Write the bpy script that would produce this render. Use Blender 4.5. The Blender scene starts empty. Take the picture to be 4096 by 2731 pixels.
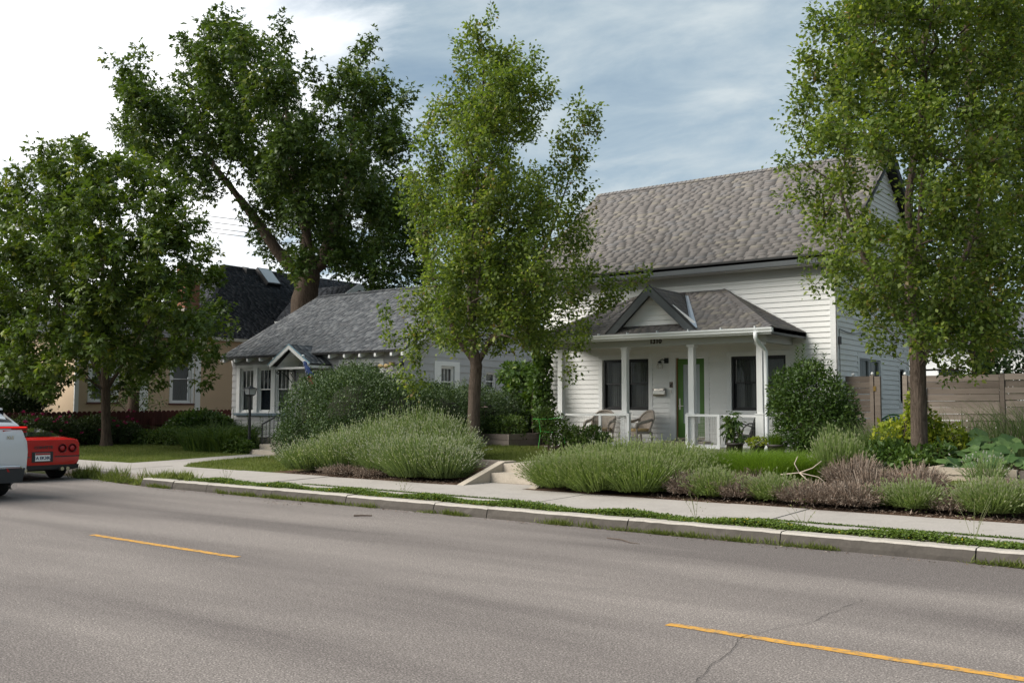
import bpy, math, random
import numpy as np
from mathutils import Vector, Matrix

random.seed(11)
rng = np.random.default_rng(7)
S = bpy.context.scene
COL = S.collection

# ------------------------------------------------------------------ camera
cam_d = bpy.data.cameras.new('camera')
cam_d.sensor_fit = 'HORIZONTAL'
cam_d.sensor_width = 36.0
cam_d.lens = 34.046
cam_d.clip_start = 0.1
cam_d.clip_end = 3000
cam = bpy.data.objects.new('camera', cam_d)
COL.objects.link(cam)
yaw, pit, rol = math.radians(37.351), math.radians(3.893), math.radians(0.2213)
Fv = Vector((-math.sin(yaw) * math.cos(pit), math.cos(yaw) * math.cos(pit), math.sin(pit)))
Rv = Vector((math.cos(yaw), math.sin(yaw), 0))
Uv = Rv.cross(Fv)
R2 = Rv * math.cos(rol) + Uv * math.sin(rol)
U2 = Uv * math.cos(rol) - Rv * math.sin(rol)
CAMP = Vector((0, 0, 1.7))
m = Matrix.Identity(4)
for i in range(3):
    m[i][0], m[i][1], m[i][2], m[i][3] = R2[i], U2[i], -Fv[i], CAMP[i]
cam.matrix_world = m
S.camera = cam

# ------------------------------------------------------------------ sky, sun, exposure
SUN_DIR = Vector((-0.56, -0.64, 0.66)).normalized()      # towards the sun (behind thin cloud)
sun_el = math.asin(SUN_DIR.z)
sun_az = math.atan2(SUN_DIR.x, SUN_DIR.y)
world = bpy.data.worlds.new('World')
S.world = world
world.use_nodes = True
nt = world.node_tree
nt.nodes.clear()
def wn(t, **k):
    n = nt.nodes.new(t)
    for a, b in k.items():
        setattr(n, a, b)
    return n
def wmath(op, a, b=None, clamp=False):
    n = wn('ShaderNodeMath', operation=op, use_clamp=clamp)
    for i, v in enumerate((a, b)):
        if v is None:
            continue
        if isinstance(v, (int, float)):
            n.inputs[i].default_value = v
        else:
            nt.links.new(v, n.inputs[i])
    return n.outputs[0]
sky = wn('ShaderNodeTexSky', sky_type='NISHITA', sun_disc=False)
sky.sun_elevation = sun_el
sky.sun_rotation = sun_az
sky.altitude = 800
sky.air_density = 1.0
sky.dust_density = 1.5
tc = wn('ShaderNodeTexCoord')
sep = wn('ShaderNodeSeparateXYZ')
nt.links.new(tc.outputs['Generated'], sep.inputs[0])
zc = wmath('ADD', wmath('MAXIMUM', sep.outputs[2], 0.0), 0.16)
comb = wn('ShaderNodeCombineXYZ')
nt.links.new(wmath('DIVIDE', sep.outputs[0], zc), comb.inputs[0])
nt.links.new(wmath('DIVIDE', sep.outputs[1], zc), comb.inputs[1])
def wnoise(scale, detail, rough, dist=0.0, off=(0, 0, 0), sc=(1, 1, 1)):
    mp = wn('ShaderNodeMapping')
    mp.inputs['Location'].default_value = off
    mp.inputs['Scale'].default_value = sc
    nt.links.new(comb.outputs[0], mp.inputs[0])
    n = wn('ShaderNodeTexNoise')
    n.inputs['Scale'].default_value = scale
    n.inputs['Detail'].default_value = detail
    n.inputs['Roughness'].default_value = rough
    n.inputs['Distortion'].default_value = dist
    nt.links.new(mp.outputs[0], n.inputs['Vector'])
    return n.outputs['Fac']
def wramp(v, stops):
    r = wn('ShaderNodeValToRGB')
    e = r.color_ramp.elements
    while len(e) < len(stops):
        e.new(0.5)
    for el, (p, c) in zip(e, stops):
        el.position = p
        el.color = (*c, 1) if len(c) == 3 else c
    nt.links.new(v, r.inputs[0])
    return r.outputs[0]
def wmix(f, a, b):
    n = wn('ShaderNodeMix', data_type='RGBA')
    if isinstance(f, (int, float)):
        n.inputs[0].default_value = f
    else:
        nt.links.new(f, n.inputs[0])
    for i, v in ((6, a), (7, b)):
        if isinstance(v, tuple):
            n.inputs[i].default_value = (*v, 1)
        else:
            nt.links.new(v, n.inputs[i])
    return n.outputs[2]
# thin rippled cloud deck over blue; the deck thins into white glare towards the left
fine = wnoise(2.3, 9, 0.58, 0.35, (3.1, 1.7, 0), (1, 1.35, 1))
big = wnoise(0.36, 4, 0.5, 0.3, (0.4, 7.3, 0))
deck = wmath('ADD', wmath('MULTIPLY', fine, 0.68), wmath('MULTIPLY', big, 0.46))
cover = wramp(deck, [(0.40, (0.62, 0.62, 0.62)), (0.66, (0.98, 0.98, 0.98))])
tone = wramp(deck, [(0.38, (2.2, 3.1, 3.8)), (0.54, (3.4, 4.25, 4.8)), (0.74, (5.4, 5.9, 6.1))])
# brightening of the deck where it thins at left; the sun lamp stands elsewhere
nrm = wn('ShaderNodeVectorMath', operation='NORMALIZE')
nt.links.new(tc.outputs['Generated'], nrm.inputs[0])
dp = wn('ShaderNodeVectorMath', operation='DOT_PRODUCT')
nt.links.new(nrm.outputs[0], dp.inputs[0])
dp.inputs[1].default_value = Vector((-0.88, 0.41, 0.23)).normalized()
glow_n = wmath('ADD', dp.outputs['Value'], wmath('MULTIPLY', wmath('SUBTRACT', fine, 0.5), 0.12))
glow = wramp(glow_n, [(0.925, (0, 0, 0)), (0.992, (1, 1, 1))])
bluehole = wramp(wmath('ADD', deck, wmath('MULTIPLY', glow, 0.08)), [(0.45, (0, 0, 0)), (0.53, (1, 1, 1))])
tone2 = wmix(wmath('MULTIPLY', glow, bluehole), tone, (11.5, 11.5, 11.6))
skyc = wmix(cover, sky.outputs[0], tone2)
bg = wn('ShaderNodeBackground')
bg.inputs['Strength'].default_value = 0.06
nt.links.new(skyc, bg.inputs[0])
wo = wn('ShaderNodeOutputWorld')
nt.links.new(bg.outputs[0], wo.inputs[0])

sd = bpy.data.lights.new('sun', 'SUN')
sd.energy = 2.8
sd.angle = math.radians(55)
sd.color = (1.0, 0.95, 0.87)
so = bpy.data.objects.new('sun', sd)
COL.objects.link(so)
so.rotation_euler = SUN_DIR.to_track_quat('Z', 'Y').to_euler()
so.location = (-30, -20, 40)

S.view_settings.view_transform = 'Standard'
S.view_settings.look = 'None'
S.view_settings.gamma = 1.0
S.view_settings.use_curve_mapping = False
S.view_settings.exposure = 1.18
S.render.engine = 'CYCLES'
S.cycles.max_bounces = 6
S.cycles.diffuse_bounces = 3
S.cycles.glossy_bounces = 3
S.cycles.transmission_bounces = 4
S.cycles.transparent_max_bounces = 8
S.cycles.use_denoising = True
S.cycles.caustics_reflective = False
S.cycles.caustics_refractive = False

# ------------------------------------------------------------------ materials
class NT:
    def __init__(s, name):
        s.m = bpy.data.materials.new(name)
        s.m.use_nodes = True
        s.t = s.m.node_tree
        s.t.nodes.clear()
        s.out = s.t.nodes.new('ShaderNodeOutputMaterial')
        s.pos = s.t.nodes.new('ShaderNodeNewGeometry').outputs['Position']
    def n(s, t, **k):
        n = s.t.nodes.new(t)
        for a, b in k.items():
            setattr(n, a, b)
        return n
    def l(s, a, b):
        s.t.links.new(a, b)
    def set(s, inp, v):
        if isinstance(v, (int, float)):
            inp.default_value = v
        elif isinstance(v, tuple):
            inp.default_value = (*v, 1) if len(v) == 3 and inp.type == 'RGBA' else v
        else:
            s.l(v, inp)
    def noise(s, scale, detail=4, rough=0.55, sc=(1, 1, 1), dist=0.0, vec=None):
        mp = s.n('ShaderNodeMapping')
        mp.inputs['Scale'].default_value = sc
        s.l(vec or s.pos, mp.inputs[0])
        n = s.n('ShaderNodeTexNoise')
        n.inputs['Scale'].default_value = scale
        n.inputs['Detail'].default_value = detail
        n.inputs['Roughness'].default_value = rough
        n.inputs['Distortion'].default_value = dist
        s.l(mp.outputs[0], n.inputs['Vector'])
        return n.outputs['Fac']
    def voro(s, scale, feature='F1', sc=(1, 1, 1), out='Distance'):
        mp = s.n('ShaderNodeMapping')
        mp.inputs['Scale'].default_value = sc
        s.l(s.pos, mp.inputs[0])
        n = s.n('ShaderNodeTexVoronoi', feature=feature)
        n.inputs['Scale'].default_value = scale
        s.l(mp.outputs[0], n.inputs['Vector'])
        return n.outputs[out]
    def ramp(s, v, stops):
        r = s.n('ShaderNodeValToRGB')
        e = r.color_ramp.elements
        while len(e) < len(stops):
            e.new(0.5)
        for el, (p, c) in zip(e, stops):
            el.position = p
            el.color = (c, c, c, 1) if isinstance(c, (int, float)) else (*c, 1)
        s.l(v, r.inputs[0])
        return r.outputs[0]
    def mix(s, f, a, b, mode='MIX'):
        n = s.n('ShaderNodeMix', data_type='RGBA', blend_type=mode)
        s.set(n.inputs[0], f)
        s.set(n.inputs[6], a)
        s.set(n.inputs[7], b)
        return n.outputs[2]
    def math(s, op, a, b=0.0):
        n = s.n('ShaderNodeMath', operation=op)
        s.set(n.inputs[0], a)
        s.set(n.inputs[1], b)
        return n.outputs[0]
    def attr(s, name):
        a = s.n('ShaderNodeAttribute', attribute_name=name)
        return a
    def bump(s, h, strength, dist=0.01):
        b = s.n('ShaderNodeBump')
        b.inputs['Strength'].default_value = strength
        b.inputs['Distance'].default_value = dist
        s.l(h, b.inputs['Height'])
        return b.outputs[0]
    def bsdf(s, col, rough=0.7, metal=0.0, normal=None, spec=0.4, coat=0.0, link=True):
        b = s.n('ShaderNodeBsdfPrincipled')
        s.set(b.inputs['Base Color'], col)
        s.set(b.inputs['Roughness'], rough)
        b.inputs['Metallic'].default_value = metal
        b.inputs['Specular IOR Level'].default_value = spec
        b.inputs['Coat Weight'].default_value = coat
        b.inputs['Coat Roughness'].default_value = 0.05
        if normal is not None:
            s.l(normal, b.inputs['Normal'])
        if link:
            s.l(b.outputs[0], s.out.inputs[0])
        return b

def paint(name, col, var=0.06, scale=2.0, rough=0.6, grime=0.0, bump=0.0, metal=0.0, spec=0.4, coat=0.0):
    t = NT(name)
    f = t.noise(scale, 5, 0.6)
    lo = tuple(c * (1 - var) for c in col)
    hi = tuple(min(0.95, c * (1 + var)) for c in col)
    c = t.mix(f, lo, hi)
    if grime:
        g = t.ramp(t.noise(1.3, 8, 0.68, (1, 1, 0.35)), [(0.50, 0.0), (0.78, 1.0)])
        c = t.mix(t.math('MULTIPLY', g, grime), c, tuple(x * 0.42 for x in (col[0], col[1] * .94, col[2] * .82)))
    nrm = t.bump(t.noise(60, 3), bump, 0.01) if bump else None
    t.bsdf(c, rough, metal, nrm, spec, coat)
    return t.m

def wood(name, a, b, axis=(0.25, 6, 6), scale=3.0, rough=0.85, dark=0.5):
    t = NT(name)
    oi = t.n('ShaderNodeObjectInfo')
    add = t.n('ShaderNodeVectorMath', operation='ADD')
    sc = t.n('ShaderNodeVectorMath', operation='SCALE')
    t.l(t.pos, add.inputs[0])
    cmb = t.n('ShaderNodeCombineXYZ')
    for i in range(3):
        t.l(t.math('MULTIPLY', oi.outputs['Random'], 37.0 + i), cmb.inputs[i])
    t.l(cmb.outputs[0], add.inputs[1])
    g = t.noise(scale, 7, 0.65, axis, 0.4, add.outputs[0])
    s = t.noise(1.6, 4, 0.6, (0.6, 2, 2), 0.0, add.outputs[0])
    c = t.mix(t.ramp(g, [(0.3, 0.0), (0.7, 1.0)]), a, b)
    c = t.mix(t.math('MULTIPLY', t.ramp(s, [(0.45, 0.0), (0.75, 1.0)]), dark), c, tuple(x * 0.35 for x in a))
    c = t.mix(0.55, c, t.mix(oi.outputs['Random'], tuple(x * .62 for x in a), tuple(x * 1.2 for x in b)))
    t.bsdf(c, rough, 0, t.bump(g, 0.5, 0.01), 0.25)
    return t.m

def leafmat(name, stops, trans=0.35, rough=0.55, spec=0.35, tint=(1.25, 1.3, 0.55)):
    t = NT(name)
    v = t.attr('var').outputs['Fac']
    c = t.ramp(v, stops)
    b = t.bsdf(c, rough, 0, None, spec, 0, False)
    tr = t.n('ShaderNodeBsdfTranslucent')
    t.l(t.mix(1.0, c, tint, 'MULTIPLY'), tr.inputs[0])
    mx = t.n('ShaderNodeMixShader')
    mx.inputs[0].default_value = trans
    t.l(b.outputs[0], mx.inputs[1])
    t.l(tr.outputs[0], mx.inputs[2])
    t.l(mx.outputs[0], t.out.inputs[0])
    return t.m

def colmat(name, rough=0.9, grain=0.25, gscale=90):
    t = NT(name)
    c = t.attr('col').outputs['Color']
    g = t.noise(gscale, 3, 0.7)
    big_ = t.noise(1.1, 5, 0.6)
    c = t.mix(1.0, c, t.mix(t.ramp(g, [(0.3, 0.0), (0.7, 1.0)]), (1 - grain,) * 3, (1 + grain,) * 3), 'MULTIPLY')
    c = t.mix(1.0, c, t.mix(big_, (0.9, 0.9, 0.9), (1.1, 1.1, 1.09)), 'MULTIPLY')
    t.bsdf(c, rough, 0, None, 0.2)
    return t.m

M = {}
# asphalt: aged, brownish grey, visible aggregate, long soft shadow streaks painted into the colour, sealed cracks
t = NT('asphalt')
agg = t.voro(46)
ag2 = t.noise(75, 3, 0.75)
shadow_streak = t.noise(0.5, 5, 0.55, (0.13, 1.0, 1.0), 0.25)
pat = t.noise(0.9, 5, 0.6, (0.35, 1, 1))
c = t.mix(t.ramp(shadow_streak, [(0.38, 0.0), (0.60, 1.0)]), (0.140, 0.120, 0.112), (0.262, 0.228, 0.208))
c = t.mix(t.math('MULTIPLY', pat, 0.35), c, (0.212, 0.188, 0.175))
spk = t.ramp(ag2, [(0.32, 0.30), (0.5, 1.0), (0.68, 2.1)])
c = t.mix(1.0, c, spk, 'MULTIPLY')
c = t.mix(1.0, c, t.ramp(agg, [(0.0, 1.35), (0.5, 0.78)]), 'MULTIPLY')
edge = t.ramp(t.noise(2.5, 6, 0.7), [(0.62, 0.0), (0.72, 1.0)])
c = t.mix(t.math('MULTIPLY', edge, 0.28), c, (0.085, 0.082, 0.082))
t.bsdf(c, 0.92, 0, t.bump(ag2, 0.55, 0.006), 0.22)
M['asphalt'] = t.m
t = NT('crack_filler')
t.bsdf((0.035, 0.034, 0.034), 0.9, 0, None, 0.2)
M['crack'] = t.m
t = NT('yellow_paint')
w = t.ramp(t.noise(14, 6, 0.75), [(0.38, 0.0), (0.52, 1.0)])
c = t.mix(w, (0.20, 0.165, 0.12), t.mix(t.noise(3, 4), (0.50, 0.25, 0.045), (0.62, 0.33, 0.07)))
t.bsdf(c, 0.85, 0, t.bump(t.noise(150, 2), 0.4, 0.004), 0.2)
M['yellow'] = t.m
def concrete(name, a, b, stain=0.35):
    t = NT(name)
    n1 = t.noise(1.4, 7, 0.62)
    n2 = t.noise(30, 4, 0.7)
    c = t.mix(n1, a, b)
    c = t.mix(1.0, c, t.ramp(n2, [(0.25, 0.86), (0.75, 1.12)]), 'MULTIPLY')
    st = t.ramp(t.noise(2.3, 8, 0.7), [(0.52, 0.0), (0.75, 1.0)])
    c = t.mix(t.math('MULTIPLY', st, stain), c, tuple(x * 0.5 for x in a))
    t.bsdf(c, 0.9, 0, t.bump(t.noise(90, 4, 0.7), 0.35, 0.006), 0.25)
    return t.m
M['concrete'] = concrete('pavement_concrete', (0.315, 0.285, 0.26), (0.41, 0.375, 0.345), 0.28)
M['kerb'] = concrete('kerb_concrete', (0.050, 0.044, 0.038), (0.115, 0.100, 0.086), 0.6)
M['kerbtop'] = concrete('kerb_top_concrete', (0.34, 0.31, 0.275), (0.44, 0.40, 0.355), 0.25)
M['step'] = concrete('step_concrete', (0.36, 0.31, 0.25), (0.47, 0.41, 0.34), 0.4)
M['slab'] = concrete('porch_concrete', (0.36, 0.34, 0.31), (0.45, 0.43, 0.39), 0.3)
# ground: earth with short turf
t = NT('yard_earth')
n1 = t.noise(0.8, 6, 0.6)
n2 = t.noise(22, 5, 0.75)
c = t.mix(t.ramp(n2, [(0.35, 0.0), (0.65, 1.0)]), (0.045, 0.032, 0.022), (0.13, 0.095, 0.062))
c = t.mix(t.ramp(n1, [(0.42, 0.0), (0.6, 0.75)]), c, (0.055, 0.075, 0.022))
t.bsdf(c, 0.95, 0, t.bump(n2, 0.8, 0.02), 0.15)
M['earth'] = t.m
t = NT('bark_mulch')
n2 = t.noise(28, 5, 0.75, (1, 1, 1), 0.6)
c = t.ramp(n2, [(0.32, (0.035, 0.022, 0.016)), (0.5, (0.105, 0.062, 0.040)), (0.68, (0.21, 0.135, 0.09))])
t.bsdf(c, 0.95, 0, t.bump(n2, 0.9, 0.03), 0.15)
M['mulch'] = t.m
t = NT('lawn_turf')
n1 = t.noise(0.55, 6, 0.6)
n2 = t.noise(38, 5, 0.75)
c = t.mix(n2, (0.060, 0.080, 0.022), (0.145, 0.165, 0.052))
c = t.mix(t.ramp(n1, [(0.52, 0.0), (0.66, 0.55)]), c, (0.19, 0.165, 0.085))
t.bsdf(c, 0.95, 0, t.bump(n2, 0.9, 0.03), 0.15)
M['lawn'] = t.m

M['white'] = paint('white_siding_paint', (0.81, 0.80, 0.775), 0.045, 1.2, 0.55, 0.10, 0.0)
M['whitetrim'] = paint('white_trim_paint', (0.79, 0.785, 0.77), 0.03, 2.5, 0.5, 0.05)
M['gutterwhite'] = paint('white_gutter_metal', (0.82, 0.83, 0.83), 0.02, 2.0, 0.35, 0.0)
M['beam'] = paint('pale_grey_beam_paint', (0.50, 0.505, 0.49), 0.06, 2.0, 0.6, 0.12)
M['fascia'] = paint('charcoal_fascia_paint', (0.075, 0.083, 0.088), 0.18, 3.0, 0.6, 0.0)
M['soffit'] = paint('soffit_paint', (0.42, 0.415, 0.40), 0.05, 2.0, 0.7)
M['black'] = paint('black_sash', (0.012, 0.012, 0.013), 0.1, 2, 0.4)
M['drip'] = paint('black_drip_edge', (0.015, 0.015, 0.016), 0.1, 2, 0.5)
M['green'] = paint('green_door_paint', (0.080, 0.185, 0.030), 0.06, 2.0, 0.35)
M['frost'] = paint('frosted_door_glass', (0.36, 0.39, 0.40), 0.08, 9, 0.25, 0, 0, 0, 0.6)
M['curtain'] = paint('net_curtain', (0.30, 0.30, 0.28), 0.25, 6, 0.9)
M['sheer'] = paint('sheer_curtain', (0.52, 0.52, 0.49), 0.15, 6, 0.9)
M['steel'] = paint('brushed_steel', (0.55, 0.52, 0.48), 0.06, 8, 0.28, 0, 0, 1.0)
M['iron'] = paint('black_iron', (0.016, 0.016, 0.017), 0.1, 4, 0.5)
M['bulb'] = paint('opal_glass_bulb', (0.72, 0.72, 0.70), 0.05, 4, 0.2)
M['plastic'] = paint('dark_plastic', (0.03, 0.031, 0.033), 0.1, 5, 0.55)
M['greenplastic'] = paint('green_garden_plastic', (0.045, 0.15, 0.065), 0.1, 3, 0.5)
M['wicker'] = paint('pale_wicker', (0.36, 0.31, 0.265), 0.32, 55, 0.75, 0, 0.9)
M['cushion'] = paint('tan_cushion_cloth', (0.43, 0.31, 0.15), 0.10, 12, 0.9)
M['pot'] = paint('dark_resin_pot', (0.055, 0.046, 0.042), 0.12, 6, 0.55)
M['flash'] = paint('galvanised_flashing', (0.34, 0.39, 0.45), 0.15, 6, 0.4, 0.3, 0, 0.35)
M['grey'] = paint('grey_siding_paint', (0.44, 0.435, 0.44), 0.05, 1.5, 0.65, 0.10)
M['bluegrey'] = paint('blue_grey_sill_paint', (0.14, 0.19, 0.235), 0.08, 3, 0.55)
M['bluetrim'] = paint('teal_edge_paint', (0.22, 0.36, 0.43), 0.06, 3, 0.5)
M['tan'] = paint('tan_siding_paint', (0.60, 0.455, 0.31), 0.04, 1.2, 0.65, 0.05)
M['redbrown'] = paint('red_brown_sill_paint', (0.13, 0.055, 0.055), 0.1, 3, 0.6)
t = NT('window_glass')
b = t.bsdf((0.012, 0.016, 0.018), 0.04, 0, None, 0.7)
M['glass'] = t.m
t = NT('clear_pane')
b = t.n('ShaderNodeBsdfPrincipled')
b.inputs['Base Color'].default_value = (0.02, 0.022, 0.024, 1)
b.inputs['Roughness'].default_value = 0.03
b.inputs['Specular IOR Level'].default_value = 0.6
tr = t.n('ShaderNodeBsdfTransparent')
tr.inputs[0].default_value = (0.82, 0.85, 0.85, 1)
mx = t.n('ShaderNodeMixShader')
mx.inputs[0].default_value = 0.42
t.l(tr.outputs[0], mx.inputs[1])
t.l(b.outputs[0], mx.inputs[2])
t.l(mx.outputs[0], t.out.inputs[0])
M['pane'] = t.m
M['roofglass'] = paint('skylight_glass', (0.42, 0.47, 0.52), 0.06, 1.0, 0.08, 0, 0, 0, 0.9)
M['shingle'] = colmat('roof_shingle', 0.9, 0.07, 28)
t = NT('brick')
v = t.n('ShaderNodeObjectInfo').outputs['Random']
c = t.ramp(v, [(0.0, (0.30, 0.12, 0.075)), (0.5, (0.38, 0.165, 0.10)), (1.0, (0.44, 0.22, 0.14))])
c = t.mix(t.math('MULTIPLY', t.noise(12, 4), 0.5), c, (0.33, 0.17, 0.12))
t.bsdf(c, 0.9, 0, t.bump(t.noise(60, 3), 0.5, 0.004), 0.2)
M['brick'] = t.m
M['mortar'] = paint('mortar', (0.36, 0.32, 0.28), 0.1, 20, 0.95)
M['fencewood'] = wood('weathered_fence_wood', (0.155, 0.122, 0.098), (0.30, 0.25, 0.208), (0.35, 9, 9), 3.0, 0.9, 0.75)
M['bedwood'] = wood('grey_bed_timber', (0.135, 0.11, 0.095), (0.24, 0.205, 0.18), (0.4, 7, 7), 3.0, 0.9, 0.4)
M['palebed'] = wood('pale_bed_timber', (0.34, 0.285, 0.225), (0.48, 0.41, 0.33), (0.4, 7, 7), 3.0, 0.9, 0.25)
M['redfence'] = wood('red_stained_fence_wood', (0.065, 0.018, 0.014), (0.115, 0.036, 0.028), (7, 7, 0.4), 2.2, 0.75, 0.25)
M['deck'] = wood('deck_timber', (0.25, 0.20, 0.15), (0.36, 0.30, 0.24), (0.4, 7, 7), 3.0, 0.9, 0.3)
def bark(name, a, b):
    t = NT(name)
    n = t.noise(6.5, 6, 0.7, (3.2, 3.2, 0.55), 0.7)
    c = t.mix(t.ramp(n, [(0.32, 0.0), (0.66, 1.0)]), a, b)
    c = t.mix(t.math('MULTIPLY', t.noise(2, 4), 0.35), c, tuple(x * 0.6 for x in a))
    t.bsdf(c, 0.95, 0, t.bump(n, 1.0, 0.05), 0.15)
    return t.m
M['barkpear'] = bark('pear_bark', (0.060, 0.044, 0.034), (0.170, 0.132, 0.105))
M['barkmaple'] = bark('maple_bark', (0.052, 0.038, 0.028), (0.135, 0.10, 0.075))
M['twig'] = paint('twig_bark', (0.085, 0.06, 0.045), 0.2, 6, 0.9)
M['dead'] = leafmat('dead_lavender', [(0.0, (0.080, 0.052, 0.036)), (0.45, (0.215, 0.160, 0.122)), (0.8, (0.320, 0.262, 0.215)), (1.0, (0.42, 0.365, 0.32))], 0.1, 0.9, 0.1, (1, 1, 1))
M['lav'] = leafmat('lavender_green', [(0.0, (0.060, 0.095, 0.032)), (0.5, (0.140, 0.195, 0.072)), (0.80, (0.225, 0.280, 0.125)), (0.86, (0.34, 0.35, 0.31)), (1.0, (0.47, 0.46, 0.47))], 0.36, 0.75, 0.2)
M['lavg'] = leafmat('lavender_leaf_green', [(0.0, (0.075, 0.110, 0.032)), (0.5, (0.150, 0.210, 0.062)), (0.80, (0.225, 0.285, 0.105)), (0.86, (0.26, 0.29, 0.16)), (1.0, (0.33, 0.34, 0.24))], 0.36, 0.75, 0.2)
M['pear'] = leafmat('pear_leaf', [(0.0, (0.045, 0.082, 0.018)), (0.45, (0.128, 0.182, 0.036)), (0.8, (0.210, 0.262, 0.056)), (0.97, (0.34, 0.36, 0.095)), (1.0, (0.24, 0.17, 0.07))], 0.48, 0.5, 0.4)
M['maple'] = leafmat('maple_leaf', [(0.0, (0.036, 0.066, 0.015)), (0.55, (0.078, 0.125, 0.026)), (0.9, (0.130, 0.185, 0.038)), (1.0, (0.23, 0.25, 0.05))], 0.30, 0.5, 0.45)
M['maple2'] = leafmat('young_maple_leaf', [(0.0, (0.040, 0.072, 0.014)), (0.55, (0.090, 0.138, 0.022)), (0.9, (0.150, 0.200, 0.032)), (1.0, (0.27, 0.28, 0.045))], 0.36, 0.5, 0.45)
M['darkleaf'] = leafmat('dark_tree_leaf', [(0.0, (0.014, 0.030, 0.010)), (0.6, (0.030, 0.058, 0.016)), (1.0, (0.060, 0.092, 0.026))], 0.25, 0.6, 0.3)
M['hedge'] = leafmat('privet_leaf', [(0.0, (0.026, 0.050, 0.016)), (0.5, (0.056, 0.096, 0.030)), (0.85, (0.100, 0.148, 0.054)), (1.0, (0.18, 0.22, 0.095))], 0.22, 0.55, 0.4)
M['shrub'] = leafmat('shrub_leaf', [(0.0, (0.030, 0.062, 0.014)), (0.5, (0.066, 0.120, 0.024)), (0.9, (0.112, 0.175, 0.036)), (1.0, (0.18, 0.22, 0.05))], 0.3, 0.5, 0.4)
M['lime'] = leafmat('lime_leaf', [(0.0, (0.10, 0.15, 0.02)), (0.5, (0.24, 0.30, 0.035)), (1.0, (0.46, 0.46, 0.05))], 0.4, 0.55, 0.3)
M['herb'] = leafmat('herb_leaf', [(0.0, (0.030, 0.062, 0.012)), (0.5, (0.075, 0.125, 0.026)), (1.0, (0.15, 0.20, 0.055))], 0.32, 0.6, 0.3)
M['grassblade'] = leafmat('grass_blade', [(0.0, (0.075, 0.100, 0.022)), (0.5, (0.145, 0.180, 0.045)), (0.9, (0.22, 0.245, 0.08)), (1.0, (0.32, 0.28, 0.15))], 0.3, 0.7, 0.2)
M['brightgrass'] = leafmat('bright_grass_blade', [(0.0, (0.075, 0.135, 0.014)), (0.5, (0.135, 0.225, 0.022)), (1.0, (0.22, 0.32, 0.05))], 0.4, 0.6, 0.25)
M['clover'] = leafmat('clover_leaf', [(0.0, (0.060, 0.105, 0.020)), (0.6, (0.130, 0.190, 0.034)), (0.965, (0.20, 0.26, 0.05)), (0.97, (0.42, 0.34, 0.03)), (1.0, (0.5, 0.4, 0.03))], 0.3, 0.6, 0.3)
M['squash'] = leafmat('squash_leaf', [(0.0, (0.042, 0.090, 0.026)), (1.0, (0.105, 0.175, 0.052))], 0.22, 0.55, 0.4)
M['rose'] = leafmat('rose_bush_leaf', [(0.0, (0.022, 0.040, 0.012)), (0.6, (0.055, 0.085, 0.024)), (1.0, (0.11, 0.14, 0.045))], 0.3, 0.5, 0.4)
M['roseflower'] = leafmat('magenta_rose', [(0.0, (0.20, 0.008, 0.05)), (0.6, (0.36, 0.02, 0.11)), (1.0, (0.50, 0.08, 0.20))], 0.25, 0.6, 0.3, (1, .7, .8))
M['purple'] = leafmat('purple_leaf', [(0.0, (0.018, 0.008, 0.012)), (0.6, (0.042, 0.018, 0.026)), (1.0, (0.075, 0.035, 0.045))], 0.25, 0.5, 0.4, (1, .6, .6))

# ------------------------------------------------------------------ object helpers
def wloc(o):
    v = Vector((0, 0, 0))
    while o is not None:
        v += o.location
        o = o.parent
    return v

def tag(o, label=None, cat=None, group=None, kind=None):
    if label: o['label'] = label
    if cat: o['category'] = cat
    if group: o['group'] = group
    if kind: o['kind'] = kind
    return o

def thing(name, loc, label, cat, group=None):
    o = bpy.data.objects.new(name, None)
    o.empty_display_size = 0.2
    COL.objects.link(o)
    o.location = loc
    return tag(o, label, cat, group)

def link(name, me, parent=None, loc=None):
    o = bpy.data.objects.new(name, me)
    COL.objects.link(o)
    if parent is not None:
        o.parent = parent
    if loc is not None:
        o.location = loc
    return o

def mk(name, V, F, mat, parent=None, smooth=False, kind=None):
    off = wloc(parent) if parent is not None else Vector((0, 0, 0))
    me = bpy.data.meshes.new(name)
    me.from_pydata([(v[0] - off.x, v[1] - off.y, v[2] - off.z) for v in V], [], F)
    me.materials.append(M[mat] if isinstance(mat, str) else mat)
    if smooth:
        me.shade_smooth()
    o = link(name, me, parent)
    if kind: o['kind'] = kind
    return o

def mknp(name, V, Q, mat, parent=None, var=None, col=None, smooth=False, kind=None):
    """quads/tris only; V (n,3), Q (m,k)"""
    off = wloc(parent) if parent is not None else Vector((0, 0, 0))
    V = np.asarray(V, dtype=np.float64) - np.array(off)
    Q = np.asarray(Q, dtype=np.int32)
    me = bpy.data.meshes.new(name)
    n, (f, k) = len(V), Q.shape
    me.vertices.add(n)
    me.vertices.foreach_set('co', V.astype(np.float32).ravel())
    me.loops.add(f * k)
    me.loops.foreach_set('vertex_index', Q.ravel())
    me.polygons.add(f)
    me.polygons.foreach_set('loop_start', np.arange(0, f * k, k, dtype=np.int32))
    if smooth:
        me.polygons.foreach_set('use_smooth', np.ones(f, dtype=bool))
    me.update(calc_edges=True)
    if var is not None:
        a = me.attributes.new('var', 'FLOAT', 'FACE')
        a.data.foreach_set('value', np.asarray(var, dtype=np.float32))
    if col is not None:
        a = me.attributes.new('col', 'FLOAT_COLOR', 'FACE')
        c4 = np.ones((f, 4), dtype=np.float32)
        c4[:, :3] = col
        a.data.foreach_set('color', c4.ravel())
    me.materials.append(M[mat] if isinstance(mat, str) else mat)
    o = link(name, me, parent)
    if kind: o['kind'] = kind
    return o

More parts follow.
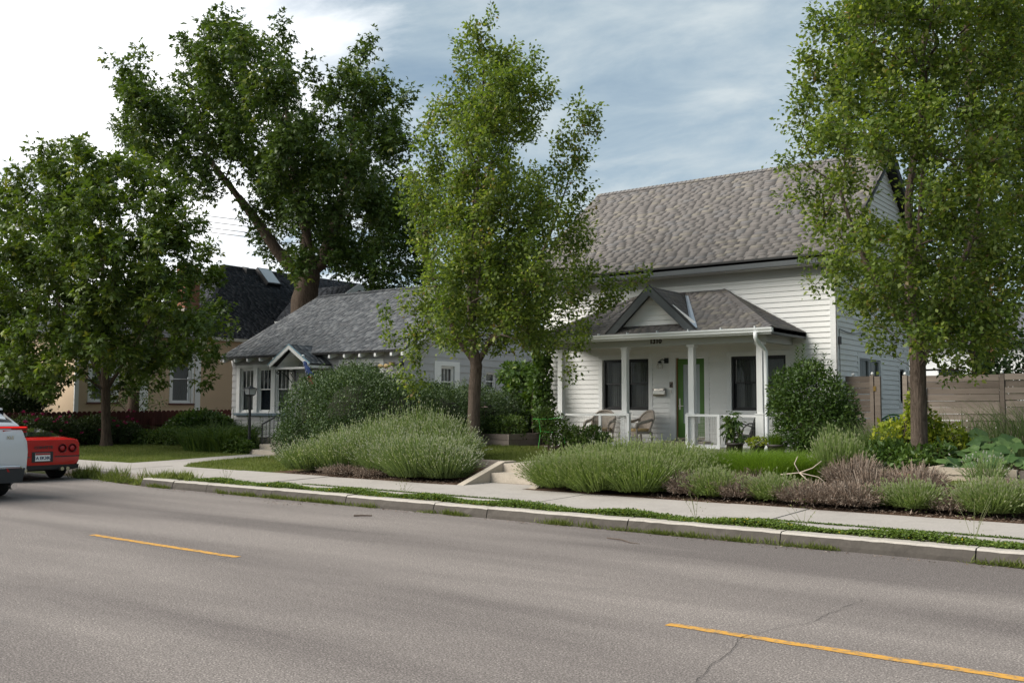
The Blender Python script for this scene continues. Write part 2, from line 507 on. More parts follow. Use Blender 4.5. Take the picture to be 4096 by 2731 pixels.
BOXF = [(0, 3, 2, 1), (4, 5, 6, 7), (0, 1, 5, 4), (1, 2, 6, 5), (2, 3, 7, 6), (3, 0, 4, 7)]
class MB:
    def __init__(s):
        s.V = []; s.F = []
    def add(s, V, F):
        n = len(s.V)
        s.V += [tuple(v) for v in V]
        s.F += [tuple(i + n for i in f) for f in F]
        return s
    def box(s, x0, x1, y0, y1, z0, z1):
        x0, x1 = min(x0, x1), max(x0, x1); y0, y1 = min(y0, y1), max(y0, y1); z0, z1 = min(z0, z1), max(z0, z1)
        return s.add([(x0, y0, z0), (x1, y0, z0), (x1, y1, z0), (x0, y1, z0), (x0, y0, z1), (x1, y0, z1), (x1, y1, z1), (x0, y1, z1)], BOXF)
    def prism(s, pts, ext):
        """pts: planar polygon, ext: extrusion vector"""
        n = len(pts); e = Vector(ext)
        V = [Vector(p) for p in pts] + [Vector(p) + e for p in pts]
        F = [tuple(range(n - 1, -1, -1)), tuple(range(n, 2 * n))]
        F += [(i, (i + 1) % n, n + (i + 1) % n, n + i) for i in range(n)]
        return s.add(V, F)
    def beam(s, a, b, w, h, up=(0, 0, 1)):
        """rectangular bar from a to b"""
        a, b = Vector(a), Vector(b); d = (b - a).normalized(); u = Vector(up)
        sd_ = d.cross(u)
        if sd_.length < 1e-4: sd_ = d.cross(Vector((1, 0, 0)))
        sd_.normalize(); u = sd_.cross(d).normalized()
        V = []
        for p in (a, b):
            V += [p - sd_ * w / 2 - u * h / 2, p + sd_ * w / 2 - u * h / 2, p + sd_ * w / 2 + u * h / 2, p - sd_ * w / 2 + u * h / 2]
        return s.add(V, [(3, 2, 1, 0), (4, 5, 6, 7), (0, 1, 5, 4), (1, 2, 6, 5), (2, 3, 7, 6), (3, 0, 4, 7)])
    def tube(s, pts, rad, k=8, cap=True):
        pts = [Vector(p) for p in pts]
        if not hasattr(rad, '__len__'): rad = [rad] * len(pts)
        V = []; F = []
        ref = None
        for i, p in enumerate(pts):
            d = (pts[min(i + 1, len(pts) - 1)] - pts[max(i - 1, 0)])
            d.normalize()
            if ref is None:
                ref = d.orthogonal().normalized()
            ref = (ref - d * ref.dot(d)).normalized()
            bn = d.cross(ref)
            for j in range(k):
                a = 2 * math.pi * j / k
                V.append(p + (ref * math.cos(a) + bn * math.sin(a)) * rad[i])
        for i in range(len(pts) - 1):
            for j in range(k):
                F.append((i * k + j, i * k + (j + 1) % k, (i + 1) * k + (j + 1) % k, (i + 1) * k + j))
        if cap:
            F.append(tuple(range(k - 1, -1, -1)))
            F.append(tuple((len(pts) - 1) * k + j for j in range(k)))
        return s.add(V, F)
    def lathe(s, prof, c, k=16, axis='z'):
        V = []; F = []
        for r, z in prof:
            for j in range(k):
                a = 2 * math.pi * j / k
                p = (r * math.cos(a), r * math.sin(a), z)
                if axis == 'x': p = (p[2], p[0], p[1])
                if axis == 'y': p = (p[0], p[2], p[1])
                V.append((c[0] + p[0], c[1] + p[1], c[2] + p[2]))
        for i in range(len(prof) - 1):
            for j in range(k):
                F.append((i * k + j, i * k + (j + 1) % k, (i + 1) * k + (j + 1) % k, (i + 1) * k + j))
        F.append(tuple(range(k - 1, -1, -1)))
        F.append(tuple((len(prof) - 1) * k + j for j in range(k)))
        return s.add(V, F)
    def build(s, name, mat, parent=None, smooth=False, kind=None):
        return mk(name, s.V, s.F, mat, parent, smooth, kind)

def box(name, x0, x1, y0, y1, z0, z1, mat, parent=None):
    return MB().box(x0, x1, y0, y1, z0, z1).build(name, mat, parent)

def copy_tree(o, parent=None):
    c = o.copy()
    COL.objects.link(c)
    c.parent = parent
    for ch in o.children:
        copy_tree(ch, c)
    return c

def smooth01(x):
    x = np.clip(x, 0, 1)
    return x * x * (3 - 2 * x)

# ground height -------------------------------------------------------------
GY_A = ([-600, 1.9, 2.0, 2.02, 11.85, 11.9, 14.3, 14.4, 15.2, 16, 18, 20.5, 22.5, 30, 600],
        [.10, .10, .10, -.12, -.12, .12, .14, .185, .19, .44, .55, .66, .70, .75, .75])
GY_B = ([-600, 1.9, 2.0, 2.02, 11.85, 11.9, 14.3, 14.4, 18, 23.5, 30, 600],
        [.10, .10, .10, -.12, -.12, .12, .14, .18, .28, .50, .60, .75])
def ground_z(x, y):
    x = np.asarray(x, float); y = np.asarray(y, float)
    a = np.interp(y, *GY_A)
    b = np.interp(y, *GY_B)
    w = smooth01((x + 19.0) / 2.5)
    return a * w + b * (1 - w)
def gz(x, y):
    return float(ground_z(x, y))

def sheet(name, xs, ys, zoff, mat, inside=None, kind='structure', parent=None):
    """sheet that follows the ground"""
    X, Y = np.meshgrid(xs, ys)
    Z = ground_z(X, Y) + zoff
    nx, ny = len(xs), len(ys)
    V = np.stack([X.ravel(), Y.ravel(), Z.ravel()], 1)
    i = np.arange(nx - 1); j = np.arange(ny - 1)
    I, J = np.meshgrid(i, j)
    a = (J * nx + I).ravel()
    Q = np.stack([a, a + 1, a + nx + 1, a + nx], 1)
    if inside is not None:
        cx = V[Q, 0].mean(1); cy = V[Q, 1].mean(1)
        Q = Q[inside(cx, cy)]
    return mknp(name, V, Q, mat, parent, smooth=True, kind=kind)
# ================================================================== GROUND, ROAD, PAVEMENT
GY_B = ([-600, 1.9, 2.0, 2.02, 11.85, 11.9, 14.3, 14.4, 19.0, 21.5, 23.5, 30, 600],
        [.10, .10, .10, -.12, -.12, .12, .14, .18, .21, .45, .55, .60, .75])
def ground_z(x, y):
    x = np.asarray(x, float); y = np.asarray(y, float)
    a = np.interp(y, *GY_A)
    b = np.interp(y, *GY_B) + 0.13 * np.exp(-((x + 30.6) ** 2 + (y - 17.7) ** 2) / 5.0) * (y > 14.4)
    w = smooth01((x + 19.0) / 2.5)
    z = a * w + b * (1 - w)
    v = smooth01((-18.7 - x) / .6) * ((y > 11.5) & (y < 12.85))
    return z * (1 - v) + np.interp(y, [11.5, 11.9, 12.3, 12.6, 12.85], [-.12, -.06, -.015, .07, .13]) * v

def axis(lo, hi, fine_lo, fine_hi, fs, n):
    a = -np.geomspace(fs, fine_lo - lo, n)[::-1] + fine_lo
    b = np.arange(fine_lo, fine_hi + fs / 2, fs)
    c = fine_hi + np.geomspace(fs, hi - fine_hi, n)
    return np.concatenate([a, b, c])
gx = axis(-700, 700, -40, 6, 0.5, 14)
gy = np.unique(np.concatenate([axis(-700, 900, 12, 32, 0.4, 16), [1.9, 2.0, 2.02, 2.2, 11.5, 11.85, 11.9, 12.15, 12.3, 12.6, 12.85, 14.3, 14.4]]))
sheet('ground', gx, gy, 0.0, 'earth')

# road: one sheet, the far edge frays outwards left of where the kerb ends
rx = np.unique(np.concatenate([np.arange(-26, 4, 0.5), [-300, -200, -120, -80, -60, -45, -35, -30, 20, 60, 120, 200, 300]]))
re = np.interp(rx, [-300, -30, -23, -21.6, -20, -18.8, 300], [12.35, 12.35, 12.3, 12.2, 11.85, 11.73, 11.73])
V = [(x, 2.05, 0.0) for x in rx] + [(x, e, 0.0) for x, e in zip(rx, re)]
n = len(rx)
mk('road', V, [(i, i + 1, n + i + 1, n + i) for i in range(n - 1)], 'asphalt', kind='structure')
# yellow dashes
def dash(x0, x1, yc, label):
    V = []; k = 24
    for i in range(k + 1):
        x = x0 + (x1 - x0) * i / k
        j = 0.006
        V.append((x, yc - 0.052 + random.uniform(-j, j), 0.004)); V.append((x, yc + 0.052 + random.uniform(-j, j), 0.004))
    return mk('lane_line', V, [(2 * i, 2 * i + 2, 2 * i + 3, 2 * i + 1) for i in range(k)], 'yellow', kind='structure')
dash(-12.25, -9.18, 6.93, ''); dash(-3.73, -0.68, 6.93, ''); dash(-21.2, -18.15, 6.93, ''); dash(-30.2, -27.15, 6.93, '')
# cracks: thin jagged strips
def crack(pts, w, name='road_crack', seed=1):
    r = random.Random(seed)
    P = []
    for (a, b) in zip(pts[:-1], pts[1:]):
        k = max(2, int((Vector(b) - Vector(a)).length / 0.08))
        for i in range(k):
            f = i / k
            P.append((a[0] + (b[0] - a[0]) * f + r.gauss(0, 0.012), a[1] + (b[1] - a[1]) * f + r.gauss(0, 0.008)))
    V = []; F = []
    for i, p in enumerate(P):
        q = P[min(i + 1, len(P) - 1)]; o = P[max(i - 1, 0)]
        d = Vector((q[0] - o[0], q[1] - o[1])).normalized()
        ww = w * r.uniform(0.35, 1.3) * (1 if 3 < i < len(P) - 4 else 0.3)
        V += [(p[0] - d.y * ww / 2, p[1] + d.x * ww / 2, 0.0065), (p[0] + d.y * ww / 2, p[1] - d.x * ww / 2, 0.0065)]
    for i in range(len(P) - 1):
        F.append((2 * i, 2 * i + 1, 2 * i + 3, 2 * i + 2))
    return mk(name, V, F, 'crack', kind='structure')
crack([(-9.13, 4.2), (-9.2, 5.0), (-9.28, 5.9), (-9.22, 6.6), (-9.27, 7.2), (-9.19, 7.7), (-9.25, 8.4)], 0.004, seed=2)
crack([(-2.78, 5.3), (-2.9, 6.0), (-3.0, 6.6), (-3.09, 6.9), (-3.04, 7.1), (-2.87, 7.7), (-2.87, 8.15), (-2.79, 9.3)], 0.005, seed=3)
crack([(-1.6, 8.7), (-1.4, 9.0), (-1.0, 9.1)], 0.008, seed=4)

# kerb: real segments with open joints
kroot = bpy.data.objects.new('kerb', None); COL.objects.link(kroot); kroot['kind'] = 'structure'
kx = [-18.9, -17.75, -16.6, -14.6, -12.6, -10.55, -9.45, -6.95, -4.75, -2.5, -0.3, 2.0, 4.5, 7.0, 9.5, 14]
for a, b in zip(kx[:-1], kx[1:]):
    t_ = random.uniform(-0.006, 0.008)
    g = 0.007
    k = max(3, int((b - a) / 0.12))
    V = []; F = []
    rr = random.Random(int(a * 100))
    for i in range(k + 1):
        x = a + g + (b - a - 2 * g) * i / k
        w1, w2 = rr.gauss(0, 0.004), rr.gauss(0, 0.005)
        zt = 0.162 + t_ + rr.gauss(0, 0.0025)
        V += [(x, 11.735, -0.06), (x, 11.745 + w1, 0.05), (x, 11.775 + w2, zt - 0.022), (x, 11.80 + w2 * .5, zt), (x, 11.985, zt + 0.004), (x, 11.985, -0.06)]
    m_ = 6
    for i in range(k):
        for j in range(m_):
            F.append((i * m_ + j, (i + 1) * m_ + j, (i + 1) * m_ + (j + 1) % m_, i * m_ + (j + 1) % m_))
    F.append(tuple(range(m_))); F.append(tuple(k * m_ + j for j in range(m_ - 1, -1, -1)))
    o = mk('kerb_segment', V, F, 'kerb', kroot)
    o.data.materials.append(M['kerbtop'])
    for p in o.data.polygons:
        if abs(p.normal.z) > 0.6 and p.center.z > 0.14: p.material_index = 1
# pavement: slabs; narrow strip by the weeds and the walking slabs
proot = bpy.data.objects.new('pavement', None); COL.objects.link(proot); proot['kind'] = 'structure'
def slab(x0, x1, y0, y1, z0, z1, t=0.0):
    g = 0.006
    V = [(x0 + g, y0, -0.05), (x1 - g, y0, -0.05), (x1 - g, y1, -0.05), (x0 + g, y1, -0.05),
         (x0 + g, y0, z0 + t), (x1 - g, y0, z0 + t), (x1 - g, y1, z1 + t), (x0 + g, y1, z1 + t)]
    o = mk('pavement_slab', V, BOXF, 'concrete', proot)
sx = [-40, -34.6, -29.2, -24.6, -21.7, -18.9, -15.9, -12.6, -9.28, -6.6, -5.35, -2.0, 1.4, 4.8, 8, 12]
for i, (a, b) in enumerate(zip(sx[:-1], sx[1:])):
    slab(a, b, 12.845, 14.36, 0.170, 0.198, [0, .006, -.003, .004][i % 4])
sx2 = [-30, -24.0, -21.0, -17.2, -13.6, -9.3, -5.5, -1.8, 1.9, 5.5, 10]
for i, (a, b) in enumerate(zip(sx2[:-1], sx2[1:])):
    slab(a, b, 12.38 if a > -18 else 12.5, 12.825, 0.166, 0.170, [0, -.004, .004][i % 3])
# short apron to the white house's steps
slab(-12.34, -10.75, 14.374, 15.25, 0.198, 0.205)
# curved walk over the lawn to the grey house's steps
cw = [(-22.5, 14.38), (-23.0, 15.3), (-23.35, 16.3), (-23.7, 17.4), (-24.0, 18.95)]
V = []
for i, (x, y) in enumerate(cw):
    hw = [1.25, 0.75, 0.62, 0.6, 0.62][i]
    for s_ in (-1, 1):
        V.append((x + s_ * hw, y, gz(x, y) + 0.022))
walk = mk('garden_walk', V, [(2 * i, 2 * i + 1, 2 * i + 3, 2 * i + 2) for i in range(4)], 'concrete', kind='structure')
mh = MB(); mh.lathe([(0.33, -0.03), (0.33, 0.006), (0.30, 0.009), (0.29, 0.004), (0.0, 0.004)], (-18.85, 12.62, 0.176), 28)
tag(mh.build('manhole_cover', paint('rusty_cover', (0.10, 0.065, 0.055), 0.2, 12, 0.8)), 'round rusty metal cover set in the pavement beside the kerb', 'manhole cover')
# lawns
def in_walk(x, y):
    wx = np.interp(y, [c[1] for c in cw], [c[0] for c in cw]); hw = np.interp(y, [c[1] for c in cw], [1.25, .75, .62, .6, .62])
    return np.abs(x - wx) < hw - 0.05
sheet('lawn', np.arange(-36, -17.4, 0.25), np.arange(14.40, 24, 0.25), 0.012, 'lawn', lambda x, y: ~in_walk(x, y))
sheet('lawn', np.arange(-17, -10.4, 0.25), np.arange(16.2, 20.8, 0.25), 0.012, 'lawn', lambda x, y: ~((x > -12.4) & (x < -10.7)))
sheet('lawn', np.arange(-10.5, 8, 0.25), np.arange(16.6, 20.4, 0.25), 0.012, 'lawn')
sheet('flower_bed', np.arange(-18.2, -12.3, 0.25), np.arange(14.37, 16.4, 0.2), 0.014, 'mulch')
sheet('flower_bed', np.arange(-10.75, 8, 0.25), np.arange(14.37, 16.4, 0.2), 0.014, 'mulch')

# concrete steps of the white house
st = thing('garden_steps', (-11.6, 15.6, 0.2), 'two sandy concrete steps with a sloping side wall at the pavement', 'steps')
box('tread', -12.16, -10.75, 15.26, 15.66, 0.10, 0.395, 'step', st)
box('tread', -12.16, -10.75, 15.66, 16.1, 0.10, 0.565, 'step', st)
c_ = MB(); c_.prism([(-12.34, 14.42, 0.20), (-12.34, 15.72, 0.60), (-12.34, 16.1, 0.60), (-12.34, 16.1, 0.10), (-12.34, 14.42, 0.10)], (0.17, 0, 0)); c_.build('side_wall', 'step', st)
c_ = MB(); c_.prism([(-10.75, 14.6, 0.20), (-10.75, 15.72, 0.60), (-10.75, 16.1, 0.60), (-10.75, 16.1, 0.10), (-10.75, 14.6, 0.10)], (0.16, 0, 0)); c_.build('side_wall', 'step', st)
w_ = [(-11.45, 16.1), (-11.45, 18.4), (-11.4, 20.5)]
V = []
for x, y in w_: V += [(x - 0.65, y, 0.572 + (y - 16.1) * 0.02), (x + 0.65, y, 0.572 + (y - 16.1) * 0.02)]
mk('garden_path', V, [(0, 1, 3, 2), (2, 3, 5, 4)], 'step', kind='structure')
tl = thing('edging_timber', (-13.0, 16.0, 0.5), 'grey weathered timber edging left of the concrete steps', 'timber')
box('timber', -13.5, -12.37, 15.9, 16.02, 0.40, 0.60, 'bedwood', tl)

# ================================================================== HOUSE HELPERS
def boards(parent, P, z0, z1, exp, spans, mat, name='clapboard', tb=0.027, tt=0.004, flare=None):
    """lapped boards; P(a, n, z) -> point. spans(z) -> list of (a0, a1, a0_top, a1_top)"""
    z = z0; out = []
    while z < z1 - 0.02:
        zt = min(z + exp, z1)
        for (a0, a1, b0, b1) in spans(z, zt):
            if a1 - a0 < 0.03: continue
            f0 = flare(z) if flare else 0; f1 = flare(zt) if flare else 0
            zz = zt + 0.006
            V = [P(a0, 0, z), P(a1, 0, z), P(b1, 0, zz), P(b0, 0, zz),
                 P(a0, tb + f0, z), P(a1, tb + f0, z), P(b1, tt + f1, zz), P(b0, tt + f1, zz)]
            out.append(mk(name, V, [(0, 3, 2, 1), (4, 5, 6, 7), (0, 1, 5, 4), (1, 2, 6, 5), (2, 3, 7, 6), (3, 0, 4, 7)], mat, parent))
        z = zt
    return out

def cut(lo, hi, holes):
    """interval minus holes"""
    r = [(lo, hi)]
    for h0, h1 in holes:
        q = []
        for a, b in r:
            if h1 <= a or h0 >= b: q.append((a, b)); continue
            if a < h0: q.append((a, h0))
            if h1 < b: q.append((h1, b))
        r = q
    return r

def wall_mesh(P, a0, a1, z0, z1, holes, th):
    """wall core with openings; P(a, n, z), n<=0 inwards"""
    mb = MB()
    xs = sorted(set([a0, a1] + [h[0] for h in holes] + [h[1] for h in holes]))
    for l, r in zip(xs[:-1], xs[1:]):
        c = (l + r) / 2
        zz = cut(z0, z1, [(h[2], h[3]) for h in holes if h[0] < c < h[1]])
        for p, q in zz:
            V = [P(l, -0.003, p), P(r, -0.003, p), P(r, -th, p), P(l, -th, p), P(l, -0.003, q), P(r, -0.003, q), P(r, -th, q), P(l, -th, q)]
            mb.add(V, BOXF)
    return mb

def pbox(P, a0, a1, n0, n1, z0, z1):
    V = [P(a0, n0, z0), P(a1, n0, z0), P(a1, n1, z0), P(a0, n1, z0), P(a0, n0, z1), P(a1, n0, z1), P(a1, n1, z1), P(a0, n1, z1)]
    return V, BOXF
class PB(MB):
    def __init__(s, P):
        super().__init__(); s.P = P
    def b(s, a0, a1, n0, n1, z0, z1):
        V, F = pbox(s.P, a0, a1, n0, n1, z0, z1)
        return s.add(V, F)
    def frame(s, a0, a1, z0, z1, w, n0, n1, wb=None):
        wb = w if wb is None else wb
        s.b(a0, a0 + w, n0, n1, z0, z1); s.b(a1 - w, a1, n0, n1, z0, z1)
        s.b(a0 + w, a1 - w, n0, n1, z1 - w, z1); s.b(a0 + w, a1 - w, n0, n1, z0, z0 + wb)
        return s

def curtain(P, a0, a1, z0, z1, n, parent, mat='curtain', folds=9):
    V = []; F = []; k = folds * 4
    for i in range(k + 1):
        a = a0 + (a1 - a0) * i / k
        d = 0.018 * math.sin(i * math.pi / 2 + 0.4) + 0.008 * math.sin(i * 1.3)
        V += [P(a, n + d, z0), P(a, n + d, z1)]
    F = [(2 * i, 2 * i + 2, 2 * i + 3, 2 * i + 1) for i in range(k)]
    return mk('curtain', V, F, mat, parent, True)

def double_hung(parent, P, a0, a1, z0, z1, mat, muntins=0, label=None, fr=0.045, cur=None, rec=0.05, curt=True, lower_mun=False):
    zm = z0 + (z1 - z0) * 0.52
    w = PB(P).frame(a0, a1, z0, z1, fr, -rec - 0.05, -rec + 0.03, fr * 1.3).build('window', mat, parent)
    if label: w['label'] = label
    for k, (p, q, nn) in enumerate(((z0 + fr * 1.3, zm + 0.02, -rec - 0.03), (zm - 0.02, z1 - fr, -rec - 0.005))):
        s = PB(P).frame(a0 + fr, a1 - fr, p, q, 0.04, nn - 0.025, nn)
        if muntins and (k == 1 or lower_mun):
            for j in range(1, muntins + 1):
                a = a0 + fr + (a1 - a0 - 2 * fr) * j / (muntins + 1)
                s.b(a - 0.011, a + 0.011, nn - 0.02, nn - 0.003, p + 0.04, q - 0.04)
        s.build('sash', mat, w)
        V = [P(a0 + fr + 0.04, nn - 0.014, p + 0.04), P(a1 - fr - 0.04, nn - 0.014, p + 0.04), P(a1 - fr - 0.04, nn - 0.014, q - 0.04), P(a0 + fr + 0.04, nn - 0.014, q - 0.04)]
        mk('pane', V, [(0, 1, 2, 3)], 'pane', w)
    if curt:
        curtain(P, a0 + fr, a1 - fr, z0 + fr, z1 - fr, -rec - 0.14, w, cur or 'curtain')
    return w

SH_MAIN = [(0.158, 0.144, 0.137), (0.150, 0.137, 0.131), (0.164, 0.150, 0.142), (0.152, 0.144, 0.143), (0.190, 0.172, 0.150), (0.140, 0.127, 0.121), (0.160, 0.147, 0.140), (0.155, 0.141, 0.134)]
SH_BUNG = [(0.105, 0.110, 0.118), (0.135, 0.140, 0.148), (0.088, 0.092, 0.100), (0.165, 0.170, 0.178), (0.120, 0.122, 0.128)]
SH_DARK = [(0.036, 0.039, 0.047), (0.048, 0.051, 0.060), (0.030, 0.033, 0.040), (0.056, 0.059, 0.068)]
QF = [(4, 5, 6, 7), (0, 1, 5, 4), (1, 2, 6, 5), (3, 0, 4, 7)]
def shingles(parent, P0, U, Vv, N, L, lr, cols, exp=0.143, wr=(0.17, 0.40), th=(0.004, 0.006), single=0, key=None, seed=1, lift=0.0, flat=False):
    """asphalt shingle tabs on a roof plane. P0 eave origin, U along the eave, Vv up the slope, N outwards, L slope length, lr(v)->(left,right)"""
    r = random.Random(seed)
    P0, U, Vv, N = Vector(P0), Vector(U).normalized(), Vector(Vv).normalized(), Vector(N).normalized()
    tabs = []
    rows = int(math.ceil(L / exp))
    for i in range(rows):
        v0 = i * exp; v1 = min(v0 + exp * 1.12, L + 0.02)
        l0, r0 = lr(v0); l1, r1 = lr(min(v1, L))
        x = min(l0, l1) - r.uniform(0, wr[1])
        while x < max(r0, r1):
            w = r.uniform(*wr); g = r.choice((0.0, 0.0, 0.006))
            a0, b0 = max(x, l0), min(x + w - g, r0)
            a1, b1 = max(x, l1), min(x + w - g, r1)
            x += w
            if b0 - a0 < 0.02 and b1 - a1 < 0.02: continue
            b0 = max(b0, a0 + 0.003); b1 = max(b1, a1 + 0.003)
            t0 = r.uniform(*th); tl = r.uniform(-lift, lift) * 0.5
            vb = v0 - r.uniform(0, 0.003)
            pts = [P0 + U * a0 + Vv * vb, P0 + U * b0 + Vv * vb, P0 + U * b1 + Vv * v1, P0 + U * a1 + Vv * v1]
            V = [p + N * 0.0015 for p in pts] + [pts[0] + N * (t0 + tl + 0.006), pts[1] + N * (t0 + 0.006), pts[2] + N * 0.004, pts[3] + N * 0.004]
            c = r.choice(cols); f = r.uniform(0.94, 1.06)
            tabs.append((V, tuple(k * f for k in c)))
    singles = []
    if single and key:
        order = sorted(range(len(tabs)), key=lambda i: key(tabs[i][0][4]))
        pick = set(order[:single])
        singles = [tabs[i] for i in pick]
        tabs = [t_ for i, t_ in enumerate(tabs) if i not in pick]
    for V, c in singles:
        mknp('shingle', [tuple(v) for v in V], QF, 'shingle', parent, col=[c] * 4)
    if tabs:
        VV = np.array([[tuple(v) for v in V] for V, c in tabs]).reshape(-1, 3)
        Q = (np.array(QF)[None] + 8 * np.arange(len(tabs))[:, None, None]).reshape(-1, 4)
        CC = np.repeat(np.array([c for V, c in tabs]), 4, axis=0)
        mknp('shingle_field', VV, Q, 'shingle', parent, col=CC, kind='stuff')

def ptext(body, size, loc, rot, mat, parent, name, extr=0.008, bold=0.0, align='CENTER'):
    cu = bpy.data.curves.new(name, 'FONT')
    cu.body = body; cu.size = size; cu.extrude = extr; cu.offset = bold
    cu.align_x = align; cu.align_y = 'CENTER'
    cu.resolution_u = 3
    o = bpy.data.objects.new(name, cu); COL.objects.link(o)
    dg = bpy.context.evaluated_depsgraph_get()
    me = bpy.data.meshes.new_from_object(o.evaluated_get(dg))
    bpy.data.objects.remove(o)
    me.materials.clear(); me.materials.append(M[mat] if isinstance(mat, str) else mat)
    q = link(name, me, parent)
    q.rotation_euler = rot
    q.location = Vector(loc) - (wloc(parent) if parent else Vector())
    return q

# ================================================================== WHITE HOUSE
YW, XR, XL = 22.5, -7.656, -16.0
FL = 0.70
H = thing('white_house', (-11.8, 25.4, 0.7), 'white clapboard house with brown shingle roof and a front porch numbered 1310', 'house')
PF = lambda a, n, z: (a, YW - n, z)                     # front wall: a = X, outwards = -Y
PS = lambda a, n, z: (XR + n, a, z)                     # right side wall: a = Y, outwards = +X
RY, RZ, SL = 26.25, 8.55, 0.765                          # ridge
EY, EZ = 22.0, 5.295                                     # eave edge of the shingles
holes_f = [(-14.04, -12.62, 1.635, 3.0), (-11.83, -11.02, 0.93, 2.99), (-10.285, -8.87, 1.625, 2.985)]
wf = wall_mesh(PF, XL, XR, 0.6, 5.0, holes_f, 0.16).build('front_wall', 'white', H)
trims_f = [(-14.175, -12.51, 1.525, 3.11), (-12.005, -10.89, 0.78, 3.145), (-10.40, -8.762, 1.53, 3.10), (-9.2, -8.0, 99, 99)]
def spans_f(z, zt):
    hs = [(h[0], h[1]) for h in trims_f if h[2] < (z + zt) / 2 < h[3]]
    return [(a, b, a, b) for a, b in cut(XL + 0.1, XR - 0.13, hs)]
boards(wf, PF, 0.80, 4.99, 0.1285, spans_f, 'white')
# corner boards, foundation band
cb = PB(PF); cb.b(XR - 0.13, XR + 0.03, 0.0, 0.03, 0.72, 5.0); cb.build('corner_board', 'whitetrim', H)
cb = PB(PS); cb.b(YW - 0.03, YW + 0.06, 0.004, 0.027, 0.72, 5.0); cb.build('corner_board', 'whitetrim', H)
cb = PB(PF); cb.b(XL - 0.03, XL + 0.1, 0.0, 0.03, 0.72, 5.0); cb.build('corner_board', 'whitetrim', H)
PB(PF).b(XL, XR, -0.02, 0.012, 0.55, 0.80).build('foundation', 'slab', H)
# right gable wall
YB = 28.4
gz_top = lambda y: (EZ - 0.13 + (y - EY) * SL) if y <= RY else (RZ - 0.13 - (y - RY) * SL)
holes_s = [(24.08, 25.77, 2.10, 2.955), (27.5, 27.92, 1.86, 2.78), (24.5, 25.35, 4.85, 6.15)]
ws = wall_mesh(PS, YW + 0.162, YB, 0.6, 5.0, holes_s[:2] + [(24.5, 25.35, 4.85, 5.0)], 0.16)
# upper triangle of the gable wall with its window opening
for (ya, yb_, za_) in ((YW + 0.162, 24.5, 5.0), (25.35, RY, 5.0), (RY, YB, 5.0), (24.5, 25.35, 6.15)):
    ws.prism([(XR - 0.003, ya, za_), (XR - 0.003, yb_, za_), (XR - 0.003, yb_, max(za_, gz_top(yb_))), (XR - 0.003, ya, max(za_, gz_top(ya)))], (-0.157, 0, 0))
ws = ws.build('side_wall', 'white', H)
trims_s = [(23.96, 25.90, 1.98, 3.07), (27.38, 28.04, 1.74, 2.90), (24.38, 25.47, 4.73, 6.27)]
def spans_s(z, zt):
    lo, hi = YW + 0.06, YB - 0.12
    hs = [(h[0], h[1]) for h in trims_s if h[2] < (z + zt) / 2 < h[3]]
    def lim(zz):
        a = lo if zz < gz_top(lo) else EY + (zz - EZ + 0.13) / SL
        b = hi if zz < gz_top(hi) else RY + (RZ - 0.13 - zz) / SL
        return a, b
    a0, b0 = lim(z); a1, b1 = lim(zt)
    r = []
    if b1 <= a1: return []
    segs = cut(min(a0, a1), max(b0, b1), hs)
    for i, (p, q) in enumerate(segs):
        r.append((max(p, a0), min(q, b0), max(p, a1), min(q, b1)))
    return [s for s in r if s[1] > s[0] and s[3] >= s[2]]
boards(ws, PS, 0.80, 8.3, 0.1285, spans_s, 'white')
PB(PS).b(YB - 0.12, YB + 0.02, 0.0, 0.03, 0.72, gz_top(YB - 0.12)).build('corner_board', 'whitetrim', H)
PB(PS).b(YW, YB, -0.02, 0.012, 0.55, 0.80).build('foundation', 'slab', H)
MB().box(XL, XL + 0.16, YW + .17, YB, 0.6, 5.0).build('side_wall', 'white', H)
MB().box(XL, XR, YB - 0.16, YB - 0.004, 0.6, gz_top(YB)).build('back_wall', 'white', H)
# roof: deck, shingles, ridge caps, fascia, rake boards
RXL, RXR = -16.55, -7.33
deck_ = MB()
n_ = Vector((0, -SL, 1)).normalized()
deck_.prism([(RXL, EY, EZ), (RXL, RY, RZ), (RXL, 29.0, RZ - (29.0 - RY) * SL), (RXL, 29.0, RZ - (29.0 - RY) * SL - 0.1), (RXL, RY, RZ - 0.12), (RXL, EY, EZ - 0.1)], (RXR - RXL, 0, 0))
roof = deck_.build('roof', 'drip', H)
SLn = math.hypot(RY - EY, RZ - EZ)
vis = lambda p: ((p.x + 10.4) ** 2 * 0.55 + (p.z - 6.6) ** 2 + (0 if -13.6 < p.x < -9.2 else 100))
shingles(roof, (RXL, EY, EZ), (1, 0, 0), (0, RY - EY, RZ - EZ), n_, SLn, lambda v: (-0.02, RXR - RXL + 0.02), SH_MAIN, single=300, key=vis, seed=3)
rc = MB(); x = RXL; rr = random.Random(5); rv = []
while x < RXR:
    for sgn in (-1, 1):
        z0_ = RZ + 0.012; y1_ = RY + sgn * 0.14
        rc.add([(x, RY, z0_ + 0.012), (x + 0.16, RY, z0_ + 0.028), (x + 0.16, y1_, z0_ + 0.028 - 0.107), (x, y1_, z0_ + 0.012 - 0.107)], [(0, 1, 2, 3) if sgn < 0 else (0, 3, 2, 1)])
        rv.append(rr.choice(SH_MAIN))
    x += 0.143
mknp('ridge_cap', rc.V, rc.F, 'shingle', roof, col=rv)
MB().box(RXL, RXR, EY - 0.02, EY - 0.001, EZ - 0.045, EZ + 0.004).build('drip_edge', 'drip', H)
MB().box(RXL + 0.02, RXR - 0.02, EY + 0.0, EY + 0.035, EZ - 0.22, EZ - 0.05).build('fascia', 'fascia', H)
MB().box(RXL + 0.05, RXR - 0.05, EY + 0.036, YW + 0.0, EZ - 0.235, EZ - 0.20).build('soffit', 'soffit', H)
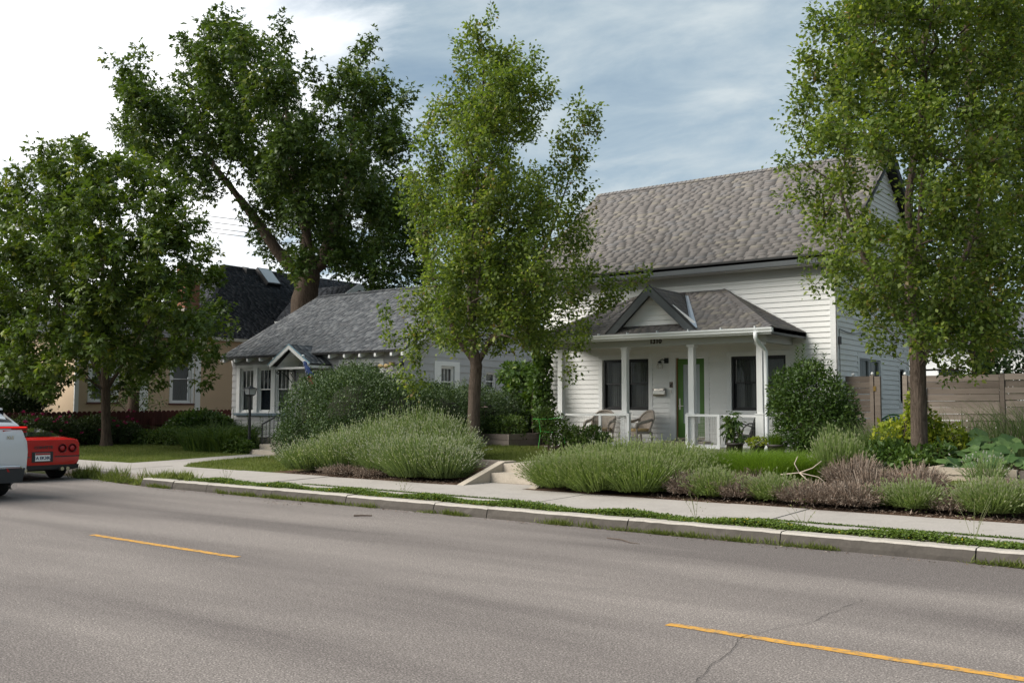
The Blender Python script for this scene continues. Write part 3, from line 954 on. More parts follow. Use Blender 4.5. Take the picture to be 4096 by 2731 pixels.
PB(PF).b(XL, XR, 0.0, 0.045, 4.86, 5.06).build('frieze_board', 'soffit', H)
for xx in (RXR - 0.03, RXL + 0.005):
    for (ya, za_, yb_, zb_) in ((EY, EZ - 0.1, RY, RZ - 0.1), (29.0, RZ - (29 - RY) * SL - 0.1, RY, RZ - 0.1)):
        MB().prism([(xx, ya, za_ + 0.09), (xx, yb_, zb_ + 0.09), (xx, yb_, zb_ - 0.10), (xx, ya, za_ - 0.10)], (0.028, 0, 0)).build('rake_board', 'fascia', H)
MB().prism([(XR + 0.0, YW, gz_top(YW) + .02), (XR, RY, gz_top(RY) + .02), (XR, RY, gz_top(RY) - 0.02), (XR, YW, gz_top(YW) - 0.02)], (0.28, 0, 0)).build('rake_soffit', 'soffit', H)

# front windows: white casing, paired black double-hung units
for (a0, a1, z0, z1), (c0, c1, d0, d1) in ((holes_f[0], trims_f[0]), (holes_f[2], trims_f[2])):
    PB(PF).frame(c0, c1, d0, d1, 0.115, 0.0, 0.028).build('window_casing', 'whitetrim', H)
    mid = (a0 + a1) / 2
    double_hung(H, PF, a0 + 0.002, mid - 0.03, z0, z1, 'black', 0)
    double_hung(H, PF, mid + 0.03, a1 - 0.002, z0, z1, 'black', 0)
    PB(PF).b(mid - 0.03, mid + 0.03, -0.10, -0.015, z0, z1).build('mullion', 'black', H)
# side windows
PB(PS).frame(*[trims_s[0][i] for i in (0, 1)], trims_s[0][2], trims_s[0][3], 0.12, 0.0, 0.026).build('window_casing', 'whitetrim', H)
w = PB(PS).frame(24.08, 25.77, 2.10, 2.955, 0.05, -0.09, -0.01); w.b(24.90, 24.955, -0.085, -0.012, 2.15, 2.905); w = w.build('window', paint('grey_alloy_frame', (0.42, 0.43, 0.44), 0.05, 3, 0.5), H)
mk('pane', [PS(24.13, -0.05, 2.15), PS(25.72, -0.05, 2.15), PS(25.72, -0.05, 2.905), PS(24.13, -0.05, 2.905)], [(0, 1, 2, 3)], 'pane', w)
curtain(PS, 24.13, 25.72, 2.12, 2.93, -0.2, w)
for (a0, a1, z0, z1), (c0, c1, d0, d1) in ((holes_s[1], trims_s[1]), (holes_s[2], trims_s[2])):
    PB(PS).frame(c0, c1, d0, d1, 0.115, 0.0, 0.026).build('window_casing', 'whitetrim', H)
    double_hung(H, PS, a0, a1, z0, z1, 'black')
# door
PB(PF).b(-12.005, -11.832, 0.0, 0.028, 0.80, 3.145).build('door_casing', 'whitetrim', H)
PB(PF).b(-11.018, -10.89, 0.0, 0.028, 0.80, 3.145).build('door_casing', 'whitetrim', H)
PB(PF).b(-11.832, -11.018, 0.0, 0.028, 2.995, 3.145).build('door_casing', 'whitetrim', H)
d_ = PB(PF); d_.frame(-11.80, -11.03, 0.95, 2.97, 0.15, -0.09, -0.045, 0.36); door = d_.build('door', 'green', H)
PB(PF).b(-11.65, -11.18, -0.075, -0.058, 1.31, 2.82).build('glass', 'frost', door)
h_ = PB(PF); h_.b(-11.765, -11.725, -0.045, -0.036, 1.66, 1.95); h_.b(-11.76, -11.62, -0.012, 0.002, 1.745, 1.765); h_.b(-11.752, -11.738, -0.036, -0.004, 1.745, 1.765)
h_.lathe([(0.0, 0), (0.022, 0), (0.022, 0.014), (0.0, 0.016)], (-11.745, YW + 0.028, 1.90), 10, 'y'); h_.build('handle', 'steel', door)
PB(PF).b(-11.83, -11.803, -0.12, -0.02, 0.93, 2.99).build('door_jamb', wood('stained_jamb', (0.22, 0.11, 0.05), (0.30, 0.16, 0.08)), H)
PB(PF).b(-11.832, -11.018, -0.14, 0.03, 0.90, 0.945).build('threshold', 'deck', H)
ds = thing('door_step', (-11.43, 22.25, 0.7), 'low timber step below the green front door', 'step')
for k in range(3): box('plank', -12.0, -10.85, 22.08 + k * 0.135, 22.205 + k * 0.135, 0.835, 0.87, 'deck', ds)
box('riser', -11.98, -10.87, 22.10, 22.13, FL, 0.833, 'deck', ds)
dm = MB(); dm.box(-11.78, -11.08, 22.10, 22.45, 0.872, 0.889)
tag(dm.build('doormat', 'plastic'), 'dark doormat on the timber step at the green door', 'doormat')

# porch ------------------------------------------------------------------
YP = 20.9
box('porch_floor', -14.75, -8.55, 20.72, 22.48, 0.45, FL, 'slab', H)
posts = [(-14.373, 0), (-12.433, 1), (-10.595, 2), (-8.88, 3)]
for px_, i in posts:
    p = box('porch_post', px_ - 0.07, px_ + 0.07, YP, YP + 0.14, 0.66, 3.21, 'whitetrim', H)
    box('plinth', px_ - 0.095, px_ + 0.095, YP - 0.025, YP + 0.165, 0.60, 1.56, 'whitetrim', p)
    box('plinth_cap', px_ - 0.108, px_ + 0.108, YP - 0.038, YP + 0.178, 1.56, 1.585, 'whitetrim', p)
    box('capital', px_ - 0.10, px_ + 0.10, YP - 0.03, YP + 0.17, 3.155, 3.208, 'whitetrim', p)
beam = MB(); beam.box(-14.6, -8.70, YP - 0.02, YP + 0.16, 3.21, 3.47); beam.box(-8.88, -8.702, YP + 0.161, YW - 0.03, 3.212, 3.47); beam.box(-14.6, -14.42, YP + 0.161, YW - 0.03, 3.212, 3.47)
beam = beam.build('porch_beam', 'beam', H)
ptext('1310', 0.165, (-11.52, YP - 0.030, 3.318), (math.radians(90), 0, 0), paint('bronze_numerals', (0.035, 0.028, 0.02), 0.1, 9, 0.4), beam, 'house_number', 0.01, 0.006)
box('porch_ceiling', -14.45, -8.85, YP + 0.17, YW - 0.03, 3.40, 3.43, 'white', H)
# hip roof of the porch
PEY, PEZ, PXL, PXR = 20.42, 3.50, -14.93, -8.37
AXR, AXL, AZ = -10.46, -12.84, 4.69
a_, b_, c3, d3 = (PXL, PEY, PEZ), (PXR, PEY, PEZ), (AXR, YW, AZ), (AXL, YW, AZ)
rw, lw = (PXR, YW, PEZ), (PXL, YW, PEZ)
pr = MB(); dn = 0.10
top_ = [Vector(v) for v in (a_, b_, c3, d3, rw, lw)]
bot_ = [v - Vector((0, 0, dn)) for v in top_]
pr.add(top_ + bot_, [(0, 1, 2, 3), (1, 4, 2), (5, 0, 3), (6, 7, 1, 0), (7, 10, 4, 1), (11, 6, 0, 5), (6, 11, 9, 8, 10, 7)])
proof = pr.build('porch_roof', 'drip', H)
fn = Vector((0, -(AZ - PEZ), YW - PEY)).normalized()
Lf = math.hypot(YW - PEY, AZ - PEZ)
near = lambda p: (p - CAMP).length
shingles(proof, a_, (1, 0, 0), (0, YW - PEY, AZ - PEZ), fn, Lf, lambda v: ((AXL - PXL) * v / Lf, (PXR - PXL) - (PXR - AXR) * v / Lf), SH_MAIN, single=200, key=lambda p: (p - Vector((-9.6, 20.9, 3.9))).length, seed=8, wr=(0.14, 0.30))
rn = Vector((AZ - PEZ, 0, PXR - AXR)).normalized()
Lr = math.hypot(PXR - AXR, AZ - PEZ)
shingles(proof, b_, (0, 1, 0), (AXR - PXR, 0, AZ - PEZ), rn, Lr, lambda v: ((YW - PEY) * v / Lr, YW - PEY), SH_MAIN, single=90, key=near, seed=9, wr=(0.12, 0.28))
ln_ = Vector((-(AZ - PEZ), 0, AXL - PXL)).normalized()
shingles(proof, lw, (0, -1, 0), (AXL - PXL, 0, AZ - PEZ), ln_, Lr, lambda v: (0, (YW - PEY) * (1 - v / Lr)), SH_MAIN, seed=10)
for (s_, e_) in ((b_, c3), (a_, d3)):
    hc = MB(); cc = []
    s_, e_ = Vector(s_), Vector(e_); dd = (e_ - s_); L_ = dd.length; dd.normalize(); sd_ = dd.cross(Vector((0, 0, 1))).normalized(); up_ = sd_.cross(dd)
    k = 0.0
    while k < L_ - 0.1:
        p = s_ + dd * k; q = s_ + dd * (k + 0.17)
        hc.add([p + up_ * .032, q + up_ * .018, q + sd_ * .13 - up_ * .030, p + sd_ * .13 - up_ * .018], [(0, 3, 2, 1)]); cc.append(random.choice(SH_MAIN))
        hc.add([p + up_ * .032, q + up_ * .018, q - sd_ * .13 - up_ * .030, p - sd_ * .13 - up_ * .018], [(0, 1, 2, 3)]); cc.append(random.choice(SH_MAIN))
        k += 0.143
    mknp('hip_cap', hc.V, hc.F, 'shingle', proof, col=cc)
MB().box(PXR - 0.03, PXR + 0.0, PEY + 0.02, YW - 0.03, PEZ - 0.155, PEZ - 0.012).build('eave_board', 'fascia', H)
MB().box(PXL, PXL + 0.03, PEY + 0.02, YW - 0.03, PEZ - 0.155, PEZ - 0.012).build('eave_board', 'fascia', H)
MB().box(PXL + 0.03, PXR - 0.03, PEY + 0.04, PEY + 0.07, PEZ - 0.155, PEZ - 0.012).build('fascia', 'whitetrim', H)
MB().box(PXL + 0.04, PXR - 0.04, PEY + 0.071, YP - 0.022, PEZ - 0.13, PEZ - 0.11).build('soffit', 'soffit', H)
MB().prism([(AXR, YW - .022, AZ + .05), (PXR + .02, YW - .022, PEZ + .055), (PXR + .02, YW - .022, PEZ - .0), (AXR, YW - .022, AZ - .0)], (0, 0.02, 0)).build('wall_flashing', 'whitetrim', H)
# gutter with K profile, hangers, downspout
g_ = MB(); gp = [(0.0, -0.02), (0.0, -0.112), (-0.075, -0.112), (-0.085, -0.075), (-0.112, -0.045), (-0.118, -0.01), (-0.108, -0.008), (-0.104, -0.04), (-0.078, -0.07), (-0.068, -0.104), (-0.006, -0.104), (-0.006, -0.02)]
g_.prism([(PXL, PEY + 0.036 + y, PEZ + z) for y, z in gp], (PXR - PXL + 0.02, 0, 0))
gut = g_.build('gutter', 'gutterwhite', H)
for xx in (PXL + 0.004, PXR + 0.016): box('end_cap', xx - 0.003, xx + 0.003, PEY - 0.078, PEY + 0.035, PEZ - 0.108, PEZ - 0.012, 'gutterwhite', gut)
for xx in np.arange(-14.5, -8.4, 0.82): box('hanger', xx, xx + 0.022, PEY - 0.075, PEY + 0.05, PEZ - 0.008, PEZ + 0.03, 'gutterwhite', gut)
dsn = MB(); dsn.tube([(-8.735, 20.36, 3.39), (-8.735, 20.37, 3.27), (-8.73, 20.42, 3.21), (-8.70, 20.72, 3.06), (-8.68, 20.80, 2.98), (-8.68, 20.81, 2.5), (-8.68, 20.815, 0.86), (-8.68, 20.78, 0.80), (-8.66, 20.62, 0.76)], 0.047, 8)
dsn.build('downspout', 'gutterwhite', H, True)
# gable over the entrance
GX, GZ, GW = -11.46, 4.60, 1.20
gf = PEY + 0.05; gb = YW - 0.1
grn = (GZ - PEZ + 0.02) / GW
gm = MB()
for sg in (-1, 1):
    e0 = (GX + sg * GW, gf, PEZ - 0.01); e1 = (GX, gf, GZ)
    gm.add([e0, e1, (GX, gb, GZ), (GX + sg * GW, gb, PEZ - 0.01), (e0[0], e0[1], e0[2] - .06), (GX, gf, GZ - .07), (GX, gb, GZ - .07), (GX + sg * GW, gb, PEZ - .07)],
           [(0, 1, 2, 3), (4, 7, 6, 5), (0, 4, 5, 1)] if sg < 0 else [(3, 2, 1, 0), (5, 6, 7, 4), (1, 5, 4, 0)])
groof = gm.build('gable_roof', 'drip', H)
Lg = math.hypot(GW, GZ - PEZ)
hipz = lambda y: PEZ + (y - PEY) * (AZ - PEZ) / (YW - PEY)
def gl(v):      # back end of a gable slope where it dies into the porch roof
    z = PEZ + (GZ - PEZ) * v / Lg
    return PEY + (z - PEZ) / (AZ - PEZ) * (YW - PEY) + 0.05
shingles(groof, (GX + GW, gf - 0.01, PEZ), (0, 1, 0), (-GW, 0, GZ - PEZ), (GZ - PEZ, 0, GW), Lg, lambda v: (0, max(0.02, gl(v) - gf)), SH_MAIN, single=60, key=near, seed=12, wr=(0.1, 0.26))
shingles(groof, (GX - GW, gf - 0.01, PEZ), (0, 1, 0), (GW, 0, GZ - PEZ), (-(GZ - PEZ), 0, GW), Lg, lambda v: (0, max(0.02, gl(v) - gf)), SH_MAIN, seed=13, wr=(0.1, 0.26))
for sg in (-1, 1):
    MB().prism([(GX + sg * (GW + 0.03), gf - 0.03, PEZ + 0.01), (GX, gf - 0.03, GZ + 0.045), (GX, gf - 0.03, GZ - 0.20), (GX + sg * (GW - 0.24), gf - 0.03, PEZ + 0.02)], (0, 0.045, 0)).build('barge_board', 'fascia', H)
    MB().prism([(GX + sg * (GW + 0.05), gf - 0.035, PEZ + 0.035), (GX, gf - 0.035, GZ + 0.075), (GX, gf - 0.035, GZ + 0.045), (GX + sg * (GW + 0.02), gf - 0.035, PEZ + 0.005)], (0, 0.07, 0)).build('drip_edge', 'drip', H)
gw_y = gf + 0.27
gwz = hipz(gw_y) + 0.02
tri = MB().prism([(GX - GW + 0.1, gw_y, gwz), (GX + GW - 0.1, gw_y, gwz), (GX, gw_y, GZ - 0.07)], (0, 0.05, 0)).build('gable_wall', 'white', H)
PG = lambda a, n, z: (a, gw_y - n, z)
def spans_g(z, zt):
    wfn = lambda q: max(0.01, (GZ - 0.10 - q) / grn)
    return [(GX - wfn(z), GX + wfn(z), GX - wfn(zt), GX + wfn(zt))]
boards(tri, PG, gwz, GZ - 0.12, 0.118, spans_g, 'white')
# metal valley flashing right of the gable
fl = MB()
fv0, fv1 = Vector((GX + GW - 0.05, PEY + 0.08, PEZ + 0.075)), Vector((GX + 0.06, 0, 0))
yv = lambda z: PEY + (z - PEZ) / (AZ - PEZ) * (YW - PEY)
Vv_ = []
for z in np.linspace(PEZ + 0.03, GZ - 0.08, 8):
    x = GX + (GZ - z) / grn; y = yv(z)
    wd = 0.095 - 0.05 * (z - PEZ) / (GZ - PEZ)
    Vv_ += [(x - wd * .5, y + 0.0, z + 0.05 + wd * .25), (x + 0.02, y, z + 0.03), (x + wd * 1.1, y + 0.02, z + 0.045)]
mk('valley_flashing', Vv_, [(3 * i + j, 3 * i + 1 + j, 3 * i + 4 + j, 3 * i + 3 + j) for i in range(7) for j in (0, 1)], 'flash', H)
# railings with wire mesh
def mesh_wires(x0, x1, y, z0, z1, parent, sx_=0.05, sz_=0.1):
    mb = MB()
    x = x0 + sx_ / 2
    while x < x1:
        mb.box(x - 0.0016, x + 0.0016, y - 0.0016, y + 0.0016, z0, z1); x += sx_
    z = z0 + sz_ / 2
    while z < z1:
        mb.box(x0, x1, y - 0.0046, y - 0.0018, z - 0.0018, z + 0.0018); z += sz_
    mb.build('wire_mesh', 'steel', parent)
def railing(x0, x1):
    r_ = MB(); r_.box(x0, x1, YP + 0.03, YP + 0.11, 1.50, 1.55); r_.box(x0, x1, YP + 0.045, YP + 0.095, 0.80, 0.85)
    r_ = r_.build('railing', 'whitetrim', H); mesh_wires(x0, x1, YP + 0.07, 0.851, 1.499, r_)
railing(-14.275, -12.53); railing(-10.498, -8.977)
def gate(x0, x1, y, z0, z1, label):
    g = thing('porch_gate', ((x0 + x1) / 2, y, z0), label, 'gate')
    f = MB(); f.box(x0, x0 + .07, y, y + .04, z0, z1); f.box(x1 - .07, x1, y, y + .04, z0, z1); f.box(x0 + .07, x1 - .07, y, y + .04, z1 - .055, z1); f.box(x0 + .07, x1 - .07, y, y + .04, z0, z0 + .06)
    f.build('frame', 'whitetrim', g); mesh_wires(x0 + .07, x1 - .07, y + 0.02, z0 + .06, z1 - .055, g)
    return g
gate(-13.12, -12.24, 20.80, 0.76, 1.56, 'white wire mesh gate leaf folded back in front of the wicker chairs')
g2 = gate(-10.70, -9.82, 20.80, 0.76, 1.56, 'white wire mesh gate leaf folded back in front of the green door')
box('bolt', -10.35, -10.20, 20.785, 20.80, 1.02, 1.04, 'steel', g2)
hg = box('gate_hinge', -12.36, -12.31, 20.862, 20.874, 1.34, 1.47, paint('rusty_hinge', (0.12, 0.075, 0.045), 0.2, 20, 0.8), H)
# wall fittings
lm = thing('wall_lamp', (-12.16, 22.45, 2.8), 'caged wall lamp beside the green front door', 'lamp')
box('back_plate', -12.14, -12.03, 22.44, 22.482, 2.86, 3.0, 'plastic', lm)
l_ = MB(); l_.tube([(-12.09, 22.44, 2.93), (-12.15, 22.36, 2.96), (-12.20, 22.33, 2.93), (-12.21, 22.33, 2.90)], 0.014, 6); l_.build('arm', 'plastic', lm, True)
MB().lathe([(0.045, 0.0), (0.05, -0.03), (0.03, -0.05)][::-1], (-12.21, 22.33, 2.91), 10).build('socket', 'plastic', lm)
MB().lathe([(0.02, -0.18), (0.045, -0.16), (0.05, -0.08), (0.035, -0.05)], (-12.21, 22.33, 2.91), 12).build('bulb', 'bulb', lm, True)
l_ = MB()
for k in range(8):
    a = k * math.pi / 4; l_.tube([(-12.21 + .048 * math.cos(a), 22.33 + .048 * math.sin(a), 2.87), (-12.21 + .075 * math.cos(a), 22.33 + .075 * math.sin(a), 2.80), (-12.21 + .075 * math.cos(a), 22.33 + .075 * math.sin(a), 2.715)], 0.005, 4)
l_.build('cage', 'steel', lm)
mbx = thing('mailbox', (-12.27, 22.40, 2.0), 'stainless steel mailbox on the white wall left of the door', 'mailbox')
V = []
for z, dp_ in ((2.01, 0.09), (2.06, 0.105), (2.15, 0.10)): V += [(-12.44, 22.48, z), (-12.44, 22.48 - dp_, z), (-12.10, 22.48 - dp_, z), (-12.10, 22.48, z)]
mk('box', V, [(3, 2, 1, 0)] + [(4 * i + j, 4 * i + (j + 1) % 4, 4 * i + 4 + (j + 1) % 4, 4 * i + 4 + j) for i in (0, 1) for j in range(4)] + [(8, 9, 10, 11)], 'steel', mbx)
V = []; F = []
for i in range(13):
    x = -12.45 + 0.36 * i / 12; V += [(x, 22.482, 2.205), (x, 22.37, 2.20), (x, 22.362, 2.19 - 0.055 * math.sin(math.pi * i / 12))]
for i in range(12):
    for j in (0, 1): F.append((3 * i + j, 3 * i + 3 + j, 3 * i + 4 + j, 3 * i + 1 + j))
mk('lid', V, F, 'steel', mbx)
pq = thing('wall_plaque', (-11.955, 22.47, 2.3), 'small dark plaque with a horse relief on the door casing', 'plaque')
PB(PF).b(-12.0, -11.905, 0.03, 0.042, 2.225, 2.375).build('plate', paint('plaque_bronze', (0.22, 0.17, 0.14), 0.1, 20, 0.6), pq)
hp = MB(); hp.tube([(-11.985, 22.453, 2.27), (-11.965, 22.453, 2.30), (-11.93, 22.453, 2.31), (-11.92, 22.453, 2.34)], 0.009, 6); hp.tube([(-11.935, 22.453, 2.30), (-11.925, 22.453, 2.25)], 0.006, 5); hp.tube([(-11.965, 22.453, 2.30), (-11.975, 22.453, 2.245)], 0.006, 5)
hp.build('relief', 'plastic', pq)
tag(PB(PF).b(-11.975, -11.94, 0.03, 0.045, 2.09, 2.17).build('doorbell', 'steel'), 'tiny brass doorbell under the dark plaque', 'doorbell')
# string lights and outlet on the side wall
sl = thing('string_lights', (XR + .02, 22.6, 3.3), 'black string of outdoor bulbs along the side wall of the white house', 'string lights')
pts = [(XR + 0.05, 22.58 + 4.6 * i / 12, 3.56 - 0.05 * math.sin(math.pi * ((i % 4) / 4))) for i in range(13)]
c_ = MB(); c_.tube(pts, 0.009, 5); c_.tube([(XR + 0.05, 22.58, 3.56), (XR + 0.045, 22.58, 3.4), (XR + 0.045, 22.6, 1.2)], 0.008, 5); c_.build('cable', 'plastic', sl)
for yy in (24.15, 25.64, 27.1):
    MB().lathe([(0.018, 0), (0.02, -0.06), (0.012, -0.065)][::-1], (XR + 0.06, yy, 3.53), 8).build('lamp_socket', 'plastic', sl)
    MB().lathe([(0.008, -0.15), (0.026, -0.12), (0.026, -0.09), (0.012, -0.06)], (XR + 0.06, yy, 3.53), 8).build('bulb', 'bulb', sl, True)
box('timer', XR + 0.02, XR + 0.075, 22.54, 22.64, 3.20, 3.38, 'plastic', sl)
# ================================================================== PORCH FURNITURE
def wicker_chair(loc, rz, label):
    t_ = thing('wicker_chair', loc, label, 'chair')
    def P(name, mb, mat, sm=True):
        me = bpy.data.meshes.new(name); me.from_pydata([tuple(v) for v in mb.V], [], mb.F); me.materials.append(M[mat])
        if sm: me.shade_smooth()
        return link(name, me, t_)
    # local: seat centre at origin, faces -Y
    s = MB(); s.box(-0.27, 0.27, -0.25, 0.24, 0.34, 0.40); s.box(-0.25, 0.25, -0.262, -0.235, 0.28, 0.36); P('seat', s, 'wicker', False)
    c = MB()
    prof = []
    for i in range(9):
        u_ = -1 + 2 * i / 8
        prof.append((0.235 * u_, 0.0))
    V = []; F = []
    for j, zz in enumerate((0.40, 0.43, 0.465, 0.475)):
        ins = (0, -0.01, 0.0, 0.05)[j]
        V += [(-0.24 + ins, -0.235 + ins, zz), (0.24 - ins, -0.235 + ins, zz), (0.24 - ins, 0.21 - ins, zz), (-0.24 + ins, 0.21 - ins, zz)]
    for j in range(3):
        for k in range(4): F.append((4 * j + k, 4 * j + (k + 1) % 4, 4 * j + 4 + (k + 1) % 4, 4 * j + 4 + k))
    F.append((12, 13, 14, 15)); c.add(V, F); P('cushion', c, 'cushion')
    # curved back: rounded top, sheet with thickness
    V = []; F = []; na, nh = 12, 8
    for side in (0, 1):
        for j in range(nh + 1):
            for i in range(na + 1):
                a = -1 + 2 * i / na
                top = 0.92 - 0.20 * a * a * abs(a)
                z = 0.36 + (top - 0.36) * j / nh
                w_ = 0.30 + 0.03 * j / nh
                y = 0.24 - 0.13 * a * a + 0.13 * (j / nh) + (0.025 if side else 0)
                V.append((a * w_, y, z))
    o = (na + 1) * (nh + 1)
    for j in range(nh):
        for i in range(na):
            q = (j * (na + 1) + i, j * (na + 1) + i + 1, (j + 1) * (na + 1) + i + 1, (j + 1) * (na + 1) + i)
            F.append(q); F.append(tuple(o + k for k in q[::-1]))
    P('backrest', MB().add(V, F), 'wicker')
    rim = MB(); rim.tube([(-1 * 0.30, 0.11, 0.36)] + [(a * 0.33, 0.25 + 0.12 - 0.13 * a * a, 0.925 - 0.20 * a * a * abs(a)) for a in np.linspace(-1, 1, 15)] + [(0.30, 0.11, 0.36)], 0.028, 7); P('rim', rim, 'wicker')
    for sg in (-1, 1):
        a = MB(); a.tube([(sg * 0.32, 0.20, 0.70), (sg * 0.34, 0.05, 0.66), (sg * 0.345, -0.15, 0.63), (sg * 0.34, -0.27, 0.58), (sg * 0.33, -0.29, 0.48)], [0.03, 0.042, 0.045, 0.045, 0.03], 8); P('armrest', a, 'wicker')
        a = MB(); a.tube([(sg * 0.30, -0.25, 0.0), (sg * 0.31, -0.26, 0.25), (sg * 0.33, -0.27, 0.55)], [0.022, 0.024, 0.026], 7); P('leg', a, 'wicker')
        a = MB(); a.tube([(sg * 0.25, 0.24, 0.0), (sg * 0.26, 0.22, 0.36)], [0.020, 0.024], 7); P('leg', a, 'wicker')
    t_.rotation_euler = (0, 0, rz)
    return t_
wicker_chair((-13.72, 21.85, FL), math.radians(10), 'wicker armchair behind the mesh railing at the left end of the porch')
wicker_chair((-12.58, 21.88, FL), math.radians(-28), 'wicker armchair with tan cushion right of the second porch post')
wt = thing('wicker_table', (-13.78, 21.25, FL), 'small square wicker side table in front of the left porch chair', 'table')
wm = MB(); wm.box(-0.23, 0.23, -0.2, 0.2, 0.47, 0.51)
for sx_, sy_ in ((-1, -1), (1, -1), (-1, 1), (1, 1)): pass
def loc_part(root, name, mb, mat, sm=False):
    me = bpy.data.meshes.new(name); me.from_pydata([tuple(v) for v in mb.V], [], mb.F); me.materials.append(M[mat] if isinstance(mat, str) else mat)
    if sm: me.shade_smooth()
    return link(name, me, root)
loc_part(wt, 'table_top', wm, 'wicker')
ap = MB()
for i in range(9): ap.box(-0.21 + i * 0.05, -0.195 + i * 0.05, -0.195, -0.185, 0.36, 0.47)
ap.box(-0.22, 0.22, -0.197, -0.183, 0.345, 0.365); ap.tube([(-0.12, -0.19, 0.28), (-0.08, -0.19, 0.33), (-0.04, -0.19, 0.28), (-0.08, -0.19, 0.24), (-0.12, -0.19, 0.28)], 0.012, 6)
loc_part(wt, 'apron', ap, 'wicker')
for sx_, sy_ in ((-1, -1), (1, -1), (-1, 1), (1, 1)):
    loc_part(wt, 'leg', MB().box(sx_ * 0.2 - .02, sx_ * 0.2 + .02, sy_ * 0.17 - .02, sy_ * 0.17 + .02, 0, 0.47), 'wicker')
loc_part(wt, 'shelf', MB().box(-0.19, 0.19, -0.16, 0.16, 0.10, 0.125), 'wicker')
# dark bent-arm lounge chair
dc = thing('lounge_chair', (-9.5, 21.65, FL), 'dark slatted lounge chair with hooped arms at the right end of the porch', 'chair')
s = MB(); s.prism([(-0.42, -0.28, 0.40), (-0.05, -0.28, 0.36), (0.16, -0.28, 0.30), (0.16, -0.28, 0.27), (-0.05, -0.28, 0.33), (-0.42, -0.28, 0.37)], (0, 0.56, 0)); loc_part(dc, 'seat', s, 'plastic')
s = MB(); s.prism([(0.15, -0.27, 0.28), (0.42, -0.27, 0.98), (0.46, -0.27, 0.97), (0.20, -0.27, 0.27)], (0, 0.54, 0)); loc_part(dc, 'backrest', s, 'plastic')
for sg in (-1, 1):
    s = MB(); s.tube([(-0.36, sg * .31, 0.0), (-0.38, sg * .31, 0.30), (-0.32, sg * .31, 0.52), (-0.16, sg * .31, 0.64), (0.05, sg * .31, 0.64), (0.34, sg * .31, 0.56)], 0.018, 7); loc_part(dc, 'armrest', s, 'plastic', True)
    s = MB(); s.tube([(0.10, sg * .30, 0.30), (0.30, sg * .31, 0.0)], 0.018, 7); loc_part(dc, 'leg', s, 'plastic', True)
    s = MB(); s.tube([(-0.40, sg * .28, 0.40), (-0.44, sg * .28, 0.18), (-0.38, sg * .3, 0.02)], 0.016, 6); loc_part(dc, 'rocker', s, 'plastic', True)
dc.rotation_euler = (0, 0, math.radians(-8))

def pot(x, y, z, r, h, label):
    t_ = thing('plant_pot', (x, y, z), label, 'plant pot', 'dark pots in front of the porch')
    loc_part(t_, 'pot', MB().lathe([(r * .74, 0), (r * .97, h * .86), (r * 1.04, h * .87), (r * 1.04, h), (r * .93, h), (r * .9, h * .9)], (0, 0, 0), 20), 'pot', True)
    loc_part(t_, 'soil', MB().lathe([(r * .9, h * .88), (0.01, h * .9)], (0, 0, 0), 16), 'mulch')
    return t_
pot(-8.12, 19.95, gz(-8.1, 19.95), 0.19, 0.30, 'dark ribbed pot of fine grass beside the right porch post')
pot(-8.64, 20.2, gz(-8.6, 20.2), 0.15, 0.25, 'dark pot of yellowing plants in front of the right porch post')
pot(-9.22, 20.3, gz(-9.2, 20.3), 0.19, 0.28, 'dark pot holding a tall leafy pepper plant before the railing')

# ================================================================== TIMBER FENCES (right)
YF = 22.9
def plank_panel(root, x0, x1, z0, z1, n, y, mat, th=0.03, seed=1, g=0.01):
    r = random.Random(seed); hgt = (z1 - z0) / n
    for i in range(n):
        a = z0 + i * hgt + g / 2 * r.uniform(0.3, 1.4); b = z0 + (i + 1) * hgt - g / 2 * r.uniform(0.3, 1.4)
        d = r.uniform(-0.014, 0.014); tl = r.uniform(-0.004, 0.004)
        V = [(x0, y + d, a), (x1, y + d, a + tl), (x1, y + d + th, a + tl), (x0, y + d + th, a), (x0, y + d, b), (x1, y + d, b + tl), (x1, y + d + th, b + tl), (x0, y + d + th, b)]
        mk('plank', V, BOXF, mat, root)
def ball(x, y, z, parent):
    MB().lathe([(0.012, 0), (0.03, 0.012), (0.036, 0.036), (0.028, 0.062), (0.004, 0.075)], (x, y, z), 10).build('post_finial', 'bulb', parent, True)
tg = thing('timber_gate', (-7.35, YF, 0.7), 'weathered horizontal plank gate between the white house and tall fence', 'gate')
plank_panel(tg, -7.60, -7.03, 0.78, 2.46, 12, YF, 'fencewood', seed=4, g=.011)
for xx, w_ in ((-7.03, 0.085), (-6.925, 0.13)): box('post', xx, xx + w_ - .004, YF - 0.02, YF + 0.08, 0.5, 2.475 - (0.03 if w_ > .1 else 0), 'fencewood', tg)
ball(-6.985, YF + .03, 2.477, tg); ball(-7.42, YF + .02, 2.462, tg)
box('latch', -6.95, -6.89, YF - 0.035, YF - 0.021, 2.11, 2.22, paint('brass_latch', (0.20, 0.13, 0.03), 0.15, 20, 0.5, 0, 0, 0.5), tg)
tf = thing('timber_fence', (-3.5, YF, 0.7), 'tall weathered horizontal plank fence behind the squash bed on the right', 'fence')
box('post', -6.30, -6.20, YF - 0.03, YF + 0.07, 0.5, 2.46, 'fencewood', tf)
plank_panel(tf, -6.198, -4.31, 0.74, 2.45, 12, YF, 'fencewood', seed=7, g=0.010)
box('post', -4.30, -4.21, YF - 0.012, YF + 0.08, 0.5, 2.46, 'fencewood', tf)
plank_panel(tf, -4.20, -1.9, 0.74, 2.47, 12, YF + 0.01, 'fencewood', seed=8, g=0.013)
box('post', -1.89, -1.80, YF - 0.012, YF + 0.08, 0.5, 2.48, 'fencewood', tf)
plank_panel(tf, -1.79, 0.5, 0.74, 2.47, 12, YF + 0.01, 'fencewood', seed=9, g=0.007)
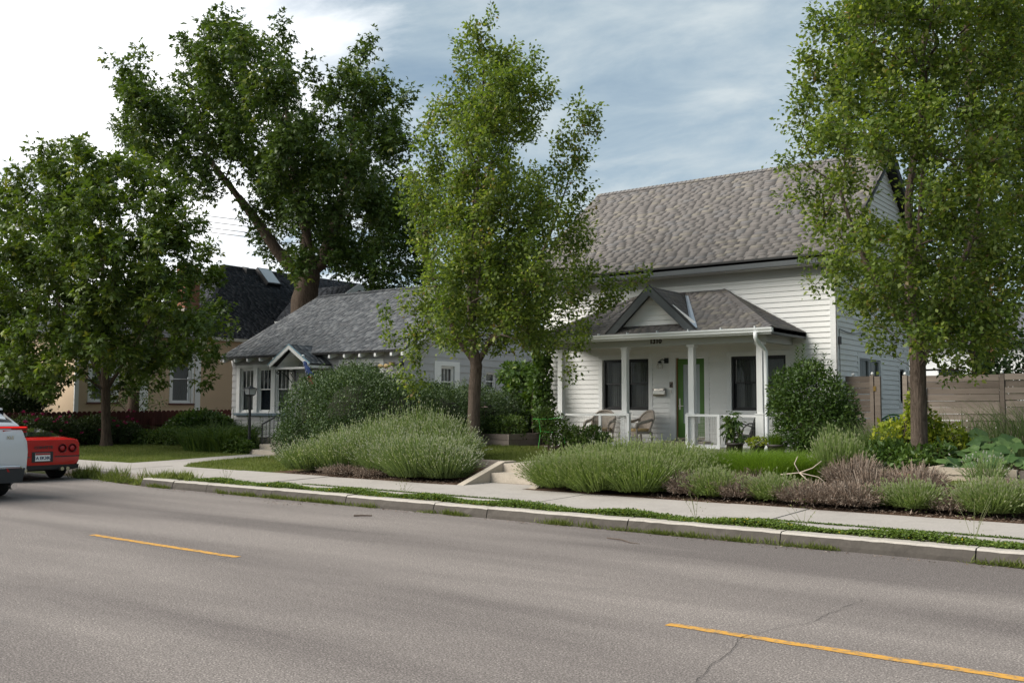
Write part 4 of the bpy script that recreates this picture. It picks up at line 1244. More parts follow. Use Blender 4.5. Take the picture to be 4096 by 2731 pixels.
plank_panel(tf, 0.51, 2.8, 0.74, 2.47, 12, YF + 0.01, 'fencewood', seed=10, g=0.007)
for xx in (-6.25, -4.25): ball(xx, YF + .02, 2.462, tf)
hk = thing('white_hanger', (-4.85, 22.84, 1.9), 'white painted boards hung on the fence behind the tree trunk', 'sign board')
box('board', -6.08, -6.03, YF - 0.045, YF - 0.025, 1.88, 2.24, 'gutterwhite', hk)
box('board', -5.82, -5.78, YF - 0.045, YF - 0.025, 1.72, 2.18, 'gutterwhite', hk)
# green plastic chair beyond the gate
gc = thing('garden_chair', (-6.78, 23.9, 0.72), 'green plastic garden chair behind the open gate', 'chair')
V = []; F = []
sl_ = MB()
for i in range(7):
    a = -1 + 2 * i / 6
    sl_.prism([(a * 0.24 - .03, 0.20, 0.42), (a * 0.24 + .03, 0.20, 0.42), (a * 0.24 + .03, 0.30, 0.80 - 0.10 * a * a), (a * 0.24 - .03, 0.30, 0.80 - 0.10 * a * a)], (0, 0.015, 0))
loc_part(gc, 'backrest', sl_, 'greenplastic')
s = MB(); s.tube([(-0.29, 0.2, 0.40)] + [(a * 0.29, 0.27 + 0.03 * (1 - a * a), 0.84 - 0.14 * a * a) for a in np.linspace(-1, 1, 9)] + [(0.29, 0.2, 0.40)], 0.022, 7); loc_part(gc, 'rim', s, 'greenplastic', True)
loc_part(gc, 'seat', MB().box(-0.25, 0.25, -0.22, 0.22, 0.40, 0.425), 'greenplastic')
for sx_ in (-1, 1):
    s = MB(); s.tube([(sx_ * .29, 0.22, 0.64), (sx_ * .30, -0.18, 0.62), (sx_ * .29, -0.25, 0.52), (sx_ * .27, -0.24, 0.0)], 0.022, 7); loc_part(gc, 'armrest', s, 'greenplastic', True)
    loc_part(gc, 'leg', MB().tube([(sx_ * .25, 0.20, 0.42), (sx_ * .27, 0.24, 0.0)], 0.02, 6), 'greenplastic')
gc.rotation_euler = (0, 0, math.radians(20))
# raised beds
rb = thing('raised_bed', (-16.5, 21.2, 0.66), 'dark weathered timber raised bed on the grass before the hedge', 'raised bed')
zb = gz(-16, 20.5)
for k in (0, 1):
    za_ = zb + 0.02 + k * 0.158
    box('board', -17.6, -15.75, 20.50, 20.54, za_, za_ + 0.150, 'bedwood', rb)
    box('board', -15.748, -15.71, 20.46, 22.3, za_, za_ + 0.150, 'bedwood', rb)
    box('board', -17.6, -15.75, 22.2, 22.24, za_, za_ + 0.150, 'bedwood', rb)
box('soil', -17.6, -15.75, 20.545, 22.195, zb, zb + 0.26, 'mulch', rb)
rb2 = thing('raised_bed', (-3.6, 17.6, 0.5), 'pale timber raised bed holding the big leaved squash plants', 'raised bed')
zb = gz(-3.6, 17.2) - .01
for x0, x1, za_, hh, yy in ((-4.36, -3.02, zb + 0.125, 0.115, 17.2), (-4.28, -3.72, zb + 0.03, 0.085, 17.22), (-3.70, -3.02, zb + 0.01, 0.11, 17.205), (-2.80, -0.4, zb + 0.12, 0.12, 17.35)):
    box('timber', x0, x1, yy, yy + 0.12, za_, za_ + hh, 'palebed', rb2)
box('timber', -4.36, -4.25, 17.33, 19.8, zb + 0.12, zb + 0.235, 'palebed', rb2)
box('timber', -2.99, -2.89, 17.22, 19.8, zb + 0.03, zb + 0.22, 'bedwood', rb2)
box('soil', -4.25, -2.99, 17.33, 19.8, zb, zb + 0.19, 'mulch', rb2)

# ================================================================== GREY BUNGALOW
YBG, BXL, BXR = 23.5, -31.67, -22.53
B = thing('grey_bungalow', (-27, 27.8, 0.5), 'low grey bungalow with slate grey roof half hidden by the hedge', 'house')
PBf = lambda a, n, z: (a, YBG - n, z)
PBs = lambda a, n, z: (BXR + n, a, z)
bank = [(-31.18, -30.34), (-30.11, -29.30), (-29.07, -28.26)]
mids = [(-25.35, -24.61), (-24.41, -23.56)]
bh = [(a, b, 1.45, 3.17) for a, b in bank] + [(a, b, 1.6, 3.20) for a, b in mids] + [(-27.55, -26.6, 0.72, 2.78)]
bf = wall_mesh(PBf, BXL, BXR, 0.35, 3.80, bh, 0.16).build('front_wall', 'grey', B)
btr = [(-31.37, -28.07, 1.36, 3.29), (-25.60, -23.39, 1.5, 3.35), (-27.68, -26.47, 0.6, 2.92)]
flare = lambda z: 0.10 * max(0.0, (1.5 - z) / 1.1) ** 1.6
def spans_b(z, zt):
    hs = [(h[0], h[1]) for h in btr if h[2] < (z + zt) / 2 < h[3]]
    ex = flare(z)
    return [(a - (ex if a == BXL else 0), b + (ex if b == BXR else 0), a - (flare(zt) if a == BXL else 0), b + (flare(zt) if b == BXR else 0)) for a, b in cut(BXL, BXR, hs)]
boards(bf, PBf, 0.42, 3.78, 0.252, spans_b, 'grey', 'shingle_course', 0.030, 0.008, flare)
SY1 = 32.4
bsh = [(25.41, 26.11, 2.0, 3.14), (27.9, 28.5, 2.3, 3.0)]
bs = wall_mesh(PBs, YBG + 0.161, SY1, 0.35, 3.80, bsh, 0.16)
bs.prism([(BXR - 0.003, YBG + 0.161, 3.8), (BXR - 0.003, SY1, 3.8), (BXR - 0.003, 28.0, 6.2)], (-0.15, 0, 0))
bs = bs.build('side_wall', 'grey', B)
bst = [(25.05, 26.39, 1.85, 3.30), (27.8, 28.6, 2.2, 3.1)]
def spans_bs(z, zt):
    hs = [(h[0], h[1]) for h in bst if h[2] < (z + zt) / 2 < h[3]]
    lo = lambda q: YBG if q < 3.75 else YBG + (q - 3.75) / .56; hi = lambda q: SY1 if q < 3.8 else SY1 - (q - 3.8) / .56
    return [(max(a, lo(z)), min(b, hi(z)), max(a, lo(zt)), min(b, hi(zt))) for a, b in cut(YBG, SY1, hs) if min(b, hi(zt)) > max(a, lo(zt))]
boards(bs, PBs, 0.42, 5.9, 0.252, spans_bs, 'grey', 'shingle_course', 0.030, 0.008, flare)
MB().box(BXL, BXL + .16, YBG + .17, SY1, 0.35, 3.8).build('side_wall', 'grey', B)
MB().prism([(BXL, YBG + .17, 3.8), (BXL, SY1, 3.8), (BXL, 28.0, 6.2)], (.15, 0, 0)).build('gable_wall', 'grey', B)
MB().box(BXL, BXR, SY1 - .16, SY1 - .005, 0.35, 3.8).build('back_wall', 'grey', B)
# roof
BRX0, BRX1, BEY, BEZ, BRY, BRZ = -31.9, -22.05, 23.05, 3.60, 28.0, 6.43
br = MB(); br.prism([(BRX0, BEY, BEZ), (BRX0, BRY, BRZ), (BRX0, 33.0, BEZ), (BRX0, 33.0, BEZ - .07), (BRX0, BRY, BRZ - .08), (BRX0, BEY, BEZ - .07)], (BRX1 - BRX0, 0, 0))
broof = br.build('roof', 'drip', B)
Lb = math.hypot(BRY - BEY, BRZ - BEZ)
shingles(broof, (BRX0, BEY, BEZ), (1, 0, 0), (0, BRY - BEY, BRZ - BEZ), (0, -(BRZ - BEZ), BRY - BEY), Lb, lambda v: (0, BRX1 - BRX0), SH_BUNG, exp=0.16, wr=(0.12, 0.38), th=(0.006, 0.013), single=300, key=lambda p: (p - Vector((-26.3, 24.5, 4.5))).length, seed=21)
c_ = MB(); cc = []; x = BRX0
while x < BRX1:
    for sg in (-1, 1):
        c_.add([(x, BRY, BRZ + .035), (x + .18, BRY, BRZ + .05), (x + .18, BRY + sg * .15, BRZ - .035), (x, BRY + sg * .15, BRZ - .05)], [(0, 1, 2, 3) if sg < 0 else (3, 2, 1, 0)]); cc.append(random.choice(SH_BUNG))
    x += 0.17
mknp('ridge_cap', c_.V, c_.F, 'shingle', broof, col=cc)
for x in (-31.75, -31.05, -30.28, -29.54, -28.75, -25.72, -24.96, -24.20, -23.45, -22.70, -22.2):
    MB().prism([(x, 23.06, 3.50), (x, 23.48, 3.74), (x, 23.48, 3.50), (x, 23.12, 3.38), (x, 23.06, 3.40)], (0.09, 0, 0)).build('rafter_tail', 'whitetrim', B)
for x0 in (BRX0 + .01, BRX1 - .04):
    for sg in (-1, 1):
        MB().prism([(x0, BRY + sg * 4.93, BEZ - .02), (x0, BRY, BRZ - .03), (x0, BRY, BRZ - .20), (x0, BRY + sg * 4.93, BEZ - .17)], (.03, 0, 0)).build('barge_board', 'whitetrim', B)
for y in (24.2, 31.6): # knee braces under the rakes
    MB().beam((BXR + .02, y, 3.25), (BXR + .42, y, 3.62), .08, .10).build('knee_brace', 'whitetrim', B)
MB().beam((BXL - .02, 23.6, 3.15), (BXL - .22, 23.6, 3.62), .08, .10).build('knee_brace', 'whitetrim', B)
# front windows
for (a0, a1, z0, z1), hl in ((btr[0], bank), (btr[1], mids)):
    c_ = PB(PBf)
    xs = [a0] + [q for h in hl for q in h] + [a1]
    for i in range(0, len(xs), 2): c_.b(xs[i], xs[i + 1], 0.0, 0.045, z0 + .09, z1)
    for h in hl: c_.b(h[0], h[1], 0.0, 0.045, (3.17 if hl is bank else 3.20), z1); c_.b(h[0], h[1], 0, 0.045, z0 + .09, z0 + .10)
    c_.build('window_casing', 'whitetrim', B)
    PB(PBf).b(a0 - .04, a1 + .04, 0.0, 0.12, z0 + .0, z0 + .088).build('window_sill', 'bluegrey', B)
    for i, (p, q) in enumerate(hl):
        double_hung(B, PBf, p + .004, q - .004, z0 + .10, (3.168 if hl is bank else 3.198), 'whitetrim', 2 if hl is bank else 2, None, 0.055, 'sheer', 0.045, curt=not (hl is bank and i == 1))
cu_ = curtain(PBf, -30.08, -29.33, 1.5, 3.15, -0.2, B, paint('patterned_curtain', (0.045, 0.06, 0.09), 0.9, 16, 0.9))
cu_['label'] = 'dark patterned curtain'
PB(PBf).b(-27.68, -27.56, 0.0, .04, .60, 2.92).build('door_casing', 'whitetrim', B); PB(PBf).b(-26.59, -26.47, 0.0, .04, .60, 2.92).build('door_casing', 'whitetrim', B); PB(PBf).b(-27.56, -26.59, 0.0, .04, 2.79, 2.92).build('door_casing', 'whitetrim', B)
PB(PBf).b(-27.545, -26.605, -.1, -.05, .73, 2.775).build('door', 'black', B)
# side windows
c_ = PB(PBs); c_.b(25.05, 25.40, 0, .045, 1.85, 3.30); c_.b(26.12, 26.39, 0, .045, 1.85, 3.30); c_.b(25.40, 26.12, 0, .045, 3.145, 3.30); c_.b(25.40, 26.12, 0, .045, 1.85, 1.99); c_.build('window_casing', 'whitetrim', B)
double_hung(B, PBs, 25.415, 26.105, 2.0, 3.14, 'whitetrim', 2, None, 0.05, 'sheer', 0.045)
PB(PBs).frame(27.8, 28.6, 2.2, 3.1, .1, 0, .04).build('window_casing', 'grey', B)
double_hung(B, PBs, 27.9, 28.5, 2.3, 3.0, 'whitetrim', 0, None, 0.04, 'whitetrim', 0.045)
# side porch hood on two braced posts
sp = MB(); sp.box(BXR + .03, BXR + 1.0, 30.6, 32.0, 3.55, 3.62); sp.box(BXR + .8, BXR + .92, 30.7, 30.82, 2.75, 3.55); sp.beam((BXR + .06, 30.76, 2.75), (BXR + .86, 30.76, 3.5), .10, .12); sp.box(BXR + .03, BXR + .15, 30.7, 30.82, 1.0, 3.54)
sp.build('side_hood', 'whitetrim', B)
# portico hood
PQX, PQZ, PQY = -27.06, 3.88, 22.45
pm = MB()
for sg in (-1, 1):
    e = (PQX + sg * 1.10, 3.20)
    V = [(e[0], PQY, e[1]), (PQX, PQY, PQZ), (PQX, 24.2, PQZ), (e[0], 23.45, e[1]), (e[0], PQY, e[1] - .05), (PQX, PQY, PQZ - .06), (PQX, 24.2, PQZ - .06), (e[0], 23.45, e[1] - .05)]
    pm.add(V, [(0, 1, 2, 3), (4, 7, 6, 5), (0, 4, 5, 1), (3, 7, 4, 0)] if sg < 0 else [(3, 2, 1, 0), (5, 6, 7, 4), (1, 5, 4, 0), (0, 4, 7, 3)])
phood = pm.build('portico_roof', 'drip', B)
Lp = math.hypot(1.10, .68)
shingles(phood, (PQX + 1.10, PQY - .01, 3.20), (0, 1, 0), (-1.10, 0, .68), (.68, 0, 1.10), Lp, lambda v: (0, 1.02 + .75 * v / Lp), SH_BUNG, exp=.15, wr=(.14, .32), seed=31, single=30, key=near)
shingles(phood, (PQX - 1.10, PQY - .01, 3.20), (0, 1, 0), (1.10, 0, .68), (-.68, 0, 1.10), Lp, lambda v: (0, 1.02 + .75 * v / Lp), SH_BUNG, exp=.15, wr=(.14, .32), seed=32)
for sg in (-1, 1):
    MB().prism([(PQX + sg * 1.12, PQY - .04, 3.19), (PQX, PQY - .04, PQZ + .005), (PQX, PQY - .04, PQZ - .15), (PQX + sg * 1.0, PQY - .04, 3.11)], (0, .04, 0)).build('barge_board', 'whitetrim', B)
    MB().prism([(PQX + sg * 1.14, PQY - .05, 3.215), (PQX, PQY - .05, PQZ + .03), (PQX, PQY - .05, PQZ + .004), (PQX + sg * 1.12, PQY - .05, 3.185)], (0, .03, 0)).build('edge_strip', 'bluetrim', B)
    MB().box(PQX + sg * 1.08, PQX + sg * 1.04, PQY + .0, 23.44, 3.06, 3.15).build('eave_board', 'whitetrim', B)
V = []; F = []
for i in range(13):
    a = math.pi * i / 12
    V += [(PQX - .72 * math.cos(a), PQY + .22, 3.10 + .42 * math.sin(a)), (PQX - .72 * math.cos(a), 23.47, 3.10 + .42 * math.sin(a))]
mk('arched_ceiling', V, [(2 * i, 2 * i + 1, 2 * i + 3, 2 * i + 2) for i in range(12)], 'whitetrim', B, True)
V = [(PQX - .98, PQY + .22, 3.10)] + [(PQX - .72 * math.cos(math.pi * i / 12), PQY + .22, 3.10 + .42 * math.sin(math.pi * i / 12)) for i in range(13)] + [(PQX + .98, PQY + .22, 3.10), (PQX, PQY + .22, PQZ - .08)]
mk('tympanum', V, [tuple(range(len(V) - 1, -1, -1))], 'whitetrim', B)
MB().box(PQX - 1.0, PQX + 1.0, PQY + .15, PQY + .3, 3.03, 3.098).build('tie_beam', 'whitetrim', B)
for sg in (-1, 1):
    s = MB(); xx = PQX + sg * .86
    s.tube([(xx, 23.46, 2.35), (xx, 23.3, 2.6), (xx, 23.0, 2.85), (xx, 22.7, 2.98), (xx, 22.6, 2.92), (xx, 22.66, 2.86), (xx, 22.72, 2.92)], .018, 6)
    s.tube([(xx, 23.46, 3.0), (xx, 22.65, 3.02)], .018, 6); s.tube([(xx, 23.45, 2.35), (xx, 23.45, 3.0)], .018, 6)
    s.tube([(xx, 23.38, 2.75), (xx, 23.28, 2.85), (xx, 23.2, 2.95), (xx, 23.28, 2.99), (xx, 23.34, 2.92), (xx, 23.27, 2.88)], .014, 6)
    s.build('scroll_bracket', 'iron', B, True)
# light fixture at the corner
fx = thing('flood_light', (-22.9, 23.3, 3.1), 'tan twin flood light on the corner of the grey bungalow', 'lamp')
box('mount', -22.98, -22.88, 23.30, 23.48, 3.08, 3.20, 'cushion', fx)
for dx_ in (-.22, .06): 
    s = MB(); s.tube([(-22.95 + dx_ * .3, 23.32, 3.12), (-22.95 + dx_, 23.22, 3.06)], .02, 6); s.lathe([(.03, .1), (.06, .02), (.085, -.08), (.075, -.09)][::-1], (-22.97 + dx_, 23.16, 3.06), 10, 'x'); s.build('lamp_head', 'cushion', fx, True)
sc = MB(); sc.tube([(-22.86, 23.40, 3.10), (-22.45, 23.30, 3.12)], .025, 6); sc.lathe([(.04, -.05), (.10, -.02), (.10, .06), (.05, .1)], (-22.40, 23.28, 3.12), 10, 'x'); sc.build('camera_arm', 'plastic', fx)
# flag on a short pole
fg = thing('flag', (-26.15, 22.5, 3.2), 'furled blue and red starred flag hanging from the portico of the grey bungalow', 'flag')
s = MB(); s.tube([(-26.30, 22.45, 3.46), (-25.72, 22.3, 2.72)], .016, 6); s.build('pole', 'whitetrim', fg)
s = MB(); s.lathe([(.0, 0), (.05, .01), (.055, .04), (.03, .07), (.0, .075)], (-26.30, 22.43, 3.44), 10); s.build('bracket', 'gutterwhite', fg, True)
def furl(x0, z0, x1, z1, r0, r1, mat, name):
    P_ = [(x0 + (x1 - x0) * i / 8, 22.36 + .02 * math.sin(i * 2.1), z0 + (z1 - z0) * i / 8) for i in range(9)]
    s = MB(); s.tube(P_, [r0 + (r1 - r0) * i / 8 + .015 * math.sin(i * 1.9) for i in range(9)], 7); return s.build(name, mat, fg, True)
furl(-26.16, 3.26, -25.80, 2.74, .05, .13, paint('navy_flag_cloth', (0.035, 0.06, 0.17), .3, 12, .85), 'canton')
furl(-25.86, 2.76, -25.68, 2.40, .12, .07, paint('red_flag_cloth', (0.34, 0.03, 0.03), .3, 9, .85), 'stripe')
furl(-25.93, 2.70, -25.86, 2.38, .05, .04, 'gutterwhite', 'stripe')
for k in range(7):
    a = .12 + k * .12; p = Vector((-26.16 + .36 * a, 22.36, 3.26 - .52 * a))
    s = MB(); V = []
    for i in range(10):
        rr_ = (.020 if i % 2 == 0 else .009); an = math.pi / 2 + i * math.pi / 5
        V.append((p.x + (-.02 if k % 2 else .03) + rr_ * math.cos(an), 22.355 - .066 - .075 * a, p.z + rr_ * math.sin(an)))
    mk('star', V, [tuple(range(9, -1, -1))], 'gutterwhite', fg)
# front steps with iron rail
bstp = thing('bungalow_steps', (-24.0, 19.3, .2), 'pale concrete steps beside the lamp post in front of the bungalow', 'steps')
for (y0, y1, zt) in ((19.0, 19.4, .375), (19.4, 19.85, .53), (19.85, 20.4, .685)):
    box('tread', -24.72, -23.2, y0, y1, .1, zt, 'step', bstp)
box('landing', -26.0, -23.2, 20.4, 21.2, .1, .69, 'step', bstp)
ir = MB()
ir.tube([(-24.66, 19.45, 1.15), (-24.66, 20.3, 1.52), (-24.66, 21.1, 1.54)], .022, 6); ir.tube([(-24.66, 19.45, .66), (-24.66, 20.3, .98), (-24.66, 21.1, 1.0)], .012, 5)
for i in range(12):
    y = 19.45 + i * .15; zt = 1.15 + (y - 19.45) * .43 if y < 20.3 else 1.53
    ir.tube([(-24.66, y, .5 + min(.2, (y - 19.45) * .3)), (-24.66, y, zt)], .022 if i % 5 == 0 else .010, 5)
for i in range(8): ir.tube([(-24.6 + i * .16, 21.15, .69), (-24.6 + i * .16, 21.15, 1.54)], .010, 5)
ir.tube([(-24.66, 21.15, 1.54), (-23.3, 21.15, 1.54)], .018, 5)
ir.build('hand_rail', 'iron', bstp)
rp = MB(); rp.lathe([(.11, 0), (.16, .25), (.16, .28)], (-24.3, 20.7, .69), 12); 
tag(rp.build('flower_pot', paint('terracotta', (0.36, 0.075, 0.04), .15, 8, .8)), 'small red flower pot behind the black iron hand rail', 'flower pot')
# lamp post
lp = thing('lamp_post', (-25.0, 19.22, .25), 'black garden lamp post with square glass lantern by the bungalow steps', 'lamp post')
MB().lathe([(.075, 0), (.07, .12), (.045, .16), (.042, 1.78), (.06, 1.80)], (-25.0, 19.22, .25), 12).build('post', 'iron', lp)
def frus(x, y, z0, z1, r0, r1):
    return [(x - r0, y - r0, z0), (x + r0, y - r0, z0), (x + r0, y + r0, z0), (x - r0, y + r0, z0), (x - r1, y - r1, z1), (x + r1, y - r1, z1), (x + r1, y + r1, z1), (x - r1, y + r1, z1)]
lc = (-25.0, 19.22)
g_ = MB(); g_.add(frus(*lc, 2.07, 2.25, .10, .135), BOXF); g_.build('glass', paint('lantern_glass', (0.34, 0.35, 0.36), .1, 6, .15), lp)
c_ = MB(); c_.add(frus(*lc, 2.255, 2.32, .175, .05), BOXF); c_.add(frus(*lc, 2.322, 2.35, .03, .012), BOXF); c_.add(frus(*lc, 2.03, 2.068, .08, .11), BOXF)
for sx_ in (-1, 1):
    for sy_ in (-1, 1): c_.beam((lc[0] + sx_ * .105, lc[1] + sy_ * .105, 2.06), (lc[0] + sx_ * .142, lc[1] + sy_ * .142, 2.26), .016, .016)
c_.build('lantern_frame', 'iron', lp)

# ================================================================== TAN HOUSE (far left)
TX = -38.0
TH = thing('tan_house', (-42, 30, .6), 'tan clapboard house with dark hip roof, skylight and brick chimney far left', 'house')
PT = lambda a, n, z: (TX + n, a, z)
tw = [(21.2, 22.3, 1.86, 3.9), (24.98, 25.95, 1.84, 3.9), (29.5, 30.5, 1.84, 3.9)]
tb_ = wall_mesh(PT, 20.5, 42, .4, 4.75, tw, .16).build('side_wall', 'tan', TH)
ttr = [(a - .13, b + .13, z0 - .02, z1 + .14) for a, b, z0, z1 in tw] + [(23.40, 23.80, 0, 9), (26.13, 26.42, 0, 9), (20.5, 20.68, 0, 9), (24.6, 24.68, 0, 9)]
def spans_t(z, zt):
    hs = [(h[0], h[1]) for h in ttr if h[2] < (z + zt) / 2 < h[3]]
    return [(a, b, a, b) for a, b in cut(20.5, 34, hs)]
boards(tb_, PT, .6, 4.7, .15, spans_t, 'tan')
for a, b in ((23.40, 23.80), (26.13, 26.42), (20.5, 20.68)): PB(PT).b(a, b, 0, .05, .6, 4.72).build('corner_board', 'gutterwhite', TH)
PB(PT).b(24.6, 24.68, 0, .03, .6, 4.72).build('corner_board', 'tan', TH)
for a, b, z0, z1 in tw:
    PB(PT).frame(a - .13, b + .13, z0 - .01, z1 + .14, .13, 0, .04, .02).build('window_casing', 'gutterwhite', TH)
    double_hung(TH, PT, a, b, z0, z1, 'gutterwhite', 0, None, .06, 'frost', .05)
    PB(PT).b(a - .16, b + .16, 0, .10, z0 - .08, z0 - .012).build('window_sill', 'redbrown', TH)
MB().box(-46.4, TX - .16, 20.5, 20.66, .4, 4.7).build('front_wall', 'tan', TH)
TE, TZ, TRX, TRZ = -37.6, 4.85, -42.0, 9.0
ty0, ty1 = 26.06, 30.46
rf = MB()
e1_, e2_, r1_, r2_, r3_ = (TE, ty0, TZ), (TE, 44, TZ), (TRX, ty1, TRZ), (TRX, 44, TRZ), (-46.4, ty0, TZ)
rf.add([e1_, e2_, r2_, r1_, r3_, (-46.4, 44, TZ)], [(0, 1, 2, 3), (4, 0, 3), (4, 3, 2, 5), (0, 4, 5, 1), (1, 5, 2)])
trf = rf.build('roof', 'drip', TH)
Lt = math.hypot(TE - TRX, TRZ - TZ)
shingles(trf, e1_, (0, 1, 0), (TRX - TE, 0, TRZ - TZ), (TRZ - TZ, 0, TE - TRX), Lt, lambda v: ((ty1 - ty0) * v / Lt, 14), SH_DARK, exp=.17, wr=(.2, .5), th=(.006, .012), single=120, key=lambda p: (p - Vector((-40, 30.5, 7))).length, seed=41)
shingles(trf, r3_, (1, 0, 0), (0, ty1 - ty0, TRZ - TZ), (0, -(TRZ - TZ), ty1 - ty0), math.hypot(ty1 - ty0, TRZ - TZ), lambda v: (4.4 * v / Lt, 8.8 - 4.4 * v / Lt), SH_DARK, exp=.17, wr=(.2, .5), th=(.006, .012), seed=42)
s_, e_ = Vector(e1_), Vector(r1_); dd = (e_ - s_); L_ = dd.length; dd.normalize(); sd_ = dd.cross(Vector((0, 0, 1))).normalized(); up_ = sd_.cross(dd)
hc = MB(); k = 0
while k < L_ - .1:
    p = s_ + dd * k; q = s_ + dd * (k + .2)
    for g in (1, -1):
        hc.add([p + up_ * .05, q + up_ * .03, q + sd_ * .16 * g - up_ * .04, p + sd_ * .16 * g - up_ * .02], [(0, 3, 2, 1) if g > 0 else (0, 1, 2, 3)])
    k += .17
mknp('hip_cap', hc.V, hc.F, 'shingle', trf, col=[random.choice(SH_DARK) for f in hc.F])
MB().box(TE - .1, TE + .1, ty0 - .1, 42, TZ - .14, TZ - .005).build('gutter', paint('cream_gutter', (.56, .53, .47), .03, 2, .5), TH)
MB().box(TX + .0, TE - .11, ty0, 42, TZ - .12, TZ - .10).build('soffit', 'soffit', TH)
# low front part
lf = MB(); lf.add([(TE, 20.1, 4.7), (TE, 26.0, 4.7), (-42, 26.0, 6.6), (-42, 23.5, 6.6), (-46.4, 20.1, 4.7), (-46.4, 26, 4.7)], [(0, 1, 2, 3), (4, 0, 3), (4, 3, 2, 5), (0, 4, 5, 1)]); lf.build('front_roof', paint('dark_roof', (.04, .042, .05), .15, 3, .9), TH)
# skylight and vent
uS = Vector((TRX - TE, 0, TRZ - TZ)).normalized(); nS = Vector((TRZ - TZ, 0, TE - TRX)).normalized()
def on_roof(y, x, h): return Vector((x, y, TZ + (TE - x) * (TRZ - TZ) / (TE - TRX))) + nS * h
V = [on_roof(32.35, -41.9, .0), on_roof(33.25, -41.9, .0), on_roof(33.25, -40.95, .0), on_roof(32.35, -40.95, .0)]
fr_ = MB(); fr_.add([v + nS * .02 for v in V] + [v + nS * .22 for v in V], [(0, 1, 5, 4), (1, 2, 6, 5), (2, 3, 7, 6), (3, 0, 4, 7), (4, 5, 6, 7)]); skf = fr_.build('skylight', 'drip', TH)
V = [on_roof(32.41, -41.86, .226), on_roof(33.19, -41.86, .226), on_roof(33.19, -41.0, .226), on_roof(32.41, -41.0, .226)]
mk('pane', V, [(0, 3, 2, 1)], 'roofglass', skf)
p = on_roof(31.75, -41.8, 0); MB().add([p + Vector(v) for v in ((-.2, -.2, 0), (.25, -.2, -.2), (.25, .2, -.2), (-.2, .2, 0), (-.15, -.18, .22), (.25, -.2, .08), (.25, .2, .08), (-.15, .18, .22))], BOXF).build('roof_vent', 'iron', TH)
# cross gable towards the bungalow
cg = MB()
gy0, gzr = 34.6, 8.0
cg.add([(-36.3, 31.2, 5.95), (-36.3, gy0, gzr), (-42, gy0, gzr), (-42, 31.2, 5.95), (-36.3, 38, 5.95), (-42, 38, 5.95)], [(0, 1, 2, 3), (1, 4, 5, 2)])
cgr = cg.build('cross_gable_roof', 'drip', TH)
Lc = math.hypot(gy0 - 31.2, gzr - 5.95)
shingles(cgr, (-42, 31.2, 5.95), (1, 0, 0), (0, gy0 - 31.2, gzr - 5.95), (0, -(gzr - 5.95), gy0 - 31.2), Lc, lambda v: (max(0, 2.55 - 1.9 * v / Lc), 5.7), SH_DARK, exp=.17, wr=(.2, .5), th=(.006, .012), seed=44)
MB().box(-39.1, -36.35, 31.12, 31.2, 5.72, 5.92).build('eave_board', 'gutterwhite', TH)
for sg in (-1, 1): MB().prism([(-36.32, gy0 + sg * 3.5, 5.9), (-36.32, gy0, gzr + .03), (-36.32, gy0, gzr - .3), (-36.32, gy0 + sg * 3.1, 5.85)], (.06, 0, 0)).build('barge_board', 'gutterwhite', TH)
MB().prism([(-36.7, 31.4, 4.7), (-36.7, 37.8, 4.7), (-36.7, 37.8, 6.0), (-36.7, gy0, gzr - .1), (-36.7, 31.4, 6.0)], (-.15, 0, 0)).build('gable_wall', 'tan', TH)
MB().box(-38.0, -36.7, 31.4, 31.55, 4.7, 5.9).build('gable_cheek', 'tan', TH)
# brick chimney
ch = MB(); ch.box(-40.45, -39.75, 26.7, 27.5, 5.2, 8.25); ch = ch.build('chimney', 'mortar', TH)
r = random.Random(2); bm_ = {}
zc_ = 6.3; row = 0
while zc_ < 8.2:
    for (ax, fixed, lo, hi, nrm_) in (('y', -39.75, 26.7, 27.5, 1), ('x', 26.7, -40.45, -39.75, -1)):
        a = lo - (row % 2) * .11
        while a < hi:
            p, q = max(a, lo - .008) + .006, min(a + .22, hi + .008) - .006
            a += .22
            if q - p < .03: continue
            if ax == 'y': box('brick', fixed - .02, fixed + .012, p, q, zc_ + .005, zc_ + .07, 'brick', ch)
            else: box('brick', p, q, fixed - .012, fixed + .02, zc_ + .005, zc_ + .07, 'brick', ch)
    zc_ += .076; row += 1

# red picket fence (property line), pickets one by one
rfn = thing('picket_fence', (-33.2, 20, .4), 'dark red dog eared board fence behind the rose bushes', 'fence')
pm_ = None; y = 13.0; r = random.Random(6); i = 0
while y < 25.2:
    V = []; z1 = 1.475 + (y - 16) * .012; z0 = .55; w = .181
    prof = [(0, z0), (w, z0), (w, z1 - .07), (w - .02, z1 - .025), (w - .06, z1 - .002), (w / 2, z1 + .004), (.06, z1 - .002), (.02, z1 - .025), (0, z1 - .07)]
    d = r.uniform(-.008, .008)
    MB().prism([(-33.2 + d, y + a, z) for a, z in prof], (.02, 0, 0)).build('picket', 'redfence', rfn)
    y += .187; i += 1
for z in (1.0, .62): box('rail', -33.18 + .025, -33.18 + .07, 13.0, 25.2, z, z + .09, 'redfence', rfn)
for y in (13.2, 16.2, 18.4, 20.9, 23.4): MB().lathe([(.10, 0), (.10, .95), (.085, .97)], (-33.02, y, .3), 10).build('post', 'redfence', rfn)
box('base_board', -33.2, -33.18, 13.0, 25.2, .25, .56, 'redfence', rfn)

